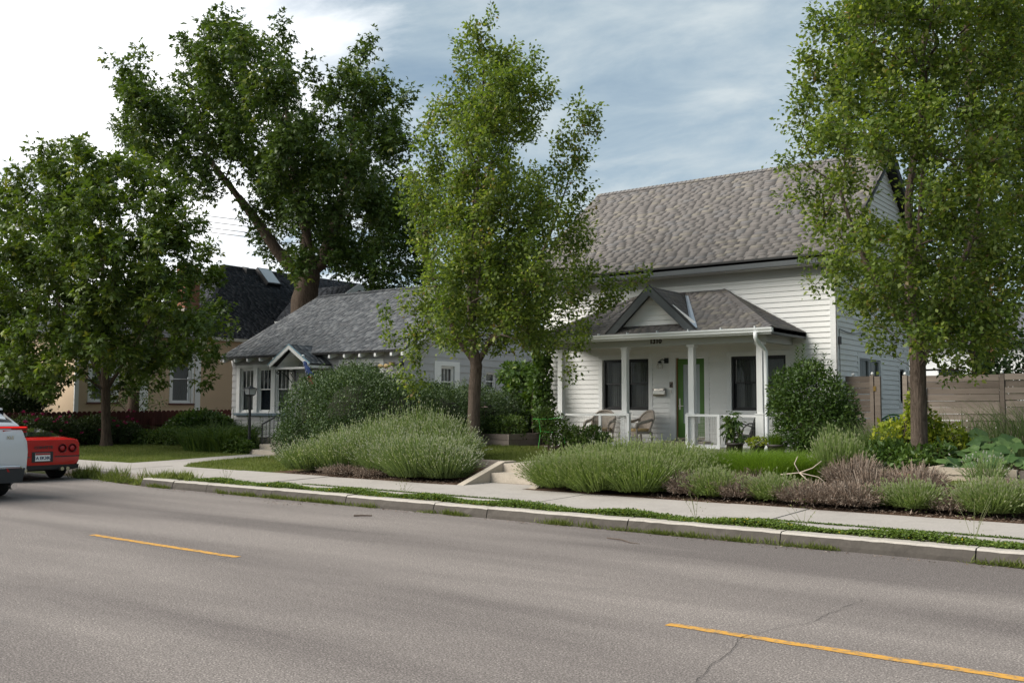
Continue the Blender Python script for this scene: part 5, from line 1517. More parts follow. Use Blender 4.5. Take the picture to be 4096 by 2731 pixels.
# ================================================================== FAR HOUSE behind the plank fence (right)
FH = thing('far_house', (-9, 46, .7), 'distant white house with orange brick upper wall beyond the plank fence', 'house')
box('wall', -13.5, -4, 44, 52, .5, 4.6, 'gutterwhite', FH)
MB().prism([(-14, 43.5, 4.4), (-14, 47.5, 6.4), (-14, 52, 4.4)], (10.5, 0, 0)).build('roof', paint('far_roof', (.10, .10, .115), .1, 3, .9), FH)
MB().box(-13.6, -9.4, 43.6, 43.95, 2.3, 3.1).build('porch_roof', paint('far_porch_roof', (.12, .125, .14), .1, 3, .9), FH)
MB().box(-12.0, -11.5, 43.9, 44.1, 3.9, 4.4).build('brick_panel', 'brick', FH)
MB().box(-8.9, -8.4, 43.9, 44.1, 3.5, 4.5).build('brick_panel', 'brick', FH)
for a in (-10.6, -6.5): box('window', a, a + .8, 43.92, 43.99, 2.2, 3.4, 'glass', FH)

# ================================================================== WIRES
P0s = [(-112, 52, 28.4), (-112, 52, 27.8), (-112, 52, 27.1), (-112, 52, 26.6)]
P1s = [(-52, 42, 14.0), (-52, 42, 13.6), (-52, 42, 13.2), (-52, 42, 12.9)]
for k, (a, b) in enumerate(zip(P0s, P1s)):
    pts = [Vector(a).lerp(Vector(b), i / 16) - Vector((0, 0, .8 * math.sin(math.pi * i / 16))) for i in range(17)]
    tag(MB().tube(pts, .028, 5).build('power_line', 'plastic'), ['topmost', 'second', 'third', 'lowest'][k] + ' of the four overhead wires crossing the sky at left', 'power line', 'overhead wires')
# ================================================================== VEHICLES
def carpaint(name, col, rough=.25):
    return paint(name, col, .02, 1.0, rough, 0, 0, 0, .5, .35)
M['carwhite'] = carpaint('pearl_white_car_paint', (.62, .64, .66))
M['carred'] = carpaint('red_car_paint', (.43, .006, .010))
M['tyre'] = paint('tyre_rubber', (.012, .012, .012), .15, 10, .85)
M['lens'] = paint('red_lens', (.32, .008, .010), .1, 4, .2)
M['lensdark'] = paint('dark_red_lens', (.13, .006, .008), .1, 4, .25)
M['chrome'] = paint('chrome', (.75, .75, .76), .02, 4, .12, 0, 0, 1.0)
M['carglass'] = paint('tinted_car_glass', (.006, .007, .008), .1, 2, .05, 0, 0, 0, .35)
t = NT('lit_tail_lamp')
e = t.n('ShaderNodeEmission'); e.inputs[0].default_value = (1.0, .035, .03, 1); e.inputs[1].default_value = .5
t.l(e.outputs[0], t.out.inputs[0]); M['lamp'] = t.m

def body_loft(stations, root, name, mat, k_mirror=True):
    """stations: list of (t, [(y,z)...]) half-sections, from bottom to top centre; t metres ahead of the tail. world: X = x0 - t, Y = yc + y"""
    x0, yc = root.location.x, root.location.y
    V = []; F = []; n = len(stations[0][1])
    full = 2 * n - 1
    for t_, sec in stations:
        for (y, z) in sec: V.append((x0 - t_, yc + y, z))
        for (y, z) in sec[-2::-1]: V.append((x0 - t_, yc - y, z))
    for i in range(len(stations) - 1):
        for j in range(full - 1):
            F.append((i * full + j, i * full + j + 1, (i + 1) * full + j + 1, (i + 1) * full + j))
    F.append(tuple(range(full - 1, -1, -1)))
    F.append(tuple((len(stations) - 1) * full + j for j in range(full)))
    F = [f[::-1] for f in F]
    o = mk(name, V, F, mat, root, False)
    m_ = o.modifiers.new('bevel', 'BEVEL'); m_.width = .03; m_.segments = 2; m_.limit_method = 'ANGLE'; m_.angle_limit = math.radians(28)
    o.data.shade_smooth()
    o.data.set_sharp_from_angle(angle=math.radians(50))
    return o
def wheel(root, t_, y, r, w, rim='steel'):
    x0, yc = root.location.x, root.location.y
    c = (x0 - t_, yc + y, r)
    wh = MB(); wh.lathe([(r * .62, -w / 2), (r * .92, -w / 2), (r, -w * .38), (r, w * .38), (r * .92, w / 2), (r * .62, w / 2)], c, 24, 'y'); o = wh.build('wheel', 'tyre', root, True)
    rm = MB(); rm.lathe([(r * .60, -w * .4), (r * .62, -w * .3), (r * .62, w * .3), (r * .60, w * .4)], c, 20, 'y'); 
    for k in range(5):
        a = k * 2 * math.pi / 5; rm.beam((c[0], c[1], c[2]), (c[0] + r * .6 * math.cos(a), c[1], c[2] + r * .6 * math.sin(a)), w * .5, .05, (0, 1, 0))
    rm.build('rim', rim, o)

# white crossover: tail at x = -18, driving away from the camera
SU = thing('crossover_car', (-18.0, 7.98, 0), 'white crossover car cut by the left edge with its tail lights lit', 'car')
hw = .93
def sec(w, zb, zbelt, zr, wr, fl=1.0):
    return [(w * .80, zb), (w * .93, zb + .10), (w * .985, .55), (w, .85), (w * .975, zbelt - .08), (w * .93, zbelt), (wr + (w * .93 - wr) * .5, zbelt + (zr - zbelt) * .48), (wr, zbelt + (zr - zbelt) * .84), (wr * .8, zbelt + (zr - zbelt) * .95), (0, zr)]
sts = [(0.0, sec(.88, .44, 1.00, 1.06, .82)), (.03, sec(.905, .36, 1.12, 1.24, .80)), (.12, sec(.925, .33, 1.15, 1.38, .76)), (.42, sec(.93, .30, 1.16, 1.58, .68)), (.72, sec(.93, .28, 1.15, 1.665, .64)), (1.6, sec(.93, .26, 1.12, 1.69, .64)), (2.5, sec(.93, .26, 1.08, 1.66, .62)), (3.2, sec(.93, .26, 1.03, 1.40, .66)), (3.7, sec(.92, .27, .98, 1.08, .78)), (4.4, sec(.88, .30, .88, .94, .74)), (4.72, sec(.74, .36, .70, .76, .60))]
body_loft(sts, SU, 'body', 'carwhite')
def on(x0, yc): return lambda t_, y, z: (x0 - t_, yc + y, z)
W_ = on(-18.0, 7.98)
# rear glass wraps the hatch
mk('rear_window', [W_(.155, -.66, 1.40), W_(.155, .66, 1.40), W_(.44, .60, 1.60), W_(.66, .5, 1.652), W_(.66, -.5, 1.652), W_(.44, -.60, 1.60)], [(0, 1, 2, 3, 4, 5)], 'carglass', SU)
sp = MB(); sp.add([W_(.42, -.60, 1.615), W_(.42, .60, 1.615), W_(.42, .60, 1.645), W_(.42, -.60, 1.645), W_(.9, -.60, 1.64), W_(.9, .60, 1.64), W_(.9, .60, 1.70), W_(.9, -.60, 1.70)], BOXF); sp.build('spoiler', 'carwhite', SU)
mk('side_window', [W_(.50, .845, 1.20), W_(3.1, .90, 1.12), W_(2.55, .72, 1.52), W_(.72, .715, 1.55), W_(.44, .77, 1.36)], [(0, 1, 2, 3, 4)], 'carglass', SU)
mk('side_window', [W_(.50, -.845, 1.20), W_(3.1, -.90, 1.12), W_(2.55, -.72, 1.52), W_(.72, -.715, 1.55), W_(.44, -.77, 1.36)], [(4, 3, 2, 1, 0)], 'carglass', SU)
lb = MB()
for sg in (-1, 1):
    lb.add([W_(.035, 0, 1.285), W_(.035, sg * .60, 1.285), W_(.035, sg * .60, 1.325), W_(.035, 0, 1.325), W_(.12, 0, 1.285), W_(.12, sg * .60, 1.285), W_(.12, sg * .60, 1.325), W_(.12, 0, 1.325)], BOXF)
    lb.add([W_(.03, sg * .60, 1.262), W_(.06, sg * .90, 1.255), W_(.06, sg * .90, 1.32), W_(.03, sg * .60, 1.325), W_(.12, sg * .60, 1.262), W_(.30, sg * .94, 1.25), W_(.30, sg * .94, 1.315), W_(.12, sg * .60, 1.325)], BOXF)
lb.build('tail_light', 'lens', SU)
lb = MB(); lb.add([W_(.024, -.86, 1.295), W_(.024, .86, 1.295), W_(.024, .86, 1.312), W_(.024, -.86, 1.312), W_(.034, -.86, 1.295), W_(.034, .86, 1.295), W_(.034, .86, 1.312), W_(.034, -.86, 1.312)], BOXF); lb.build('light_bar', 'lamp', SU)
lb = MB()
for sg in (-1, 1): lb.add([W_(.028, sg * .44, 1.225), W_(.05, sg * .88, 1.20), W_(.05, sg * .88, 1.232), W_(.028, sg * .44, 1.252), W_(.12, sg * .44, 1.225), W_(.30, sg * .925, 1.20), W_(.30, sg * .925, 1.232), W_(.12, sg * .44, 1.252)], BOXF)
lb.build('tail_light_lens', 'lens', SU)
bp = MB(); bp.add([W_(-.02, -.80, .30), W_(-.02, .80, .30), W_(-.03, .84, .56), W_(-.03, -.84, .56), W_(.5, -.95, .30), W_(.5, .95, .30), W_(.5, .955, .50), W_(.5, -.955, .50)], BOXF); bp.build('bumper', 'plastic', SU)
for sg in (-1, 1):
    rb_ = MB(); rb_.add([W_(-.032, sg * .52, .50), W_(.0, sg * .84, .47), W_(.0, sg * .82, .56), W_(-.032, sg * .50, .565), W_(.02, sg * .52, .50), W_(.05, sg * .84, .47), W_(.05, sg * .82, .56), W_(.02, sg * .50, .565)], BOXF); rb_.build('reflector', 'lens', SU)
    cs = MB(); cs.tube([W_(-.035, sg * .05, .60), W_(-.035, sg * .74, .60), W_(.0, sg * .88, .45)], .010, 5); cs.build('chrome_trim', 'chrome', SU)
    ex = MB(); ex.lathe([(.045, -.02), (.058, -.02), (.058, .10), (.045, .10)], W_(-.03, sg * .60, .24), 14, 'x'); ex.build('exhaust', 'chrome', SU)
pl = MB(); pl.add([W_(-.006, -.16, .80), W_(-.006, .16, .80), W_(.01, .16, .95), W_(.01, -.16, .95)], [(0, 1, 2, 3)]); pl.build('number_plate', 'gutterwhite', SU)
ptext('XLE', .075, W_(-.004, .56, 1.115), (math.radians(90), 0, math.radians(90)), 'chrome', SU, 'badge', .004, .002)
for t_, y in ((.95, .80), (.95, -.80), (3.65, .80), (3.65, -.80)): wheel(SU, t_, y, .35, .23)

# red sports car parked at the kerb
CR = thing('sports_car', (-21.75, 11.05, 0), 'red sports car with round tail lamps parked at the kerb', 'car')
def sc2(w, zb, zd, zr, wr):
    return [(w * .82, zb), (w * .94, zb + .06), (w * .99, .45), (w, .60), (w * .985, zd - .06), (w * .93, zd), (wr + (w * .9 - wr) * .6, zd + (zr - zd) * .45), (wr, zd + (zr - zd) * .82), (wr * .7, zd + (zr - zd) * .96), (0, zr)]
sts = [(0.0, sc2(.865, .34, .90, .925, .74)), (.06, sc2(.89, .27, .925, .95, .74)), (.45, sc2(.90, .24, .935, .99, .66)), (.95, sc2(.90, .22, .92, 1.09, .58)), (1.45, sc2(.90, .2, .90, 1.165, .55)), (2.0, sc2(.90, .19, .88, 1.18, .55)), (2.4, sc2(.90, .19, .87, 1.13, .56)), (3.0, sc2(.90, .19, .84, .88, .70)), (3.8, sc2(.89, .22, .76, .80, .68)), (4.3, sc2(.84, .28, .62, .66, .60)), (4.45, sc2(.74, .34, .54, .57, .52))]
body_loft(sts, CR, 'body', 'carred')
W_ = on(-21.75, 11.05)
V = [W_(.40, -.62, .985), W_(.40, .62, .985), W_(1.42, .545, 1.155), W_(1.42, -.545, 1.155), W_(.9, .60, 1.075), W_(.9, -.60, 1.075)]
rw_ = MB(); rw_.add([Vector(v) + Vector((.03, 0, .012)) for v in V], [(0, 1, 4, 5), (5, 4, 2, 3)]); rw_.build('rear_window', 'carglass', CR)
for sg in (-1, 1):
    V = [Vector(W_(.45, sg * .75, .955)) , Vector(W_(2.35, sg * .80, .91)), Vector(W_(1.9, sg * .60, 1.14)), Vector(W_(1.35, sg * .60, 1.12))]
    V = [v + Vector((0, sg * .035, .012)) for v in V]
    mk('side_window', V, [(0, 1, 2, 3)] if sg > 0 else [(3, 2, 1, 0)], 'carglass', CR)
    for yy in (.455, .69):
        l_ = MB(); l_.lathe([(.098, .0), (.102, .02), (.09, .024), (.086, -.012), (.05, -.02), (.0, -.02)][::-1], W_(.0, sg * yy, .73), 20, 'x'); o = l_.build('tail_lamp', 'lensdark', CR, True)
        MB().lathe([(.0, .018), (.060, .016), (.066, .0)][::-1], W_(.0, sg * yy, .73), 16, 'x').build('lens', 'lens', o, True)
    MB().box(-21.745, -21.742, 0, 0, 0, 0)
    st_ = MB(); st_.add([W_(-.012, sg * .29, .535), W_(-.002, sg * .875, .535), W_(-.002, sg * .875, .56), W_(-.012, sg * .29, .56), W_(.01, sg * .29, .535), W_(.06, sg * .905, .535), W_(.06, sg * .905, .56), W_(.01, sg * .29, .56)], BOXF); st_.build('rub_strip', 'plastic', CR)
rc_ = MB(); rc_.add([W_(-.012, -.24, .43), W_(-.012, .24, .43), W_(-.012, .24, .66), W_(-.012, -.24, .66), W_(.02, -.24, .43), W_(.02, .24, .43), W_(.02, .24, .66), W_(.02, -.24, .66)], BOXF); rc_.build('plate_recess', 'plastic', CR)
npl = MB(); npl.add([W_(-.018, -.17, .455), W_(-.018, .17, .455), W_(-.018, .17, .635), W_(-.018, -.17, .635), W_(-.013, -.17, .455), W_(-.013, .17, .455), W_(-.013, .17, .635), W_(-.013, -.17, .635)], BOXF); npl = npl.build('number_plate', 'gutterwhite', CR)
bnd = MB(); bnd.add([W_(-.0195, -.168, .59), W_(-.0195, .168, .59), W_(-.0195, .168, .632), W_(-.0195, -.168, .632)], [(0, 1, 2, 3)]); bnd.build('plate_band', paint('plate_red', (.35, .03, .03), .05, 3, .5), npl)
ptext('1A EK38U', .093, W_(-.020, 0, .52), (math.radians(90), 0, math.radians(90)), paint('plate_navy', (.02, .03, .09), .05, 3, .5), npl, 'plate_number', .001, .003)
ptext('CORVETTE', .085, W_(-.004, .02, .755), (math.radians(90), 0, math.radians(90)), 'plastic', CR, 'lettering', .003, .003)
lo_ = MB(); lo_.add([W_(.02, -.86, .26), W_(.02, .86, .26), W_(-.005, .86, .36), W_(-.005, -.86, .36), W_(.5, -.88, .2), W_(.5, .88, .2), W_(.5, .88, .3), W_(.5, -.88, .3)], BOXF); lo_.build('valance', 'plastic', CR)
for yy in (-.55, -.42, .42, .55): MB().lathe([(.032, -.02), (.042, -.02), (.042, .12), (.032, .12)], W_(.02, yy, .27), 10, 'x').build('exhaust', 'steel', CR)
for t_, y in ((.85, .76), (.85, -.76), (3.3, .76), (3.3, -.76)): wheel(CR, t_, y, .325, .26)
# ================================================================== VEGETATION
LOBES_BIG=[(-34.31,23.67,16.67,1.09,1.09),(-42.15,29.07,20.09,1.34,1.34),(-35.46,25.54,18.48,0.77,0.77),(-31.89,24.03,16.41,1.24,1.06),(-40.49,30.51,20.37,1.57,1.35),(-32.95,26.4,18.15,0.53,0.85),(-35.32,25.29,15.63,1.81,1.43),(-40.86,29.26,17.82,2.09,1.65),(-31.31,24.72,14.67,1.42,1.33),(-39.39,31.09,18.02,1.78,1.67),(-39.01,23.14,16.58,0.93,0.87),(-42.79,25.08,16.76,0.84,0.95),(-37.26,23.06,14.75,1.13,1.03),(-42.59,26.36,16.62,1.29,1.18),(-37.72,22.87,13.54,1.31,0.85),(-43.62,26.44,15.4,1.52,0.98),(-36.94,24.47,14.17,1.53,1.25),(-41.61,27.56,15.75,1.73,1.4),(-34.56,25.03,13.31,1.59,1.4),(-42.01,30.42,15.81,1.93,1.7),(-31.6,25.44,12.9,1.71,1.53),(-37.86,30.47,15.12,2.05,1.83),(-32.84,27.94,16.24,0.54,0.87),(-36.35,30.83,16.03,1.17,1.49),(-31.89,30.3,17.93,0.76,1),(-31.22,28.92,15.79,1.15,1.15),(-34.23,31.7,17.14,1.27,1.27),(-30.72,30.44,15.8,0.98,0.98),(-30.97,32.25,16.33,0.57,0.81),(-30.73,29.8,13.95,1.65,1.45),(-34.55,33.5,15.47,1.85,1.63),(-30.25,27.1,11.94,1.91,1.37),(-35.78,32.06,13.82,2.26,1.62),(-30.59,31.18,13.44,0.95,1.48),(-32.12,26.12,11.47,1.56,1.28),(-39.04,31.75,13.57,1.9,1.56),(-36.15,24.43,12.1,1.13,0.85),(-43.34,29.29,14.17,1.36,1.02),(-38.55,24.8,13.24,0.98,0.79),(-35.51,24.66,11.39,0.75,0.71),(-33.97,26.48,10.27,1.04,0.95),(-31.93,27.66,10.21,1.88,1.32),(-36.89,31.96,11.54,2.17,1.52),(-30.91,30.03,11.08,1.75,1.65),(-33.51,32.56,11.86,1.89,1.79),(-38.42,30.66,9.76,0.97,0.82),(-32.23,27.48,8.13,1.13,0.66),(-37.96,32.37,9.28,1.33,0.77),(-31.94,29.21,8.71,1.74,0.97),(-36.25,33.15,9.66,1.97,1.1),(-30.65,31.17,9.45,1.48,1.38),(-32.31,32.86,9.87,1.56,1.45),(-30.35,32.6,8,1,0.7),(-30.56,30.01,7.91,1.34,0.67),(-33.6,33.01,8.53,1.48,0.74),(-40.62,24.9,13.07,0.91,0.71),(-35.62,26.77,12.3,0.98,0.78),(-41.44,28.05,12.21,0.65,0.6)]
LOBES_MAP=[(-29.68,14.83,9.8,0.44,0.34),(-33.6,17.5,10.79,0.47,0.44),(-29.52,16.15,10.06,0.63,0.42),(-31.07,14.79,8.95,0.77,0.63),(-29.93,15.33,9.04,0.83,0.62),(-34.9,17.88,10.25,0.97,0.73),(-28.02,15.71,8.97,0.94,0.61),(-33.32,18.68,10.34,1.12,0.72),(-27.94,16.83,9.18,0.83,0.69),(-31.16,18.77,10.04,0.93,0.77),(-31.19,14.47,7.93,0.83,0.69),(-36.08,16.74,8.9,0.96,0.8),(-29.6,15.2,7.85,1.23,0.82),(-34.89,17.92,8.95,1.45,0.97),(-26.67,15.26,7.63,1.29,0.77),(-33.87,19.38,9.24,1.64,0.98),(-26.79,17.05,8.23,0.95,0.68),(-30.93,19.68,9.24,1.1,0.78),(-26.3,17.22,7.1,0.94,0.67),(-31.23,20.45,8.12,1.12,0.8),(-28.96,20.19,7.14,0.69,0.38),(-29.52,14.26,6.48,1.33,0.86),(-35.62,17.21,7.47,1.6,1.04),(-27.49,14.95,6.5,1.3,0.78),(-32.75,17.8,7.42,1.54,0.93),(-26.08,15.92,6.5,1.29,0.78),(-31.21,19.06,7.44,1.55,0.93),(-26.47,17.84,5.69,1.09,0.62),(-30.48,20.54,6.3,1.26,0.71),(-26.1,16.12,5.35,1.3,0.78),(-31.62,19.52,6.12,1.57,0.94),(-27.18,15.08,5.32,1.42,0.9),(-33.65,18.68,6.18,1.75,1.12),(-30.27,14.81,5.39,1.5,0.95),(-34.64,16.94,5.92,1.72,1.09),(-32.74,14.18,5.79,1.27,1.13),(-35.04,15.18,6.07,1.36,1.21),(-28.22,20.42,5.35,0.42,0.38),(-27.09,19.29,4.31,0.64,0.64),(-25.58,16.83,4.33,1.17,0.78),(-30.29,19.93,4.82,1.39,0.93),(-28.34,16.78,4.48,1.52,0.83),(-33.7,19.95,5,1.8,0.98),(-28.9,15.11,4.11,1.47,0.87),(-34.21,17.88,4.56,1.74,1.03),(-31.57,14.53,4.06,1.38,0.9),(-35.69,16.42,4.37,1.56,1.02),(-34,14.1,4.43,1.29,1.15),(-35.04,14.53,4.51,1.33,1.18),(-28.01,19.8,3.36,0.59,0.59),(-27.25,17.97,3.4,0.97,0.62),(-31.64,20.86,3.67,1.13,0.72),(-28.22,17.05,3.24,1.17,0.69),(-32.46,19.61,3.48,1.35,0.79),(-27.78,15.09,3.15,1.17,0.65),(-33.22,18.04,3.43,1.4,0.78),(-29.85,14.43,2.91,1.26,0.6),(-36.14,17.47,3.16,1.53,0.72),(-32.54,14.07,2.96,1.25,0.63),(-36,15.57,3.09,1.39,0.69),(-29.31,20.39,2.5,0.61,0.27),(-29.84,18.54,2.39,0.66,0.21),(-31.89,18.8,2.34,0.77,0.38),(-28.86,14.61,2.37,0.79,0.39),(-34.45,17.45,2.5,0.94,0.47)]
LOBES_PEA=[(-13.93,17.39,10.77,0.18,0.27),(-13.15,15.99,9.78,0.36,0.32),(-13.2,16.52,9.61,0.53,0.37),(-12.65,16.52,9.29,0.48,0.33),(-14.51,17,10.15,0.23,0.31),(-14.38,17.02,9.55,0.46,0.41),(-12.47,15.91,8.69,0.7,0.42),(-14.75,18.82,9.97,0.82,0.49),(-13.45,18.42,9.81,0.26,0.42),(-14.73,17.11,9.02,0.52,0.46),(-13.13,16.44,8.39,0.72,0.48),(-14.87,18.62,9.27,0.82,0.55),(-12.38,16.8,8.58,0.48,0.48),(-12.16,17.16,8.53,0.27,0.24),(-14.74,16.37,8.32,0.4,0.3),(-13.24,15.83,7.72,0.71,0.42),(-15.28,18.26,8.65,0.82,0.49),(-12.89,16.77,7.93,0.68,0.44),(-14.45,18.79,8.68,0.76,0.49),(-14.57,16.03,7.75,0.37,0.44),(-12.71,15.63,7.07,0.64,0.37),(-15.07,18.53,8.07,0.76,0.44),(-11.91,18.17,8.34,0.38,0.32),(-11.81,18.38,8.02,0.22,0.3),(-12.25,18.14,7.89,0.38,0.35),(-12.17,18.38,7.32,0.35,0.4),(-12.37,17.88,6.94,0.49,0.38),(-13.43,18.41,7.09,0.42,0.31),(-14.78,16.2,7.11,0.6,0.5),(-15.8,16.78,6.96,0.4,0.42),(-13.46,15.81,6.65,0.66,0.47),(-15.85,18.62,7.53,0.78,0.56),(-12.59,16.08,6.39,0.65,0.47),(-14.7,18.77,7.18,0.76,0.54),(-11.75,18.02,6.64,0.22,0.29),(-15.13,16.23,6.15,0.48,0.45),(-13.67,15.63,5.88,0.66,0.52),(-15.47,17.69,6.43,0.75,0.59),(-12.89,16.16,5.78,0.75,0.52),(-14.87,18.64,6.41,0.87,0.6),(-12.1,16.67,5.96,0.66,0.52),(-14.11,19.44,6.67,0.76,0.6),(-12.12,18.03,6.09,0.49,0.44),(-14.9,16.43,5.45,0.55,0.45),(-13.09,15.67,5.07,0.79,0.51),(-15.4,18.44,5.67,0.93,0.6),(-12.41,16.46,5.11,0.84,0.51),(-14.75,19.57,5.75,1,0.61),(-12.19,17.97,5.39,0.59,0.44),(-12.44,19.17,5.79,0.23,0.26),(-13.5,15.45,4.43,0.7,0.42),(-16.26,18.61,4.98,0.84,0.5),(-12.82,16.08,4.44,0.79,0.47),(-15.54,19.5,5.02,0.96,0.56),(-11.89,16.54,4.42,0.78,0.46),(-14.12,19.64,4.93,0.93,0.55),(-12.39,18.81,4.81,0.61,0.41),(-12.09,19.68,4.67,0.42,0.26),(-11.39,19.49,4.6,0.3,0.14),(-11.12,19.62,4.77,0.22,0.09),(-12.4,19.01,4.21,0.56,0.29),(-11.66,19.35,4.19,0.41,0.18),(-15.09,16.22,4.03,0.55,0.32),(-13.53,15.64,3.79,0.75,0.39),(-15.62,18.05,4.12,0.86,0.45),(-12.69,16.08,3.73,0.79,0.42),(-15.15,19.19,4.13,0.94,0.5),(-12.13,16.87,3.81,0.75,0.39),(-14.08,19.59,4.15,0.87,0.46),(-15.98,16,3.71,0.22,0.2),(-15.55,15.93,3.33,0.26,0.18),(-15.25,16.41,3.4,0.5,0.26),(-13.48,15.72,3.19,0.65,0.28),(-15.45,18.02,3.4,0.75,0.32),(-14.67,18.59,3.35,0.64,0.3),(-12.38,17.07,3.22,0.66,0.28),(-14.38,19.82,3.47,0.77,0.33),(-13.03,19.4,3.23,0.47,0.21),(-12.43,18.5,2.51,0.28,0.14),(-12.25,18.77,3.47,0.45,0.22),(-16.56,17.13,2.49,0.28,0.19),(-15.7,16.68,2.26,0.33,0.2),(-16.11,17.03,2.95,0.31,0.17)]
LOBES_PRT=[(-6.16,17.7,8.89,0.45,0.41),(-5.24,16.59,8.47,0.53,0.42),(-5.8,18.35,9.18,0.58,0.46),(-4.59,16.86,8.47,0.6,0.45),(-5.14,18.88,9.28,0.67,0.5),(-4.03,17.46,8.46,0.6,0.45),(-4.55,19.7,9.32,0.68,0.51),(-3.39,17.68,8.29,0.59,0.45),(-3.88,20.21,9.24,0.68,0.51),(-2.89,18.28,8.29,0.53,0.45),(-3.17,20.01,8.91,0.58,0.49),(-5.92,16.51,7.82,0.42,0.38),(-5.38,16.72,7.76,0.61,0.46),(-5.91,18.39,8.37,0.67,0.5),(-4.59,16.8,7.62,0.63,0.45),(-5.24,19.16,8.45,0.72,0.51),(-3.99,17.47,7.6,0.64,0.45),(-4.61,20.2,8.52,0.74,0.52),(-3.32,17.88,7.5,0.63,0.45),(-3.66,19.76,8.11,0.7,0.49),(-6.2,16.84,7.33,0.38,0.38),(-5.51,16.64,7.07,0.57,0.42),(-6.09,18.38,7.63,0.63,0.46),(-4.73,16.71,6.86,0.63,0.44),(-5.45,19.26,7.65,0.73,0.51),(-3.91,16.49,6.58,0.6,0.43),(-4.78,20.14,7.66,0.74,0.52),(-3.39,17.8,6.73,0.63,0.45),(-3.91,20.53,7.51,0.73,0.51),(-2.84,18.56,6.9,0.53,0.45),(-3.09,20.17,7.35,0.57,0.49),(-6.45,17.04,6.86,0.32,0.3),(-5.55,16.27,6.3,0.56,0.34),(-6.23,18.25,6.86,0.63,0.38),(-4.76,16.05,6.04,0.57,0.36),(-5.78,19.48,6.97,0.69,0.43),(-4.2,16.77,6.04,0.62,0.36),(-4.89,19.53,6.75,0.72,0.42),(-3.48,17.14,5.93,0.65,0.43),(-3.99,19.68,6.55,0.74,0.49),(-3.03,18.75,6.2,0.54,0.46),(-3.3,20.38,6.59,0.58,0.5),(-6.59,16.73,6.13,0.2,0.14),(-6.45,17.22,6.25,0.36,0.2),(-6.55,16.81,5.58,0.24,0.17),(-6.09,16.66,5.61,0.35,0.27),(-5.49,16.49,5.65,0.45,0.26),(-6.12,18.38,6.1,0.5,0.29),(-6.27,17.57,5.31,0.36,0.31),(-5.76,18,5.4,0.4,0.31),(-3.96,16.55,5.3,0.57,0.32),(-4.72,19.75,6,0.68,0.38),(-3.39,17.26,5.28,0.61,0.4),(-4.06,20.7,6,0.73,0.47),(-2.95,18.55,5.38,0.45,0.38),(-3.22,20.2,5.71,0.49,0.41),(-5.77,16.59,4.63,0.36,0.27),(-5.15,16.52,4.63,0.44,0.3),(-5.87,18.82,5.04,0.5,0.34),(-4.63,16.97,4.65,0.44,0.3),(-5.47,20.03,5.18,0.52,0.35),(-4,17.22,4.76,0.62,0.37),(-4.59,19.78,5.22,0.71,0.42),(-3.4,17.94,4.66,0.63,0.41),(-3.8,20.02,5,0.7,0.45),(-6.25,17.03,4.35,0.25,0.2),(-5.53,16.52,4.15,0.45,0.26),(-6.15,18.36,4.42,0.5,0.29),(-4.83,16.36,3.99,0.54,0.32),(-5.77,19.56,4.44,0.65,0.39),(-4.38,17.59,4.18,0.64,0.38),(-4.96,19.91,4.5,0.73,0.43),(-3.63,17.96,4.08,0.67,0.41),(-4.2,20.79,4.46,0.78,0.48),(-3.03,18.37,4.15,0.45,0.41),(-3.34,20.27,4.41,0.49,0.45),(-6.38,17.48,3.97,0.26,0.14),(-5.29,16.9,3.57,0.45,0.24),(-6.09,19.43,3.85,0.52,0.28),(-4.68,17.06,3.54,0.59,0.33),(-5.41,19.7,3.83,0.68,0.39),(-3.99,17.36,3.52,0.66,0.37),(-4.67,20.3,3.83,0.77,0.43),(-3.37,17.96,3.46,0.59,0.37),(-3.89,20.7,3.73,0.68,0.43),(-5.65,18.79,3.3,0.41,0.21),(-4.33,16.73,2.98,0.5,0.25),(-5.08,19.62,3.2,0.59,0.29),(-3.83,17.5,2.97,0.59,0.29),(-4.41,20.11,3.16,0.67,0.34),(-3.39,18.36,2.97,0.45,0.26),(-3.8,20.55,3.12,0.5,0.29),(-5.56,17.95,2.84,0.3,0.11),(-4.62,18.99,2.74,0.4,0.2),(-3.8,18.57,2.54,0.38,0.22),(-4.24,18.63,2.4,0.3,0.16),(-5.4,19.3,2.95,0.29,0.15),(-4.93,16.56,8.99,0.67,0.45),(-5.57,18.73,9.95,0.76,0.51),(-3.84,16.41,8.79,0.85,0.5),(-4.69,20.07,10.37,1.04,0.61),(-3.18,17.71,8.93,0.74,0.52),(-3.53,19.67,9.73,0.82,0.58),(-2.6,19.37,7.85,0.55,0.7),(-2.66,19.86,8.01,0.56,0.72),(-2.6,19.54,6.3,0.47,0.7),(-2.67,20.05,6.42,0.48,0.72)]
def unit(v):
    return v / np.maximum(1e-9, np.linalg.norm(v, axis=-1, keepdims=True))

def leaf_quads(C, tip, nrm, L, Wd, fold=0.12):
    tip = unit(tip); side = unit(np.cross(tip, nrm)); up = np.cross(side, tip)
    L = np.asarray(L)[:, None]; Wd = np.asarray(Wd)[:, None]
    v0 = C; v2 = C + tip * L - up * L * 0.12
    v1 = C + tip * L * .45 + side * Wd / 2 + up * Wd * fold
    v3 = C + tip * L * .45 - side * Wd / 2 + up * Wd * fold
    n = len(C)
    V = np.stack([v0, v1, v2, v3], 1).reshape(-1, 3)
    Q = np.arange(4 * n).reshape(n, 4)
    return V, Q

def maple_quads(C, tip, nrm, L):
    tip = unit(tip); side = unit(np.cross(tip, nrm)); up = np.cross(side, tip)
    Vs = []
    for ang, s in ((0, 1.0), (1.05, .82), (-1.05, .82)):
        d = tip * math.cos(ang) + side * math.sin(ang)
        v, q = leaf_quads(C, d - up * .1, nrm, L * s, L * s * .52, .1)
        Vs.append(v)
    V = np.concatenate(Vs); n = len(V) // 4
    return V, np.arange(4 * n).reshape(n, 4)

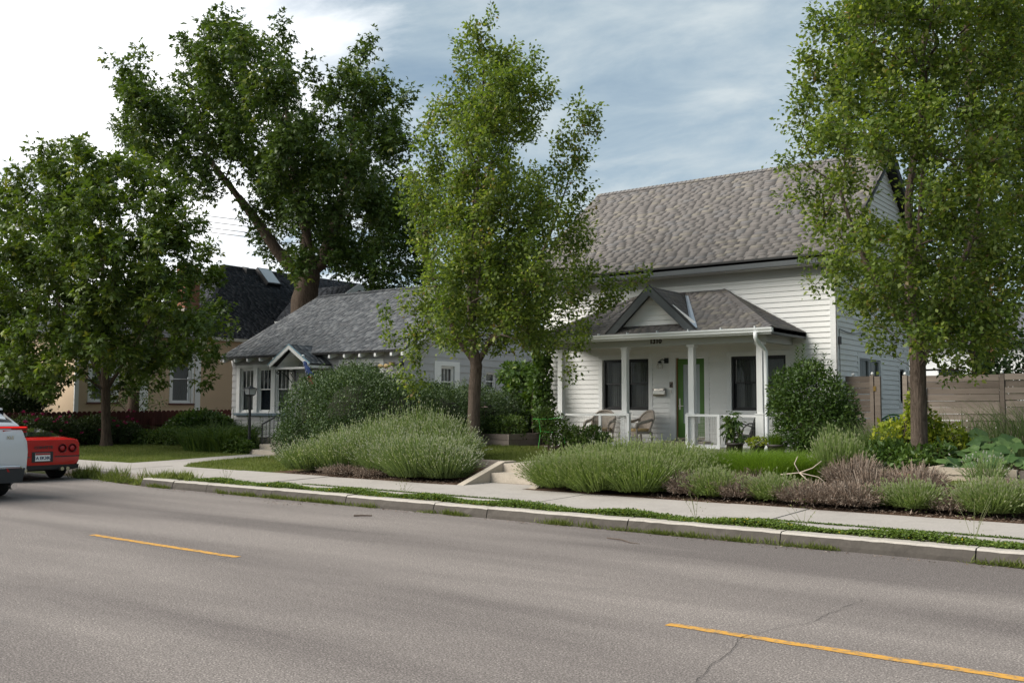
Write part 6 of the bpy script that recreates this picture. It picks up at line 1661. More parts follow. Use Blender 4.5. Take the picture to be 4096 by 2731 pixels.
def rnd_dirs(n):
    v = rng.normal(size=(n, 3))
    return unit(v)

def clusters_from_lobes(lobes, density, rmin=.0, bias=.45):
    out = []
    for (x, y, z, r, rz) in lobes:
        n = max(2, int(density * (r * r * rz) ** (2 / 3)))
        d = rnd_dirs(n)
        rr = rng.random(n) ** bias
        p = d * rr[:, None] * np.array([r, r, rz]) + np.array([x, y, z])
        out.append(p)
    return np.concatenate(out)

def skeleton(trunk, clusters, step=.55, bias=.35, jit=.05, droop=0.0, base=None, limbs=()):
    """grow a branch tree from a trunk polyline to all cluster centres. returns nodes, parents"""
    nodes = [np.array(p, float) for p in trunk]
    par = [-1] + list(range(len(trunk) - 1))
    plen = [0.0]
    for i in range(1, len(trunk)): plen.append(plen[-1] + np.linalg.norm(nodes[i] - nodes[i - 1]))
    for (si, P, _r) in limbs:
        prev = si
        for p in P:
            nodes.append(np.array(p, float)); par.append(prev); plen.append(plen[prev] + .4 * np.linalg.norm(nodes[-1] - nodes[prev])); prev = len(nodes) - 1
    cap_ = len(clusters) * 8 + 200
    N = np.zeros((cap_, 3)); PL = np.zeros(cap_); n = len(nodes)
    N[:n] = nodes; PL[:n] = plen
    ok0 = 1 if base is None else base
    tr = np.array(nodes)
    d0 = np.min(np.linalg.norm(clusters[:, None] - tr[None, ok0:], axis=2), axis=1)
    for ci in np.argsort(d0):
        c = clusters[ci]
        d = np.linalg.norm(N[ok0:n] - c, axis=1)
        up = np.maximum(0, N[ok0:n, 2] - c[2])
        cost = d + bias * PL[ok0:n] + .5 * up
        j = int(np.argmin(cost)) + ok0
        L = d[j - ok0]; k = max(1, int(L / step))
        if n + k + 1 >= cap_: break
        prev = j
        a = N[j].copy()
        for s in range(1, k + 1):
            f = s / k
            p = a + (c - a) * f
            if s < k: p = p + rng.normal(0, jit, 3) + np.array([0, 0, .12 * L * math.sin(math.pi * f) * .6])
            N[n] = p; PL[n] = PL[prev] + np.linalg.norm(p - N[prev]); par.append(prev); prev = n; n += 1
    return N[:n], np.array(par)

def radii(N, par, ntrunk, r0=.005, p=2.25, rtrunk=None):
    n = len(N); acc = np.zeros(n)
    child = np.zeros(n, bool); child[par[par >= 0]] = True
    acc[~child] = r0 ** p
    for i in range(n - 1, 0, -1):
        if acc[i] == 0: acc[i] = r0 ** p
        acc[par[i]] += acc[i] * 1.0
    r = acc ** (1 / p)
    return r

def tube_edges(A, B, ra, rb, k):
    d = unit(B - A)
    ref = np.where(np.abs(d[:, 2:3]) < .9, np.array([[0, 0, 1.]]), np.array([[1., 0, 0]]))
    u = unit(np.cross(d, ref)); v = np.cross(d, u)
    ang = np.arange(k) * 2 * np.pi / k
    cs, sn = np.cos(ang), np.sin(ang)
    ring = u[:, None] * cs[None, :, None] + v[:, None] * sn[None, :, None]
    V = np.concatenate([A[:, None] + ring * ra[:, None, None], B[:, None] + ring * rb[:, None, None]], 1)   # m,2k,3
    m_ = len(A)
    j = np.arange(k); j2 = (j + 1) % k
    q = np.stack([j, j2, k + j2, k + j], 1)
    Q = (q[None] + (2 * k * np.arange(m_))[:, None, None]).reshape(-1, 4)
    return V.reshape(-1, 3), Q

def trunk_mesh(name, pts, rad, mat, parent, k=16, seed=1, flare=1.5):
    """lofted trunk with root flare and uneven bark ribs"""
    r = np.random.default_rng(seed)
    pts = np.array(pts, float)
    t_ = np.linspace(0, len(pts) - 1, (len(pts) - 1) * 6 + 1)
    P = np.stack([np.interp(t_, np.arange(len(pts)), pts[:, i]) for i in range(3)], 1)
    Rr = np.interp(t_, np.arange(len(pts)), rad)
    h = P[:, 2] - P[0, 2]
    Rr = Rr * (1 + (flare - 1) * np.exp(-h / .22))
    ang = np.arange(k) * 2 * np.pi / k
    rib = 1 + .07 * np.sin(ang * 5 + 1) + r.normal(0, .03, k)
    V = []
    for i in range(len(P)):
        rr = Rr[i] * (rib * (1 + .02 * np.sin(i * 1.1)) + r.normal(0, .012, k))
        V.append(np.stack([P[i, 0] + rr * np.cos(ang), P[i, 1] + rr * np.sin(ang), np.full(k, P[i, 2])], 1))
    V = np.concatenate(V)
    j = np.arange(k); q = np.stack([j, (j + 1) % k, k + (j + 1) % k, k + j], 1)
    Q = (q[None] + (k * np.arange(len(P) - 1))[:, None, None]).reshape(-1, 4)
    return mknp(name, V, Q, mat, parent, smooth=True)

def make_tree(name, label, base, trunk, trad, lobes, density, nleaf, csig, leafL, leafW, kind, leafm, barkm, bias=.45, sk_bias=.3, r0=.0055, flare=1.5, sk_base=None, upfac=.55, drop=0.0, pexp=2.25, group=None, shoot=.5, srad=.09, sup=.8, sout=.6, limbs=()):
    t_ = thing(name, base, label, 'tree', group)
    cl = clusters_from_lobes(lobes, density, bias=bias)
    N, par = skeleton(trunk, cl, bias=sk_bias, base=sk_base, limbs=limbs)
    R = radii(N, par, len(trunk), r0, pexp)
    nt_ = len(trunk)
    trunk_mesh('trunk', trunk, trad, barkm, t_, flare=flare)
    e = np.arange(nt_, len(N)); pa = par[e]
    i_ = nt_
    for (si, P, rr_) in limbs:
        for q in rr_: R[i_] = q; i_ += 1
    rb = R[e]; ra = np.minimum(R[pa], rb * 1.25)
    # limbs leaving the trunk are never thicker than the trunk there
    tr_r = np.array(trad)
    onT = pa < nt_
    ra[onT] = np.minimum(ra[onT], tr_r[pa[onT]] * .8); rb[onT] = np.minimum(rb[onT], tr_r[pa[onT]] * .75)
    big_ = rb > .03
    VV = []; QQ = []; o_ = 0
    for sel, k in ((big_, 7), (~big_, 4)):
        if sel.any():
            V, Q = tube_edges(N[pa[sel]], N[e[sel]], ra[sel], rb[sel], k)
            VV.append(V); QQ.append(Q + o_); o_ += len(V)
    mknp('branches', np.concatenate(VV), np.concatenate(QQ), barkm, t_, smooth=True)
    # leaves
    m_ = len(cl)
    cnt = rng.integers(int(nleaf * .6), int(nleaf * 1.4) + 1, m_)
    idx = np.repeat(np.arange(m_), cnt)
    ctr = np.array(trunk)[len(trunk) // 2]
    rad_ = cl - np.array([ctr[0], ctr[1], 0]); rad_[:, 2] = 0
    sdir = unit(unit(rad_) * sout + np.array([0, 0, sup]) + rnd_dirs(m_) * .5)
    tt = (rng.random(len(idx)) ** .8 - .6) * shoot * rng.uniform(.6, 1.3, m_)[idx]
    off = rng.normal(size=(len(idx), 3)) * srad
    C = cl[idx] + sdir[idx] * tt[:, None] + off
    tip = unit(off) * 1.0 + sdir[idx] * .35 + rnd_dirs(len(idx)) * .55 + np.array([0, 0, -.25 - drop])
    nrm = rnd_dirs(len(idx)) * (1 - upfac) + np.array([0, 0, upfac])
    sz = rng.uniform(.72, 1.2, len(idx))
    cv = rng.normal(0, .12, m_)
    if kind == 'maple':
        V, Q = maple_quads(C, tip, nrm, leafL * sz)
        var = np.clip(np.tile(rng.beta(2.2, 2.6, len(idx)) + cv[idx], 3), 0, 1)
    else:
        V, Q = leaf_quads(C, tip, nrm, leafL * sz, leafW * sz)
        var = np.clip(rng.beta(2.2, 2.4, len(idx)) + cv[idx], 0, 1)
    mknp('crown', V, Q, leafm, t_, var=var)
    return t_

# --- street trees -------------------------------------------------------
make_tree('maple_tree', 'young dark green maple on the lawn beside the red car', (-30.6, 17.7, .36),
          [(-30.62, 17.72, .34), (-30.6, 17.66, 1.2), (-30.58, 17.6, 2.2), (-30.56, 17.5, 3.6), (-30.53, 17.4, 5.0), (-30.5, 17.29, 6.5), (-30.48, 17.12, 8.4)],
          [.155, .145, .14, .12, .09, .06, .03], LOBES_MAP, 13, 40, .27, .18, .10, 'maple', 'maple2', 'barkmaple', sk_base=2, shoot=.62, srad=.13, sup=.45, sout=.9,
          limbs=[(2, [(-30.9, 17.4, 3.0), (-31.5, 17.0, 4.2), (-32.3, 16.5, 5.6)], [.06, .05, .03]), (2, [(-30.2, 17.9, 3.0), (-29.5, 18.3, 4.3), (-28.9, 18.7, 5.6)], [.06, .05, .03]), (3, [(-30.9, 17.9, 4.8), (-31.3, 18.2, 6.4)], [.05, .03])])
make_tree('maple_tree', 'huge dark maple rising behind the grey bungalow roof', (-34.8, 29.7, .6),
          [(-34.9, 29.6, .5), (-34.85, 29.7, 3.0), (-34.8, 29.74, 6.6), (-34.62, 29.83, 7.7), (-34.5, 29.9, 8.6)],
          [.72, .66, .60, .50, .36], LOBES_BIG, 8.4, 46, .40, .22, .12, 'maple', 'maple', 'barkmaple', sk_base=3, r0=.009, pexp=2.1, flare=1.3, shoot=1.05, srad=.19, sup=.75, sout=.7,
          limbs=[(3, [(-35.2, 29.35, 8.1), (-35.72, 28.9, 8.8), (-36.45, 28.18, 10.3), (-37.1, 27.6, 11.4), (-38.26, 26.53, 13.4)], [.30, .27, .23, .18, .12]), (3, [(-34.1, 30.15, 8.4), (-33.6, 30.6, 10.6), (-33.2, 31.0, 13.0), (-33.0, 31.0, 15.5)], [.32, .25, .18, .10]), (4, [(-34.8, 29.6, 10.2), (-35.2, 29.2, 12.6), (-35.5, 29.0, 15.6)], [.26, .19, .10]), (3, [(-35.3, 30.2, 8.4), (-36.2, 30.8, 9.6), (-37.0, 31.5, 11.5)], [.2, .15, .1])])
make_tree('pear_tree', 'light green pear tree between the two houses', (-14.52, 17.57, .5),
          [(-14.54, 17.58, .42), (-14.53, 17.57, 1.14), (-14.48, 17.54, 2.06), (-14.42, 17.53, 2.67), (-14.5, 17.45, 3.3), (-14.45, 17.39, 4.1), (-14.38, 17.36, 5.2), (-14.29, 17.34, 6.6), (-14.15, 17.32, 8.2), (-14.05, 17.3, 10.0)],
          [.15, .145, .14, .135, .10, .085, .07, .05, .035, .015], LOBES_PEA, 70, 38, .16, .095, .066, 'ovate', 'pear', 'barkpear', sk_base=3, bias=.5, r0=.004, flare=1.35, sk_bias=.22, shoot=.50, srad=.068, sup=.9, sout=.55,
          limbs=[(3, [(-14.2, 17.66, 3.18), (-13.75, 17.95, 3.8), (-13.2, 18.2, 4.9), (-12.75, 18.5, 6.3), (-12.4, 18.7, 7.6)], [.07, .06, .05, .035, .02]), (3, [(-14.75, 17.35, 3.2), (-15.2, 17.05, 4.2), (-15.5, 16.85, 5.8), (-15.6, 16.8, 7.0)], [.065, .055, .04, .025]), (4, [(-14.3, 17.1, 4.1), (-14.0, 16.8, 5.6), (-13.8, 16.7, 7.2)], [.06, .045, .025]), (4, [(-14.7, 17.8, 4.2), (-14.8, 18.2, 5.8), (-14.7, 18.3, 7.6)], [.06, .045, .025])])
make_tree('pear_tree', 'dense light green pear tree at the right edge before the plank fence', (-4.83, 18.52, .56),
          [(-4.85, 18.55, .50), (-4.83, 18.52, 1.46), (-4.81, 18.46, 2.4), (-4.81, 18.41, 2.96), (-4.87, 18.3, 3.67), (-4.86, 18.25, 4.5), (-4.82, 18.2, 5.6), (-4.6, 18.25, 7.0), (-4.5, 18.3, 9.0)],
          [.15, .14, .135, .125, .10, .085, .065, .045, .02], LOBES_PRT, 60, 42, .16, .090, .063, 'ovate', 'pear', 'barkpear', sk_base=2, bias=.55, r0=.004, flare=1.3, sk_bias=.22, shoot=.50, srad=.07, sup=.85, sout=.6,
          limbs=[(3, [(-5.2, 18.1, 3.6), (-5.6, 17.8, 4.6), (-5.9, 17.6, 5.8)], [.055, .045, .03]), (3, [(-4.4, 18.8, 3.6), (-4.0, 19.2, 4.8), (-3.7, 19.5, 6.4)], [.06, .05, .03]), (4, [(-4.6, 17.9, 4.6), (-4.4, 17.6, 6.0), (-4.3, 17.5, 7.6)], [.055, .04, .025])])
# --- trees behind the houses ---------------------------------------------
def blob_lobes(c, R, Hh, n, seed, r=(.25, .42)):
    q = np.random.default_rng(seed); out = []
    for i in range(n):
        a = q.uniform(0, 2 * np.pi); z = q.uniform(-1, 1); rad = math.sqrt(max(0, 1 - z * z)) * q.uniform(.3, .95)
        s = q.uniform(*r) * R
        out.append((c[0] + R * rad * math.cos(a), c[1] + R * rad * math.sin(a), c[2] + z * Hh * .85, s, s * .8))
    return out
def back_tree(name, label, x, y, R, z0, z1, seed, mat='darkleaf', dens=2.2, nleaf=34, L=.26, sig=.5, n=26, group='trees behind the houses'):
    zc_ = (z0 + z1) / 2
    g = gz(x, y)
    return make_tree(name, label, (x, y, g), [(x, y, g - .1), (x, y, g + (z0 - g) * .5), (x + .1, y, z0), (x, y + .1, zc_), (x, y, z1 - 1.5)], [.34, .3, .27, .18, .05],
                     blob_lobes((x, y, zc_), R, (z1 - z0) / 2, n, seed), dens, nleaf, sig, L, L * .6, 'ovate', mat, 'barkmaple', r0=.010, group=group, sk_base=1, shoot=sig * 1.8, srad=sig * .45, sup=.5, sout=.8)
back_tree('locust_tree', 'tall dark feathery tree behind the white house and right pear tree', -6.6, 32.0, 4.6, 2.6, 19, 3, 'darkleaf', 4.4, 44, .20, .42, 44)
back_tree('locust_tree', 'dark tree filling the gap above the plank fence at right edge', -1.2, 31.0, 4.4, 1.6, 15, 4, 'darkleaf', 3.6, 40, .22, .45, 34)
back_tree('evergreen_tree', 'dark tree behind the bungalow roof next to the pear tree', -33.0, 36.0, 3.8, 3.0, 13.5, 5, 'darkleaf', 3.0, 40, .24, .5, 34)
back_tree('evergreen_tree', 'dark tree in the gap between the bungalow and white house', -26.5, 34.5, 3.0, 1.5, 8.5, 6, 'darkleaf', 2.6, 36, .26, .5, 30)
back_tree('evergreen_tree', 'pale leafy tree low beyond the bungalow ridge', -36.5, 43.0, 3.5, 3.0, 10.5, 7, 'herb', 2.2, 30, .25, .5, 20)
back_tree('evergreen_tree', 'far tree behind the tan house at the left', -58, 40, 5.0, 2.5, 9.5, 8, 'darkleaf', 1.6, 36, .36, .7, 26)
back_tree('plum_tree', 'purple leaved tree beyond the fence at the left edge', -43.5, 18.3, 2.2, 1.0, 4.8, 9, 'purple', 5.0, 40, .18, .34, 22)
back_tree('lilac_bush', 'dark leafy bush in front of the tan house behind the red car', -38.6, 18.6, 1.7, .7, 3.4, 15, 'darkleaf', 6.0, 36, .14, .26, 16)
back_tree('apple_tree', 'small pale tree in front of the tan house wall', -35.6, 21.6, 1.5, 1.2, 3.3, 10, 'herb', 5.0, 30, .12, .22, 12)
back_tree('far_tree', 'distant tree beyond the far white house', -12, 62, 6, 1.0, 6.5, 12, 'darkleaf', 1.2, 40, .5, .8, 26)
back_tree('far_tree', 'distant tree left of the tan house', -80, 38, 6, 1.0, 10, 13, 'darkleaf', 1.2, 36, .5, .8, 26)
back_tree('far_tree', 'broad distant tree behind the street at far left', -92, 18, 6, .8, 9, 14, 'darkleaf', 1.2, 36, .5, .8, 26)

# --- shrubs --------------------------------------------------------------
def shrub(name, label, base, lobes, n, L, Wd, mat, cat='shrub', core=None, stems=0, upfac=.5, shell=.28, up_tip=.1, group=None, coremat='darkleaf'):
    """lobes: (x,y,z,rx,ry,rz); leaves spread through the outer shell, twigs inside"""
    t_ = thing(name, base, label, cat, group)
    lob = np.array(lobes, float)
    vol = (lob[:, 3] * lob[:, 4] + lob[:, 4] * lob[:, 5] + lob[:, 3] * lob[:, 5])
    pick = rng.choice(len(lob), n, p=vol / vol.sum())
    d = rnd_dirs(n)
    # little sprays: leaves gather round twig ends
    rr = 1 - np.abs(rng.normal(0, shell, n)) + rng.normal(0, .05, n)
    C = lob[pick, :3] + d * lob[pick, 3:6] * rr[:, None]
    keep = C[:, 2] > ground_z(C[:, 0], C[:, 1]) + .03
    C = C[keep]; d = d[keep]; n = len(C)
    tip = d * .7 + rnd_dirs(n) * .8 + np.array([0, 0, up_tip])
    nrm = rnd_dirs(n) * (1 - upfac) + np.array([0, 0, upfac]) + d * .3
    sz = rng.uniform(.7, 1.25, n)
    V, Q = leaf_quads(C, tip, nrm, L * sz, Wd * sz)
    q = np.sin(C[:, 0] * 3.1 + C[:, 2] * 4.3) * .08 + np.sin(C[:, 1] * 5.3 + 1.3) * .05
    mknp('foliage', V, Q, mat, t_, var=np.clip(rng.beta(2.2, 2.4, n) + q, 0, 1))
    k = stems or max(5, len(lob))
    mb = MB()
    for i in range(k):
        l_ = lob[rng.integers(len(lob))]
        dv = rnd_dirs(1)[0]
        e = l_[:3] + dv * l_[3:6] * .75
        b0 = np.array(base) + np.array([rng.uniform(-.12, .12) * 1.5, rng.uniform(-.12, .12) * 1.5, 0])
        mid = b0 * .5 + e * .5 + np.array([rng.uniform(-.08, .08), rng.uniform(-.08, .08), .05])
        mb.tube([b0, mid, e], [.016, .011, .004], 5)
    mb.build('stems', 'twig', t_)
    return t_
# big hedge: front bulge lit, long side running back between the lots
hl = [(-20.3, 18.3, 1.35, 1.5, 1.3, 1.35), (-18.9, 17.9, 1.45, 1.4, 1.1, 1.35), (-19.6, 18.8, 1.7, 1.3, 1.2, 1.15), (-21.1, 18.9, 1.0, .9, .9, .95), (-17.8, 18.4, 1.3, 1.2, 1.2, 1.1), (-17.6, 19.8, 1.3, 1.2, 1.2, 1.05),
      (-17.5, 21.2, 1.3, 1.1, 1.2, 1.05), (-17.5, 22.6, 1.2, 1.0, 1.2, .95), (-17.4, 24.0, 1.2, 1.0, 1.2, .95), (-17.3, 25.4, 1.2, 1.0, 1.2, .95), (-20.8, 18.0, .75, 1.1, .9, .7), (-18.6, 17.4, .8, 1.2, .7, .7), (-19.0, 20.5, 1.3, 1.2, 1.4, 1.1)]
hd = shrub('privet_hedge', 'large grey green clipped hedge in front of the grey bungalow', (-18.8, 19.0, .35), hl, 150000, .065, .034, 'hedge', 'hedge', stems=40, shell=.16, up_tip=.45)
# sprigs standing out of the hedge top
sp_c = []
for i in range(90):
    l_ = hl[int(rng.choice([0, 1, 2, 2, 4, 4, 5, 6, 7]))]; a = rng.uniform(0, 6.28); q = rng.uniform(0, .75)
    sp_c.append((l_[0] + l_[3] * q * math.cos(a), l_[1] + l_[4] * q * math.sin(a), l_[2] + l_[5] * math.sqrt(1 - q * q) * .97))
Cs = []; Ts = []
for c in sp_c:
    hgt = rng.uniform(.12, .34); k = int(hgt / .012)
    lean = rng.normal(0, .12, 2)
    for j in range(k):
        f = j / k; Cs.append((c[0] + lean[0] * f, c[1] + lean[1] * f, c[2] + hgt * f)); a = rng.uniform(0, 6.28); Ts.append((math.cos(a), math.sin(a), .6))
Cs = np.array(Cs); Ts = np.array(Ts); k = len(Cs)
V, Q = leaf_quads(Cs, Ts, rnd_dirs(k) * .5 + np.array([0, 0, .6]), rng.uniform(.035, .055, k), rng.uniform(.018, .026, k))
mknp('sprigs', V, Q, 'hedge', hd, var=rng.uniform(.45, 1, k))
MB_core = MB()  # solid dark core inside each hedge lobe
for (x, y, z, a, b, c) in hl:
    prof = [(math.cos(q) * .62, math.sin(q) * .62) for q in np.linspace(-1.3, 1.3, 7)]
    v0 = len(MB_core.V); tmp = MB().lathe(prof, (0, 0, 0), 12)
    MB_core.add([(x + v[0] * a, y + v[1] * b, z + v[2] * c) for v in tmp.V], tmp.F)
MB_core.build('inner_core', paint('hedge_inner', (.022, .026, .012), .3, 8, .95), hd)
# round shrub right of the porch
sh = [(-7.45, 20.25, 1.95, .72, .65, .75), (-7.0, 20.3, 1.75, .5, .5, .55), (-7.95, 20.2, 2.1, .42, .45, .5), (-7.3, 20.2, 1.35, .75, .6, .55), (-6.8, 20.35, 1.45, .4, .4, .4), (-7.75, 20.15, 1.25, .5, .45, .45), (-7.5, 20.2, 2.45, .35, .35, .3), (-7.9, 20.1, 1.7, .45, .4, .4), (-7.35, 20.1, 1.0, .45, .4, .25)]
shb = shrub('round_shrub', 'dense green shrub at the corner of the white house beside the gate', (-7.45, 20.25, .68), sh, 15000, .085, .036, 'shrub', stems=30, shell=.26, up_tip=.25)
Cs = []; Ts = []
for (x, y, z) in ((-7.75, 20.2, 2.6), (-7.62, 20.2, 2.65), (-7.35, 20.2, 2.65), (-7.2, 20.25, 2.45), (-7.05, 20.25, 2.3)):
    for j in range(26):
        f = j / 26; Cs.append((x + .05 * f, y, z + .42 * f)); a = j * 2.4; Ts.append((math.cos(a), math.sin(a), .7))
V, Q = leaf_quads(np.array(Cs), np.array(Ts), np.tile([[0, 0, 1.]], (len(Cs), 1)) + rnd_dirs(len(Cs)) * .3, np.full(len(Cs), .09), np.full(len(Cs), .038))
mknp('shoots', V, Q, 'shrub', shb, var=rng.uniform(.1, .7, len(Cs)))
# dark screens: in front of the tan house, and behind the plank fence
shrub('screen_shrub', 'tall dark shrub in front of the tan house nearest to the fence', (-37.2, 17.6, .4), [(-37.2, 17.6, 1.5, 1.2, 1.1, 1.2), (-36.6, 16.6, 1.2, .9, .9, .9), (-37.4, 18.4, 2.2, .8, .8, .8)], 9000, .13, .08, 'darkleaf', stems=14)
shrub('screen_shrub', 'tall dark shrub beyond the fence above the red car roof', (-40.2, 17.4, .4), [(-40.2, 17.4, 1.5, 1.4, 1.2, 1.3), (-39.4, 16.4, 1.3, 1.0, .9, 1.0), (-41.0, 18.0, 2.3, 1.0, .9, .9)], 9000, .13, .08, 'darkleaf', stems=14)
shrub('screen_shrub', 'dark shrub behind the plank fence right of the tree trunk', (-4.2, 25.2, .7), [(-4.2, 25.2, 2.3, 1.1, .8, 1.3), (-3.3, 25.4, 2.6, .9, .8, 1.2), (-5.0, 25.4, 2.0, .8, .7, 1.0)], 7000, .12, .07, 'darkleaf', stems=14)
shrub('screen_shrub', 'dark shrub behind the plank fence at the right edge', (-1.8, 25.6, .7), [(-2.0, 25.6, 2.5, 1.1, .8, 1.4), (-1.0, 25.6, 2.4, 1.0, .8, 1.3)], 6000, .12, .07, 'darkleaf', stems=14)
# plants by the bungalow fence
shrub('bushy_shrub', 'dark leafy bush against the red fence beside the bungalow corner', (-31.6, 22.0, .48), [(-31.6, 22.0, .95, 1.0, 1.0, .6), (-31.4, 21.2, .85, .7, .7, .5), (-31.7, 22.8, .9, .7, .7, .5)], 9000, .13, .08, 'shrub', stems=12)
shrub('rose_bush', 'rose bush with magenta flowers behind the red car', (-32.2, 16.3, .3), [(-32.2, 15.9, .85, .7, 1.0, .55), (-32.2, 17.1, .8, .6, .9, .55), (-32.3, 14.8, .8, .6, .9, .5)], 11000, .075, .05, 'rose', stems=16)
shrub('rose_bush', 'rose bush with magenta flowers beside the maple trunk', (-32.2, 18.4, .3), [(-32.2, 18.3, .85, .6, .9, .55), (-32.2, 19.3, .7, .55, .7, .45)], 8000, .075, .05, 'rose', stems=12)
def flowers(parent, pts, r, mat, name='flower'):
    for (x, y, z) in pts:
        n = 9; C = np.tile(np.array([[x, y, z]]), (n, 1)); d = rnd_dirs(n); d[:, 2] = np.abs(d[:, 2]) * .6 + .1
        V, Q = leaf_quads(C, d, rnd_dirs(n), np.full(n, r), np.full(n, r * .9), .3)
        mknp(name, V, Q, mat, parent, var=rng.uniform(0, 1, n))
roses = [o for o in S.objects if o.name.startswith('rose_bush')]
flowers(roses[0], [(-31.6 + rng.uniform(-.1, .1), y, z) for y, z in zip(rng.uniform(15.1, 17.4, 22), rng.uniform(.75, 1.5, 22))], .075, 'roseflower')
flowers(roses[1], [(-31.6 + rng.uniform(-.1, .1), y, z) for y, z in zip(rng.uniform(17.8, 19.4, 14), rng.uniform(.8, 1.6, 14))], .075, 'roseflower')

def blade_clump(n, c, R, h, w, lean, seed_h=None, curve=.25, gz_=True):
    """arching blades as strips of two quads"""
    a = rng.uniform(0, 2 * np.pi, n); rr = R * np.sqrt(rng.random(n))
    B0 = np.stack([c[0] + rr * np.cos(a), c[1] + rr * np.sin(a), np.zeros(n)], 1)
    B0[:, 2] = ground_z(B0[:, 0], B0[:, 1]) + (c[2] if len(c) > 2 else 0)
    hh = h * rng.uniform(.6, 1.15, n)
    la = a + rng.normal(0, .6, n); ln = lean * rng.uniform(.2, 1.2, n) * hh * (.3 + rr / max(R, 1e-3))
    D = np.stack([np.cos(la), np.sin(la), np.zeros(n)], 1)
    P1 = B0 + D * (ln * .35)[:, None] + np.array([0, 0, 1]) * (hh * .62)[:, None]
    P2 = B0 + D * (ln * (1 + curve))[:, None] + np.array([0, 0, 1]) * (hh * (1 - curve * .4))[:, None]
    fa = rng.uniform(0, np.pi, n)
    Sd = np.stack([np.cos(fa), np.sin(fa), np.zeros(n)], 1) * (w / 2)
    V = np.stack([B0 - Sd, B0 + Sd, P1 + Sd * .8, P1 - Sd * .8, P2 + Sd * .15, P2 - Sd * .15], 1).reshape(-1, 3)
    o = 6 * np.arange(n)
    Q = np.concatenate([np.stack([o, o + 1, o + 2, o + 3], 1), np.stack([o + 3, o + 2, o + 4, o + 5], 1)])
    return V, Q, P2, np.concatenate([np.arange(n)] * 2)

def leafy(name, label, lobes, n, L, Wd, mat, cat='plant', **k):
    b = lobes[0]
    return shrub(name, label, (b[0], b[1], gz(b[0], b[1])), lobes, n, L, Wd, mat, cat, **k)
leafy('ground_cover', 'bright green leafy plants in front of the red fence right of the maple', [(-30.4, 20.0, .55, 1.2, .6, .4), (-29.2, 20.3, .55, 1.2, .6, .42), (-31.4, 19.7, .5, .8, .5, .35), (-28.6, 21.2, .6, 1.0, .6, .4)], 9000, .10, .055, 'herb', upfac=.7)
leafy('leafy_plants', 'low yellow green leafy plants around the lamp post', [(-25.4, 19.1, .42, .6, .4, .3), (-24.95, 19.0, .40, .35, .25, .26), (-25.9, 19.6, .5, .6, .5, .32)], 3600, .10, .065, 'herb', upfac=.75)
V, Q, tips, ii = blade_clump(900, (-27.2, 19.7, 0), 1.1, .95, .028, .9, curve=.5)
dl = thing('daylily_clump', (-27.2, 19.7, .25), 'arching strap leaved daylilies below the bungalow windows', 'plant')
mknp('leaves', V, Q, 'herb', dl, var=np.clip(rng.beta(2, 2.2, len(Q)), 0, 1))
V, Q, tips, ii = blade_clump(420, (-26.2, 19.45, 0), .55, .8, .035, 1.1, curve=.6)
dl = thing('daylily_clump', (-26.2, 19.45, .25), 'paler arching daylilies left of the lamp post', 'plant')
mknp('leaves', V, Q, 'herb', dl, var=np.clip(rng.beta(3, 2, len(Q)), 0, 1))
# tall stems against the bungalow windows
tsx = thing('tall_stems', (-27.5, 20.6, .3), 'tall thin flower stalks in front of the bungalow windows', 'plant')
mb = MB(); Cs = []
for i in range(16):
    x = rng.uniform(-29.5, -25.6); y = rng.uniform(20.2, 21.0); h = rng.uniform(.9, 1.35); z = gz(x, y)
    mb.tube([(x, y, z), (x + .03, y, z + h * .6), (x + rng.uniform(-.06, .06), y, z + h)], [.010, .008, .005], 4)
    for j in range(14): Cs.append((x + rng.normal(0, .03), y + rng.normal(0, .03), z + h * rng.uniform(.3, 1.0)))
mb.build('stems', paint('green_stem', (.06, .09, .025), .2, 4, .8), tsx)
Cs = np.array(Cs); V, Q = leaf_quads(Cs, rnd_dirs(len(Cs)), rnd_dirs(len(Cs)), np.full(len(Cs), .07), np.full(len(Cs), .03)); mknp('leaves', V, Q, 'herb', tsx, var=rng.random(len(Cs)))

# shrubs in the gap left of the porch, vine, bed plants
leafy('leafy_shrub', 'bright broad leaved young tree over the dark hedge left of the porch', [(-17.0, 23.2, 2.35, .9, .7, .55), (-16.3, 23.0, 2.1, .6, .6, .5), (-16.4, 22.9, 1.6, .6, .5, .5), (-17.6, 23.3, 2.7, .6, .6, .35)], 2600, .17, .11, 'shrub', 'shrub', upfac=.6, stems=10)
leafy('climbing_vine', 'leafy vine beside the left end of the porch', [(-15.75, 22.0, 2.5, .28, .3, .7), (-15.6, 21.9, 1.6, .3, .3, .7), (-15.7, 22.0, 3.3, .3, .3, .5)], 2600, .12, .08, 'shrub', 'vine', upfac=.4, stems=8)
leafy('bed_plants', 'leafy herbs growing out of the dark timber raised bed', [(-16.5, 21.0, 1.15, .55, .4, .35), (-16.0, 21.1, 1.1, .35, .3, .4), (-17.1, 21.1, 1.1, .4, .35, .3)], 2600, .075, .045, 'herb', upfac=.5, up_tip=.4, stems=16)
ya = thing('yarrow_plant', (-16.75, 20.75, .9), 'pale pink yarrow flower head above the raised bed', 'flower')
mb = MB(); mb.tube([(-16.75, 20.75, .9), (-16.75, 20.72, 1.35), (-16.76, 20.72, 1.70)], [.008, .007, .006], 5); mb.build('stem', 'twig', ya)
mb = MB()
for i in range(26):
    a = i * 2.4; r_ = .085 * math.sqrt(i / 26); mb.lathe([(.004, -.01), (.016, .0), (.012, .012), (.002, .016)], (-16.76 + r_ * math.cos(a), 20.72 + r_ * math.sin(a), 1.70 + .015 * (1 - i / 26)), 6)
mb.build('flower_head', paint('pale_pink_petals', (.50, .36, .33), .15, 30, .8), ya)
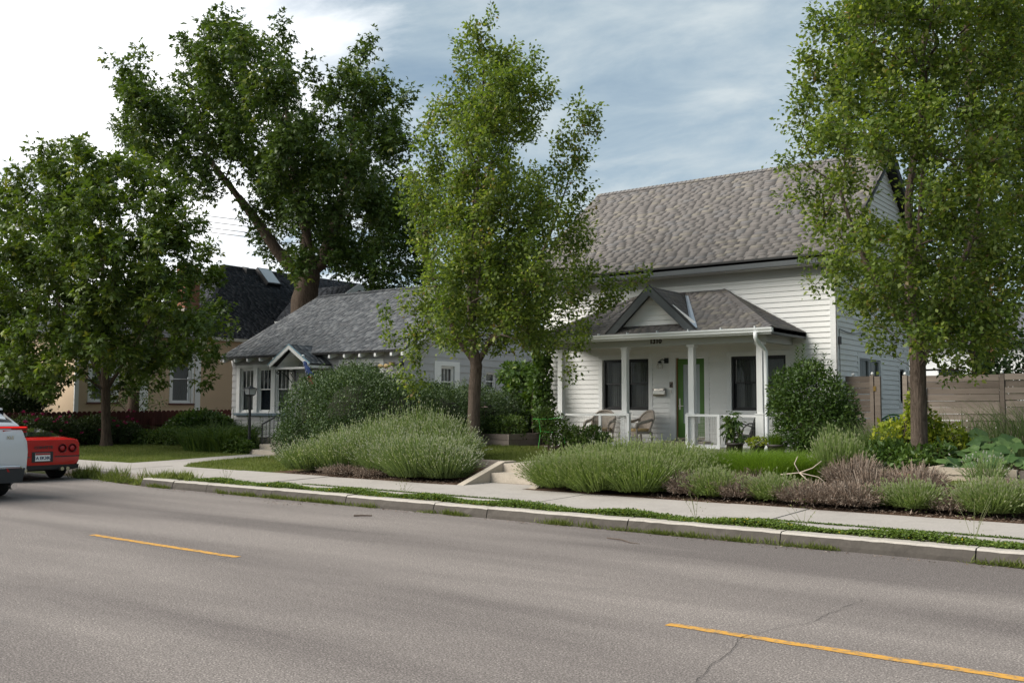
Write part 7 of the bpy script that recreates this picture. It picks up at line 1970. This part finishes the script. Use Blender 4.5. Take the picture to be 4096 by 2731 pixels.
tm = leafy('tomato_plant', 'straggling tomato plants tied with bright green string before the porch', [(-13.7, 19.7, 1.15, .42, .3, .45), (-13.15, 19.75, .95, .42, .3, .32), (-14.0, 19.7, 1.45, .25, .2, .25), (-12.9, 19.6, .8, .3, .25, .2)], 2600, .085, .045, 'herb', 'plant', shell=.42, upfac=.35, stems=26)
mb = MB(); gs = paint('neon_green_string', (.10, .62, .10), .05, 4, .6)
mb.tube([(-14.25, 19.55, 1.42), (-13.75, 19.5, 1.42), (-13.35, 19.55, 1.47)], .005, 4); mb.tube([(-14.0, 19.45, 1.40), (-13.95, 19.45, 1.1), (-14.02, 19.45, .7)], .005, 4); mb.tube([(-13.35, 19.6, 1.0), (-13.3, 19.6, .62)], .005, 4); mb.tube([(-14.0, 19.5, 1.12), (-13.6, 19.48, 1.10)], .005, 4)
mb.build('string', gs, tm)
leafy('dark_plant', 'dark leafy perennial in front of the folded mesh gate', [(-12.9, 20.2, .95, .25, .2, .32), (-12.6, 20.15, .85, .22, .2, .25)], 700, .10, .045, 'shrub', 'plant', up_tip=.6, stems=10)
# pot plants
leafy('pepper_plant', 'tall leafy pepper plant with drooping leaves in a dark pot', [(-9.25, 20.3, 1.42, .22, .18, .28), (-9.35, 20.3, 1.2, .16, .14, .2), (-9.15, 20.3, 1.05, .14, .12, .15)], 260, .15, .06, 'shrub', 'plant', up_tip=-.7, shell=.5, stems=6)
leafy('bedding_plant', 'yellow green bedding plant drooping from a dark pot', [(-8.64, 20.2, .97, .24, .18, .10)], 420, .06, .04, 'lime', 'plant', stems=4)
gp = thing('potted_grass', (-8.12, 19.95, .95), 'fine green grass tuft in the largest dark pot', 'plant')
V, Q, tips, ii = blade_clump(420, (-8.12, 19.95, .30), .14, .26, .006, .8); mknp('blades', V, Q, 'brightgrass', gp, var=rng.beta(2, 2.5, len(Q)))
# right bed: lime climber, leafy mass, asparagus haze, squash leaves one by one
leafy('lime_vine', 'yellow green leafy plant climbing at the foot of the right pear tree', [(-5.45, 19.2, 1.15, .42, .35, .35), (-4.95, 19.1, 1.3, .35, .3, .5), (-4.55, 19.2, 1.15, .4, .35, .28), (-5.0, 18.9, 1.7, .16, .16, .35), (-4.2, 19.3, 1.0, .3, .3, .2)], 2600, .105, .062, 'lime', 'plant', stems=24, shell=.35)
leafy('leafy_plants', 'dense green leafy plants below the right pear tree', [(-5.3, 18.6, .8, .5, .4, .3), (-4.85, 18.3, .75, .4, .35, .28), (-4.5, 18.4, .85, .35, .3, .25), (-5.7, 18.9, .85, .4, .35, .25), (-4.75, 17.9, .7, .3, .25, .25)], 2600, .12, .05, 'shrub', 'plant', stems=14)
V, Q, tips, ii = blade_clump(900, (-5.9, 19.5, 0), .75, .85, .012, .7); 
hz_ = thing('feathery_grass', (-5.9, 19.5, .6), 'hazy olive grass between the gate and the lime green plant', 'grass'); mknp('blades', V, Q, 'lav', hz_, var=rng.beta(2, 2.5, len(Q)) * .8)
V, Q, tips, ii = blade_clump(700, (-3.1, 21.6, 0), 1.3, 1.25, .014, .45)
hz_ = thing('tall_grass', (-3.1, 21.6, .7), 'tall seeding grass along the plank fence', 'grass'); mknp('blades', V, Q, 'lav', hz_, var=rng.beta(2, 2.5, len(Q)) * .8)
V, Q, tips, ii = blade_clump(260, (-4.9, 21.8, 0), .8, 1.1, .012, .5)
hz_ = thing('tall_grass', (-4.9, 21.8, .7), 'thin tall grass on the plank fence right of the tree trunk', 'grass'); mknp('blades', V, Q, 'lav', hz_, var=rng.beta(2, 2.5, len(Q)) * .8)
sq = thing('squash_plant', (-3.6, 18.4, .6), 'squash plant with large dark round leaves in the pale timber bed', 'plant')
def big_leaf(c, R, tilt, az, parent, lob=5):
    k = 20; V = [(0, 0, -.02)]; 
    for ring in (.5, 1.0):
        for i in range(k):
            a = 2 * math.pi * i / k
            rr = R * ring * (1 + .10 * math.cos(lob * a) - (.42 if abs(a - math.pi) < .35 else 0)) * random.uniform(.95, 1.05)
            z = R * (.10 * math.sin(2.5 * a + ring) * ring + (.14 * ring * ring - .02) * -1 + .05 * abs(math.sin(lob * a / 2)))
            V.append((rr * math.cos(a), rr * math.sin(a), z))
    F = [(0, 1 + i, 1 + (i + 1) % k) for i in range(k)] + [(1 + i, 1 + k + i, 1 + k + (i + 1) % k, 1 + (i + 1) % k) for i in range(k)]
    me = bpy.data.meshes.new('leaf'); 
    mat_ = Matrix.Rotation(az, 3, 'Z') @ Matrix.Rotation(tilt, 3, 'Y') @ Matrix.Rotation(random.uniform(0, 6.28), 3, 'Z')
    me.from_pydata([tuple(mat_ @ Vector(v)) for v in V], [], F)
    a_ = me.attributes.new('var', 'FLOAT', 'FACE'); vv = random.random(); a_.data.foreach_set('value', [min(1, max(0, vv + random.uniform(-.06, .06))) for f in F])
    me.materials.append(M['squash']); me.shade_smooth()
    link('leaf', me, parent, Vector(c) - wloc(parent))
mb = MB()
for i in range(110):
    x = random.uniform(-4.35, -1.6); y = random.uniform(17.4, 19.4)
    f = (y - 17.4) / 2.0
    z = .78 + f * .52 + random.uniform(-.08, .08) - .10 * abs(x + 3.2) / 1.4
    R = random.uniform(.10, .175)
    big_leaf((x, y, z), R, random.uniform(.3, .95), random.uniform(-2.3, -.8), sq, random.choice((5, 5, 6)))
    mb.tube([(x + random.uniform(-.1, .1), y + .1, .60), (x + .03, y + .05, (z + .6) / 2), (x, y, z - .02)], [.012, .01, .008], 5)
mb.build('stalks', paint('squash_stalk', (.10, .15, .05), .2, 5, .7), sq)

# --- lavender ------------------------------------------------------------
def lavender(c, R, h, n, label, dead=False, mat='lav', spikes=True, group='lavender bushes', parent=None, hz=None):
    x, y = c; g = gz(x, y)
    t_ = thing('lavender_bush', (x, y, g), label, 'lavender', group)
    # stems in a fan
    a = rng.uniform(0, 2 * np.pi, n); rr = R * .74 * np.sqrt(rng.random(n))
    B0 = np.stack([x + rr * np.cos(a), y + rr * np.sin(a), np.zeros(n)], 1); B0[:, 2] = ground_z(B0[:, 0], B0[:, 1]) + .10
    q = rr / (R * .74)
    out = (.08 + .50 * q * q) * R
    hh = h * (1.0 - .30 * q * q) * rng.uniform(.58, 1.12, n) * np.where(rng.random(n) < .14, 1.2, 1.0)
    D = np.stack([np.cos(a), np.sin(a), np.zeros(n)], 1)
    T = B0 + D * (out * rng.uniform(.5, 1.2, n))[:, None] + rng.normal(0, .04, (n, 3)) * np.array([1, 1, .3]); T[:, 2] = B0[:, 2] + hh - .1
    fa = rng.uniform(0, np.pi, n); wS = .0060 if not dead else .007
    Sd = np.stack([np.cos(fa), np.sin(fa), np.zeros(n)], 1) * wS
    mid = B0 * .55 + T * .45 + np.array([0, 0, 1]) * (hh * .07)[:, None]
    V1 = np.stack([B0 - Sd, B0 + Sd, mid + Sd, mid - Sd, T + Sd * .6, T - Sd * .6], 1).reshape(-1, 3)
    o = 6 * np.arange(n); Q1 = np.concatenate([np.stack([o, o + 1, o + 2, o + 3], 1), np.stack([o + 3, o + 2, o + 4, o + 5], 1)])
    var1 = np.tile(rng.uniform(.25, .80, n), 2)
    # flower heads
    parts = [(V1, Q1, var1)]
    if spikes:
        m_ = int(n * .62); sel = rng.choice(n, m_, replace=False)
        dd = unit(T[sel] - mid[sel]); L = rng.uniform(.035, .075, m_)
        for ang in (0, 1.57):
            u = unit(np.cross(dd, np.array([math.cos(ang), math.sin(ang), .1])))
            w_ = .0115
            p0 = T[sel]; p1 = T[sel] + dd * (L * .5)[:, None]; p2 = T[sel] + dd * L[:, None]
            V = np.stack([p0, p1 + u * w_, p2, p1 - u * w_], 1).reshape(-1, 3)
            parts.append((V, np.arange(4 * m_).reshape(m_, 4), rng.uniform(.78, 1.0, m_)))
    # leafy skirt: short needle leaves along the lower stems
    k = int(n * (3.2 if not dead else 5.0)); si = rng.integers(0, n, k); f = rng.uniform(.05, .62 if not dead else .95, k)
    Cn = B0[si] * (1 - f)[:, None] + T[si] * f[:, None] + rng.normal(0, .018, (k, 3)); 
    tip = unit(T[si] - B0[si]) * .8 + rnd_dirs(k) * .9
    V, Q = leaf_quads(Cn, tip, rnd_dirs(k), rng.uniform(.035, .075, k), rng.uniform(.008, .013, k), .1)
    parts.append((V, Q, rng.beta(2, 2.6, k) * (.85 if not dead else 1.0)))
    VV = []; QQ = []; vv = []; off = 0
    for V, Q, v in parts:
        VV.append(V); QQ.append(Q + off); vv.append(v); off += len(V)
    mknp('stems', np.concatenate(VV), np.concatenate(QQ), 'dead' if dead else mat, t_, var=np.concatenate(vv))
    return t_
ORD = ['nearest', 'second', 'third', 'fourth', 'fifth', 'sixth', 'seventh']
def lav_rows(rows, fmt, group, mat='lav'):
    for rname, row in rows:
        for i, (x, y, R, h, n) in enumerate(row):
            lavender((x, y), R, h, n, fmt % (rname, ORD[i]), group=group, mat=mat)
lav_rows([('front', [(-13.15, 15.0, .62, .68, 1500), (-13.85, 15.0, .85, .84, 2200), (-14.8, 15.25, .72, .80, 1700), (-15.6, 15.6, .8, .90, 1600), (-16.6, 15.3, .72, .80, 1500), (-17.3, 15.05, .70, .68, 1500)]),
          ('back', [(-13.75, 16.0, .55, .68, 1000), (-14.5, 16.4, .7, .95, 1200), (-15.4, 16.7, .85, 1.10, 1400), (-16.5, 16.6, .8, .95, 1200), (-17.5, 16.3, .7, .80, 1000)])],
         'silvery lavender bush left of the concrete steps, %s row, %s to the steps', 'lavender left of the steps')
lav_rows([('front', [(-10.1, 14.9, .75, .60, 2200), (-9.3, 14.85, .78, .66, 2200), (-8.55, 14.9, .75, .66, 2100)]),
          ('middle', [(-10.35, 15.8, .72, .52, 1300), (-9.5, 15.9, .78, .62, 1400), (-8.6, 15.9, .78, .60, 1400), (-7.95, 15.6, .6, .50, 1200)]),
          ('back', [(-9.0, 16.8, .65, .5, 800), (-8.0, 16.6, .55, .42, 700)])],
         'dense green lavender bush right of the concrete steps, %s row, %s to the steps', 'lavender right of the steps', 'lavg')
lavender((-7.1, 14.85), .44, .46, 1100, 'small green lavender bush between two dead ones in front of the porch', group='lone lavender', mat='lavg')
lavender((-6.1, 14.85), .42, .42, 900, 'small low green lavender bush at the pavement joint', group='lone lavender', mat='lavg')
lavender((-3.95, 14.85), .40, .42, 800, 'small green lavender bush among dead ones near the right tree', group='lone lavender', mat='lavg')
lavender((-4.35, 14.95), .30, .36, 500, 'tiny green lavender bush just left of a larger one', group='lone lavender', mat='lavg')
lavender((-2.95, 14.9), .46, .48, 1200, 'green lavender bush by the pavement at the far right', group='lone lavender', mat='lavg')
lavender((-2.35, 15.1), .45, .5, 800, 'green lavender bush cut by the right edge of the picture', group='lone lavender', mat='lavg')
lavender((-5.55, 16.3), .38, .80, 800, 'tall pale lavender bush standing behind the dead bushes', group='lone lavender', mat='lavg')
lavender((-3.45, 16.95), .38, .48, 130, 'sparse lavender spikes in front of the pale timber bed', group='lone lavender')
for (x, y, R, h, n, lb) in [(-7.6, 14.85, .36, .42, 700, 'small dead brown lavender bush left of the small green one'), (-6.65, 14.85, .42, .38, 900, 'dead brown lavender bush between the two small green ones'), (-5.5, 14.85, .55, .36, 1300, 'broad dead brown lavender bush just right of the pavement joint'),
        (-4.85, 14.8, .5, .38, 1200, 'dead brown lavender bush left of the tiny green one'), (-4.75, 15.5, .5, .42, 1200, 'dead greyish lavender bush behind the front dead bushes'), (-4.2, 15.7, .45, .44, 1000, 'dead greyish lavender bush beside the broken brick'),
        (-3.45, 15.0, .45, .32, 900, 'dead brown lavender bush between green ones at far right'), (-5.2, 15.9, .42, .5, 900, 'tall dead lavender bush in front of the pale tall lavender'), (-6.8, 15.5, .42, .34, 700, 'dead lavender bush in front of the bright green grass'), (-3.0, 15.7, .35, .28, 500, 'low dead lavender bush before the pale timber bed')]:
    lavender((x, y), R, h, n, lb, dead=True, spikes=False, group='dead lavender by the pavement')
for (x, y, R, h, n, lb) in [(-15.85, 14.75, .5, .24, 500, 'wider patch of bare brown lavender stubble under the green bushes'), (-14.9, 14.72, .4, .22, 380, 'smaller patch of bare brown lavender stubble nearer the steps')]:
    lavender((x, y), R, h, n, lb, dead=True, spikes=False, group='bare lavender stubble')
# bright ornamental grass
for (x, y, R, n, lb) in [(-7.3, 16.5, .55, 2600, 'bright green grass tuft in front of the porch pots, left one'), (-6.75, 16.2, .55, 2600, 'bright green grass tuft behind the bleached branch, middle one'), (-6.15, 16.5, .5, 2200, 'bright green grass tuft in front of the round shrub, right one')]:
    V, Q, tips, ii = blade_clump(n, (x, y, 0), R, .50, .008, .8)
    o = thing('ornamental_grass', (x, y, gz(x, y)), lb, 'grass'); mknp('blades', V, Q, 'brightgrass', o, var=rng.beta(2, 2.5, len(Q)))

# --- lawns, weeds, clover --------------------------------------------------
def field(name, n, xr, yr, h, w, mat, label=None, inside=None, lean=.7, zoff=.0):
    x = rng.uniform(*xr, n); y = rng.uniform(*yr, n)
    if inside is not None:
        k = inside(x, y); x, y = x[k], y[k]
    n = len(x); z = ground_z(x, y) + zoff
    a = rng.uniform(0, 2 * np.pi, n); hh = h * rng.uniform(.5, 1.3, n)
    D = np.stack([np.cos(a), np.sin(a), np.zeros(n)], 1); fa = rng.uniform(0, np.pi, n)
    Sd = np.stack([np.cos(fa), np.sin(fa), np.zeros(n)], 1) * (w / 2)
    B0 = np.stack([x, y, z], 1)
    T = B0 + D * (hh * lean * rng.uniform(.2, 1, n))[:, None] + np.array([0, 0, 1]) * hh[:, None]
    V = np.stack([B0 - Sd, B0 + Sd, T], 1).reshape(-1, 3)
    o = mknp(name, V, np.arange(3 * n).reshape(n, 3), mat, None, var=np.clip(rng.beta(2, 2.4, n) + .18 * np.sin(x * 1.7) * np.sin(y * 2.1 + x), 0, 1), kind='stuff')
    tag(o, label, 'grass')
    return o
field('lawn_grass', 90000, (-33, -18.0), (14.4, 20.5), .055, .012, 'grassblade', 'mown lawn grass in front of the grey bungalow', lambda x, y: ~in_walk(x, y) & ((x < -20.4) | (y < 16.8)), zoff=.01)
field('lawn_grass', 26000, (-17.0, -12.4), (17.2, 20.5), .06, .010, 'grassblade', 'lawn grass in front of the dark raised bed', zoff=.01)
field('lawn_grass', 26000, (-10.5, -2), (16.8, 20.2), .06, .010, 'grassblade', 'lawn grass in front of the porch pots', zoff=.01)
# clover strip between kerb and pavement
n = 70000
x = rng.uniform(-17.8, 3.5, n); wv = .15 + .05 * np.sin(x * 1.9) + .04 * np.sin(x * 5.1 + 1)
y = 12.13 + rng.normal(0, 1, n) * wv * .55
k = (y > 11.93) & (y < 12.40); x, y = x[k], y[k]; n = len(x)
hh = rng.uniform(.0, .06, n) * (1 + .5 * np.sin(x * 3.3))
C = np.stack([x, y, .165 + hh], 1)
V, Q = leaf_quads(C, rnd_dirs(n) * np.array([1, 1, .4]), rnd_dirs(n) * .5 + np.array([0, 0, .8]), rng.uniform(.024, .042, n), rng.uniform(.020, .032, n))
tag(mknp('clover_strip', V, Q, 'clover', None, var=np.where(rng.random(n) < .012, .99, rng.beta(2, 2.4, n) * .95), kind='stuff'), 'green clover with yellow flowers between kerb and pavement', 'clover')
# moss line in the pavement joint
n = 9000; x = np.where(rng.random(n) < .72, rng.uniform(-5.5, 3.0, n), rng.uniform(-15, -9.6, n)); y = 12.835 + rng.normal(0, .014, n)
C = np.stack([x, y, np.full(n, .174) + rng.uniform(0, .014, n)], 1)
V, Q = leaf_quads(C, rnd_dirs(n) * np.array([1, 1, .4]), rnd_dirs(n) * .4 + np.array([0, 0, .9]), rng.uniform(.018, .032, n), rng.uniform(.014, .024, n))
tag(mknp('moss_line', V, Q, 'clover', None, var=rng.beta(2, 2.4, n) * .8, kind='stuff'), 'moss growing in the long joint of the pavement', 'moss')
# weeds at the kerb foot: separate tufts merged as ground cover
VV = []; QQ = []; vv = []; off = 0
for i in range(240):
    x = rng.uniform(-18.5, 1.5); s = rng.uniform(.5, 1.25)
    if math.sin(x * 2.3) + math.sin(x * .9 + 1) < -.5: continue
    n = int(30 * s + 8)
    a = rng.uniform(0, 6.28, n); B0 = np.stack([x + rng.normal(0, .09, n), np.full(n, 11.70) + rng.normal(0, .018, n), np.full(n, .0)], 1)
    T = B0 + np.stack([np.cos(a) * .05, -np.abs(np.sin(a)) * .05, rng.uniform(.02, .11, n) * s], 1)
    V, Q = leaf_quads(B0, T - B0, rnd_dirs(n), np.linalg.norm(T - B0, axis=1), np.full(n, .011), .1)
    VV.append(V); QQ.append(Q + off); off += len(V); vv.append(rng.beta(2, 2.2, n))
for i in range(46):   # taller weeds on the verge at left
    x = rng.uniform(-22.3, -17.6); y = rng.uniform(12.0, 12.45); n = 60; h = rng.uniform(.12, .42) * (1 if x < -18.7 else .7)
    a = rng.uniform(0, 6.28, n); B0 = np.stack([x + rng.normal(0, .10, n), y + rng.normal(0, .08, n), np.full(n, .0)], 1); B0[:, 2] = ground_z(B0[:, 0], B0[:, 1])
    T = B0 + np.stack([np.cos(a) * .12, np.sin(a) * .12, rng.uniform(.3, 1.0, n) * h], 1)
    V, Q = leaf_quads(B0, T - B0, rnd_dirs(n), np.linalg.norm(T - B0, axis=1), np.full(n, .016), .1)
    VV.append(V); QQ.append(Q + off); off += len(V); vv.append(rng.beta(2.6, 2.0, n))
tag(mknp('kerb_weeds', np.concatenate(VV), np.concatenate(QQ), 'grassblade', None, var=np.concatenate(vv), kind='stuff'), 'weeds and grass tufts growing along the foot of the kerb', 'weeds')
# tall single weeds standing in the strip
for (x, h, lb) in [(-2.6, .62, 'thin weed stalk by the pavement at the far right'), (-6.1, .42, 'thin branching weed stalk in the clover strip'), (-4.6, .36, 'dry weed stalk in the clover by the dead lavender'), (-11.6, .30, 'small weed stalk in the clover left of the steps'), (-16.5, .42, 'seeding weed stalk in the clover at the left')]:
    t_ = thing('weed_stalk', (x, 12.15, .16), lb, 'weed'); mb = MB()
    for k in range(5):
        a = random.uniform(-.22, .22); b = random.uniform(-.1, .1); hh = h * random.uniform(.6, 1)
        mb.tube([(x, 12.15, .15), (x + a * .4, 12.15 + b * .5, .16 + hh * .5), (x + a, 12.15 + b, .16 + hh)], [.003, .0025, .0015], 4)
    mb.build('stems', paint('dry_stem', (.16, .17, .08), .2, 5, .9), t_)
    Cs = np.array([(x + random.uniform(-.15, .15), 12.15 + random.uniform(-.08, .08), .2 + h * random.random()) for k in range(26)])
    V, Q = leaf_quads(Cs, rnd_dirs(26), rnd_dirs(26), np.full(26, .03), np.full(26, .012)); mknp('leaves', V, Q, 'grassblade', t_, var=rng.random(26))
# litter on the road: stick, dead leaves
tag(MB().tube([(-11.15, 10.58, .018), (-11.05, 10.66, .022), (-10.93, 10.76, .018)], [.014, .013, .010], 7).build('stick', 'twig'), 'short brown stick lying on the asphalt', 'stick')
tag(MB().tube([(-6.75, 10.9, .012), (-6.5, 10.85, .016), (-6.3, 10.72, .010), (-6.15, 10.70, .010)], [.006, .008, .006, .003], 6).build('twig', 'twig'), 'thin curved twig on the road near the kerb', 'twig')
n = 260; x = np.concatenate([rng.uniform(-18, 0, n), rng.normal(-13.7, .5, 60), rng.normal(-19.2, .5, 60)]); y = np.concatenate([11.62 - np.abs(rng.normal(0, .10, n)), rng.normal(11.2, .16, 60), rng.normal(12.3, .25, 60)]); n = len(x)
C = np.stack([x, y, np.where(y > 11.8, .185, .012)], 1)
V, Q = leaf_quads(C, rnd_dirs(n) * np.array([1, 1, .15]), np.array([[0, 0, 1.]]) + rnd_dirs(n) * .4, rng.uniform(.02, .055, n), rng.uniform(.012, .03, n))
tag(mknp('leaf_litter', V, Q, 'dead', None, var=rng.beta(2, 2.5, n), kind='stuff'), 'dry brown leaf litter along the gutter', 'litter')
# mulch chips in front of the lavender
n = 5000; x = np.where(rng.random(n) < .45, rng.uniform(-17.5, -12.6, n), rng.uniform(-8.2, -1.8, n)); y = rng.uniform(14.38, 15.1, n)
C = np.stack([x, y, ground_z(x, y) + .03], 1)
V, Q = leaf_quads(C, rnd_dirs(n) * np.array([1, 1, .3]), np.array([[0, 0, 1.]]) + rnd_dirs(n) * .7, rng.uniform(.03, .08, n), rng.uniform(.010, .022, n))
tag(mknp('bark_chips', V, Q, 'dead', None, var=rng.beta(1.6, 3.2, n), kind='stuff'), 'bark chips scattered under the lavender', 'mulch')
bt = thing('bleached_branch', (-5.75, 15.5, .5), 'bleached pale branch lying on the dead lavender', 'branch')
for pts in ([(-6.2, 15.4, .62), (-5.9, 15.45, .66), (-5.6, 15.5, .60), (-5.45, 15.45, .50)], [(-5.9, 15.45, .66), (-5.75, 15.4, .55), (-5.8, 15.35, .46)], [(-5.9, 15.45, .66), (-6.0, 15.5, .8), (-5.95, 15.52, .92)], [(-5.9, 15.46, .66), (-5.7, 15.5, .74), (-5.55, 15.5, .86)]):
    MB().tube(pts, [.009, .008, .006, .004][:len(pts)], 6).build('branch', paint('bleached_wood', (.44, .36, .29), .1, 9, .9), bt, True)
for (x, y, z, lb) in ((-4.35, 15.75, .62, 'broken pale brick lying among the dead lavender'),):
    tag(MB().add([(x - .1, y - .06, z), (x + .1, y - .05, z), (x + .09, y + .06, z), (x - .1, y + .05, z), (x - .09, y - .05, z + .08), (x + .08, y - .05, z + .07), (x + .08, y + .05, z + .09), (x - .09, y + .05, z + .08)], BOXF).build('broken_brick', paint('pale_brick', (.42, .26, .19), .15, 20, .9)), lb, 'brick')
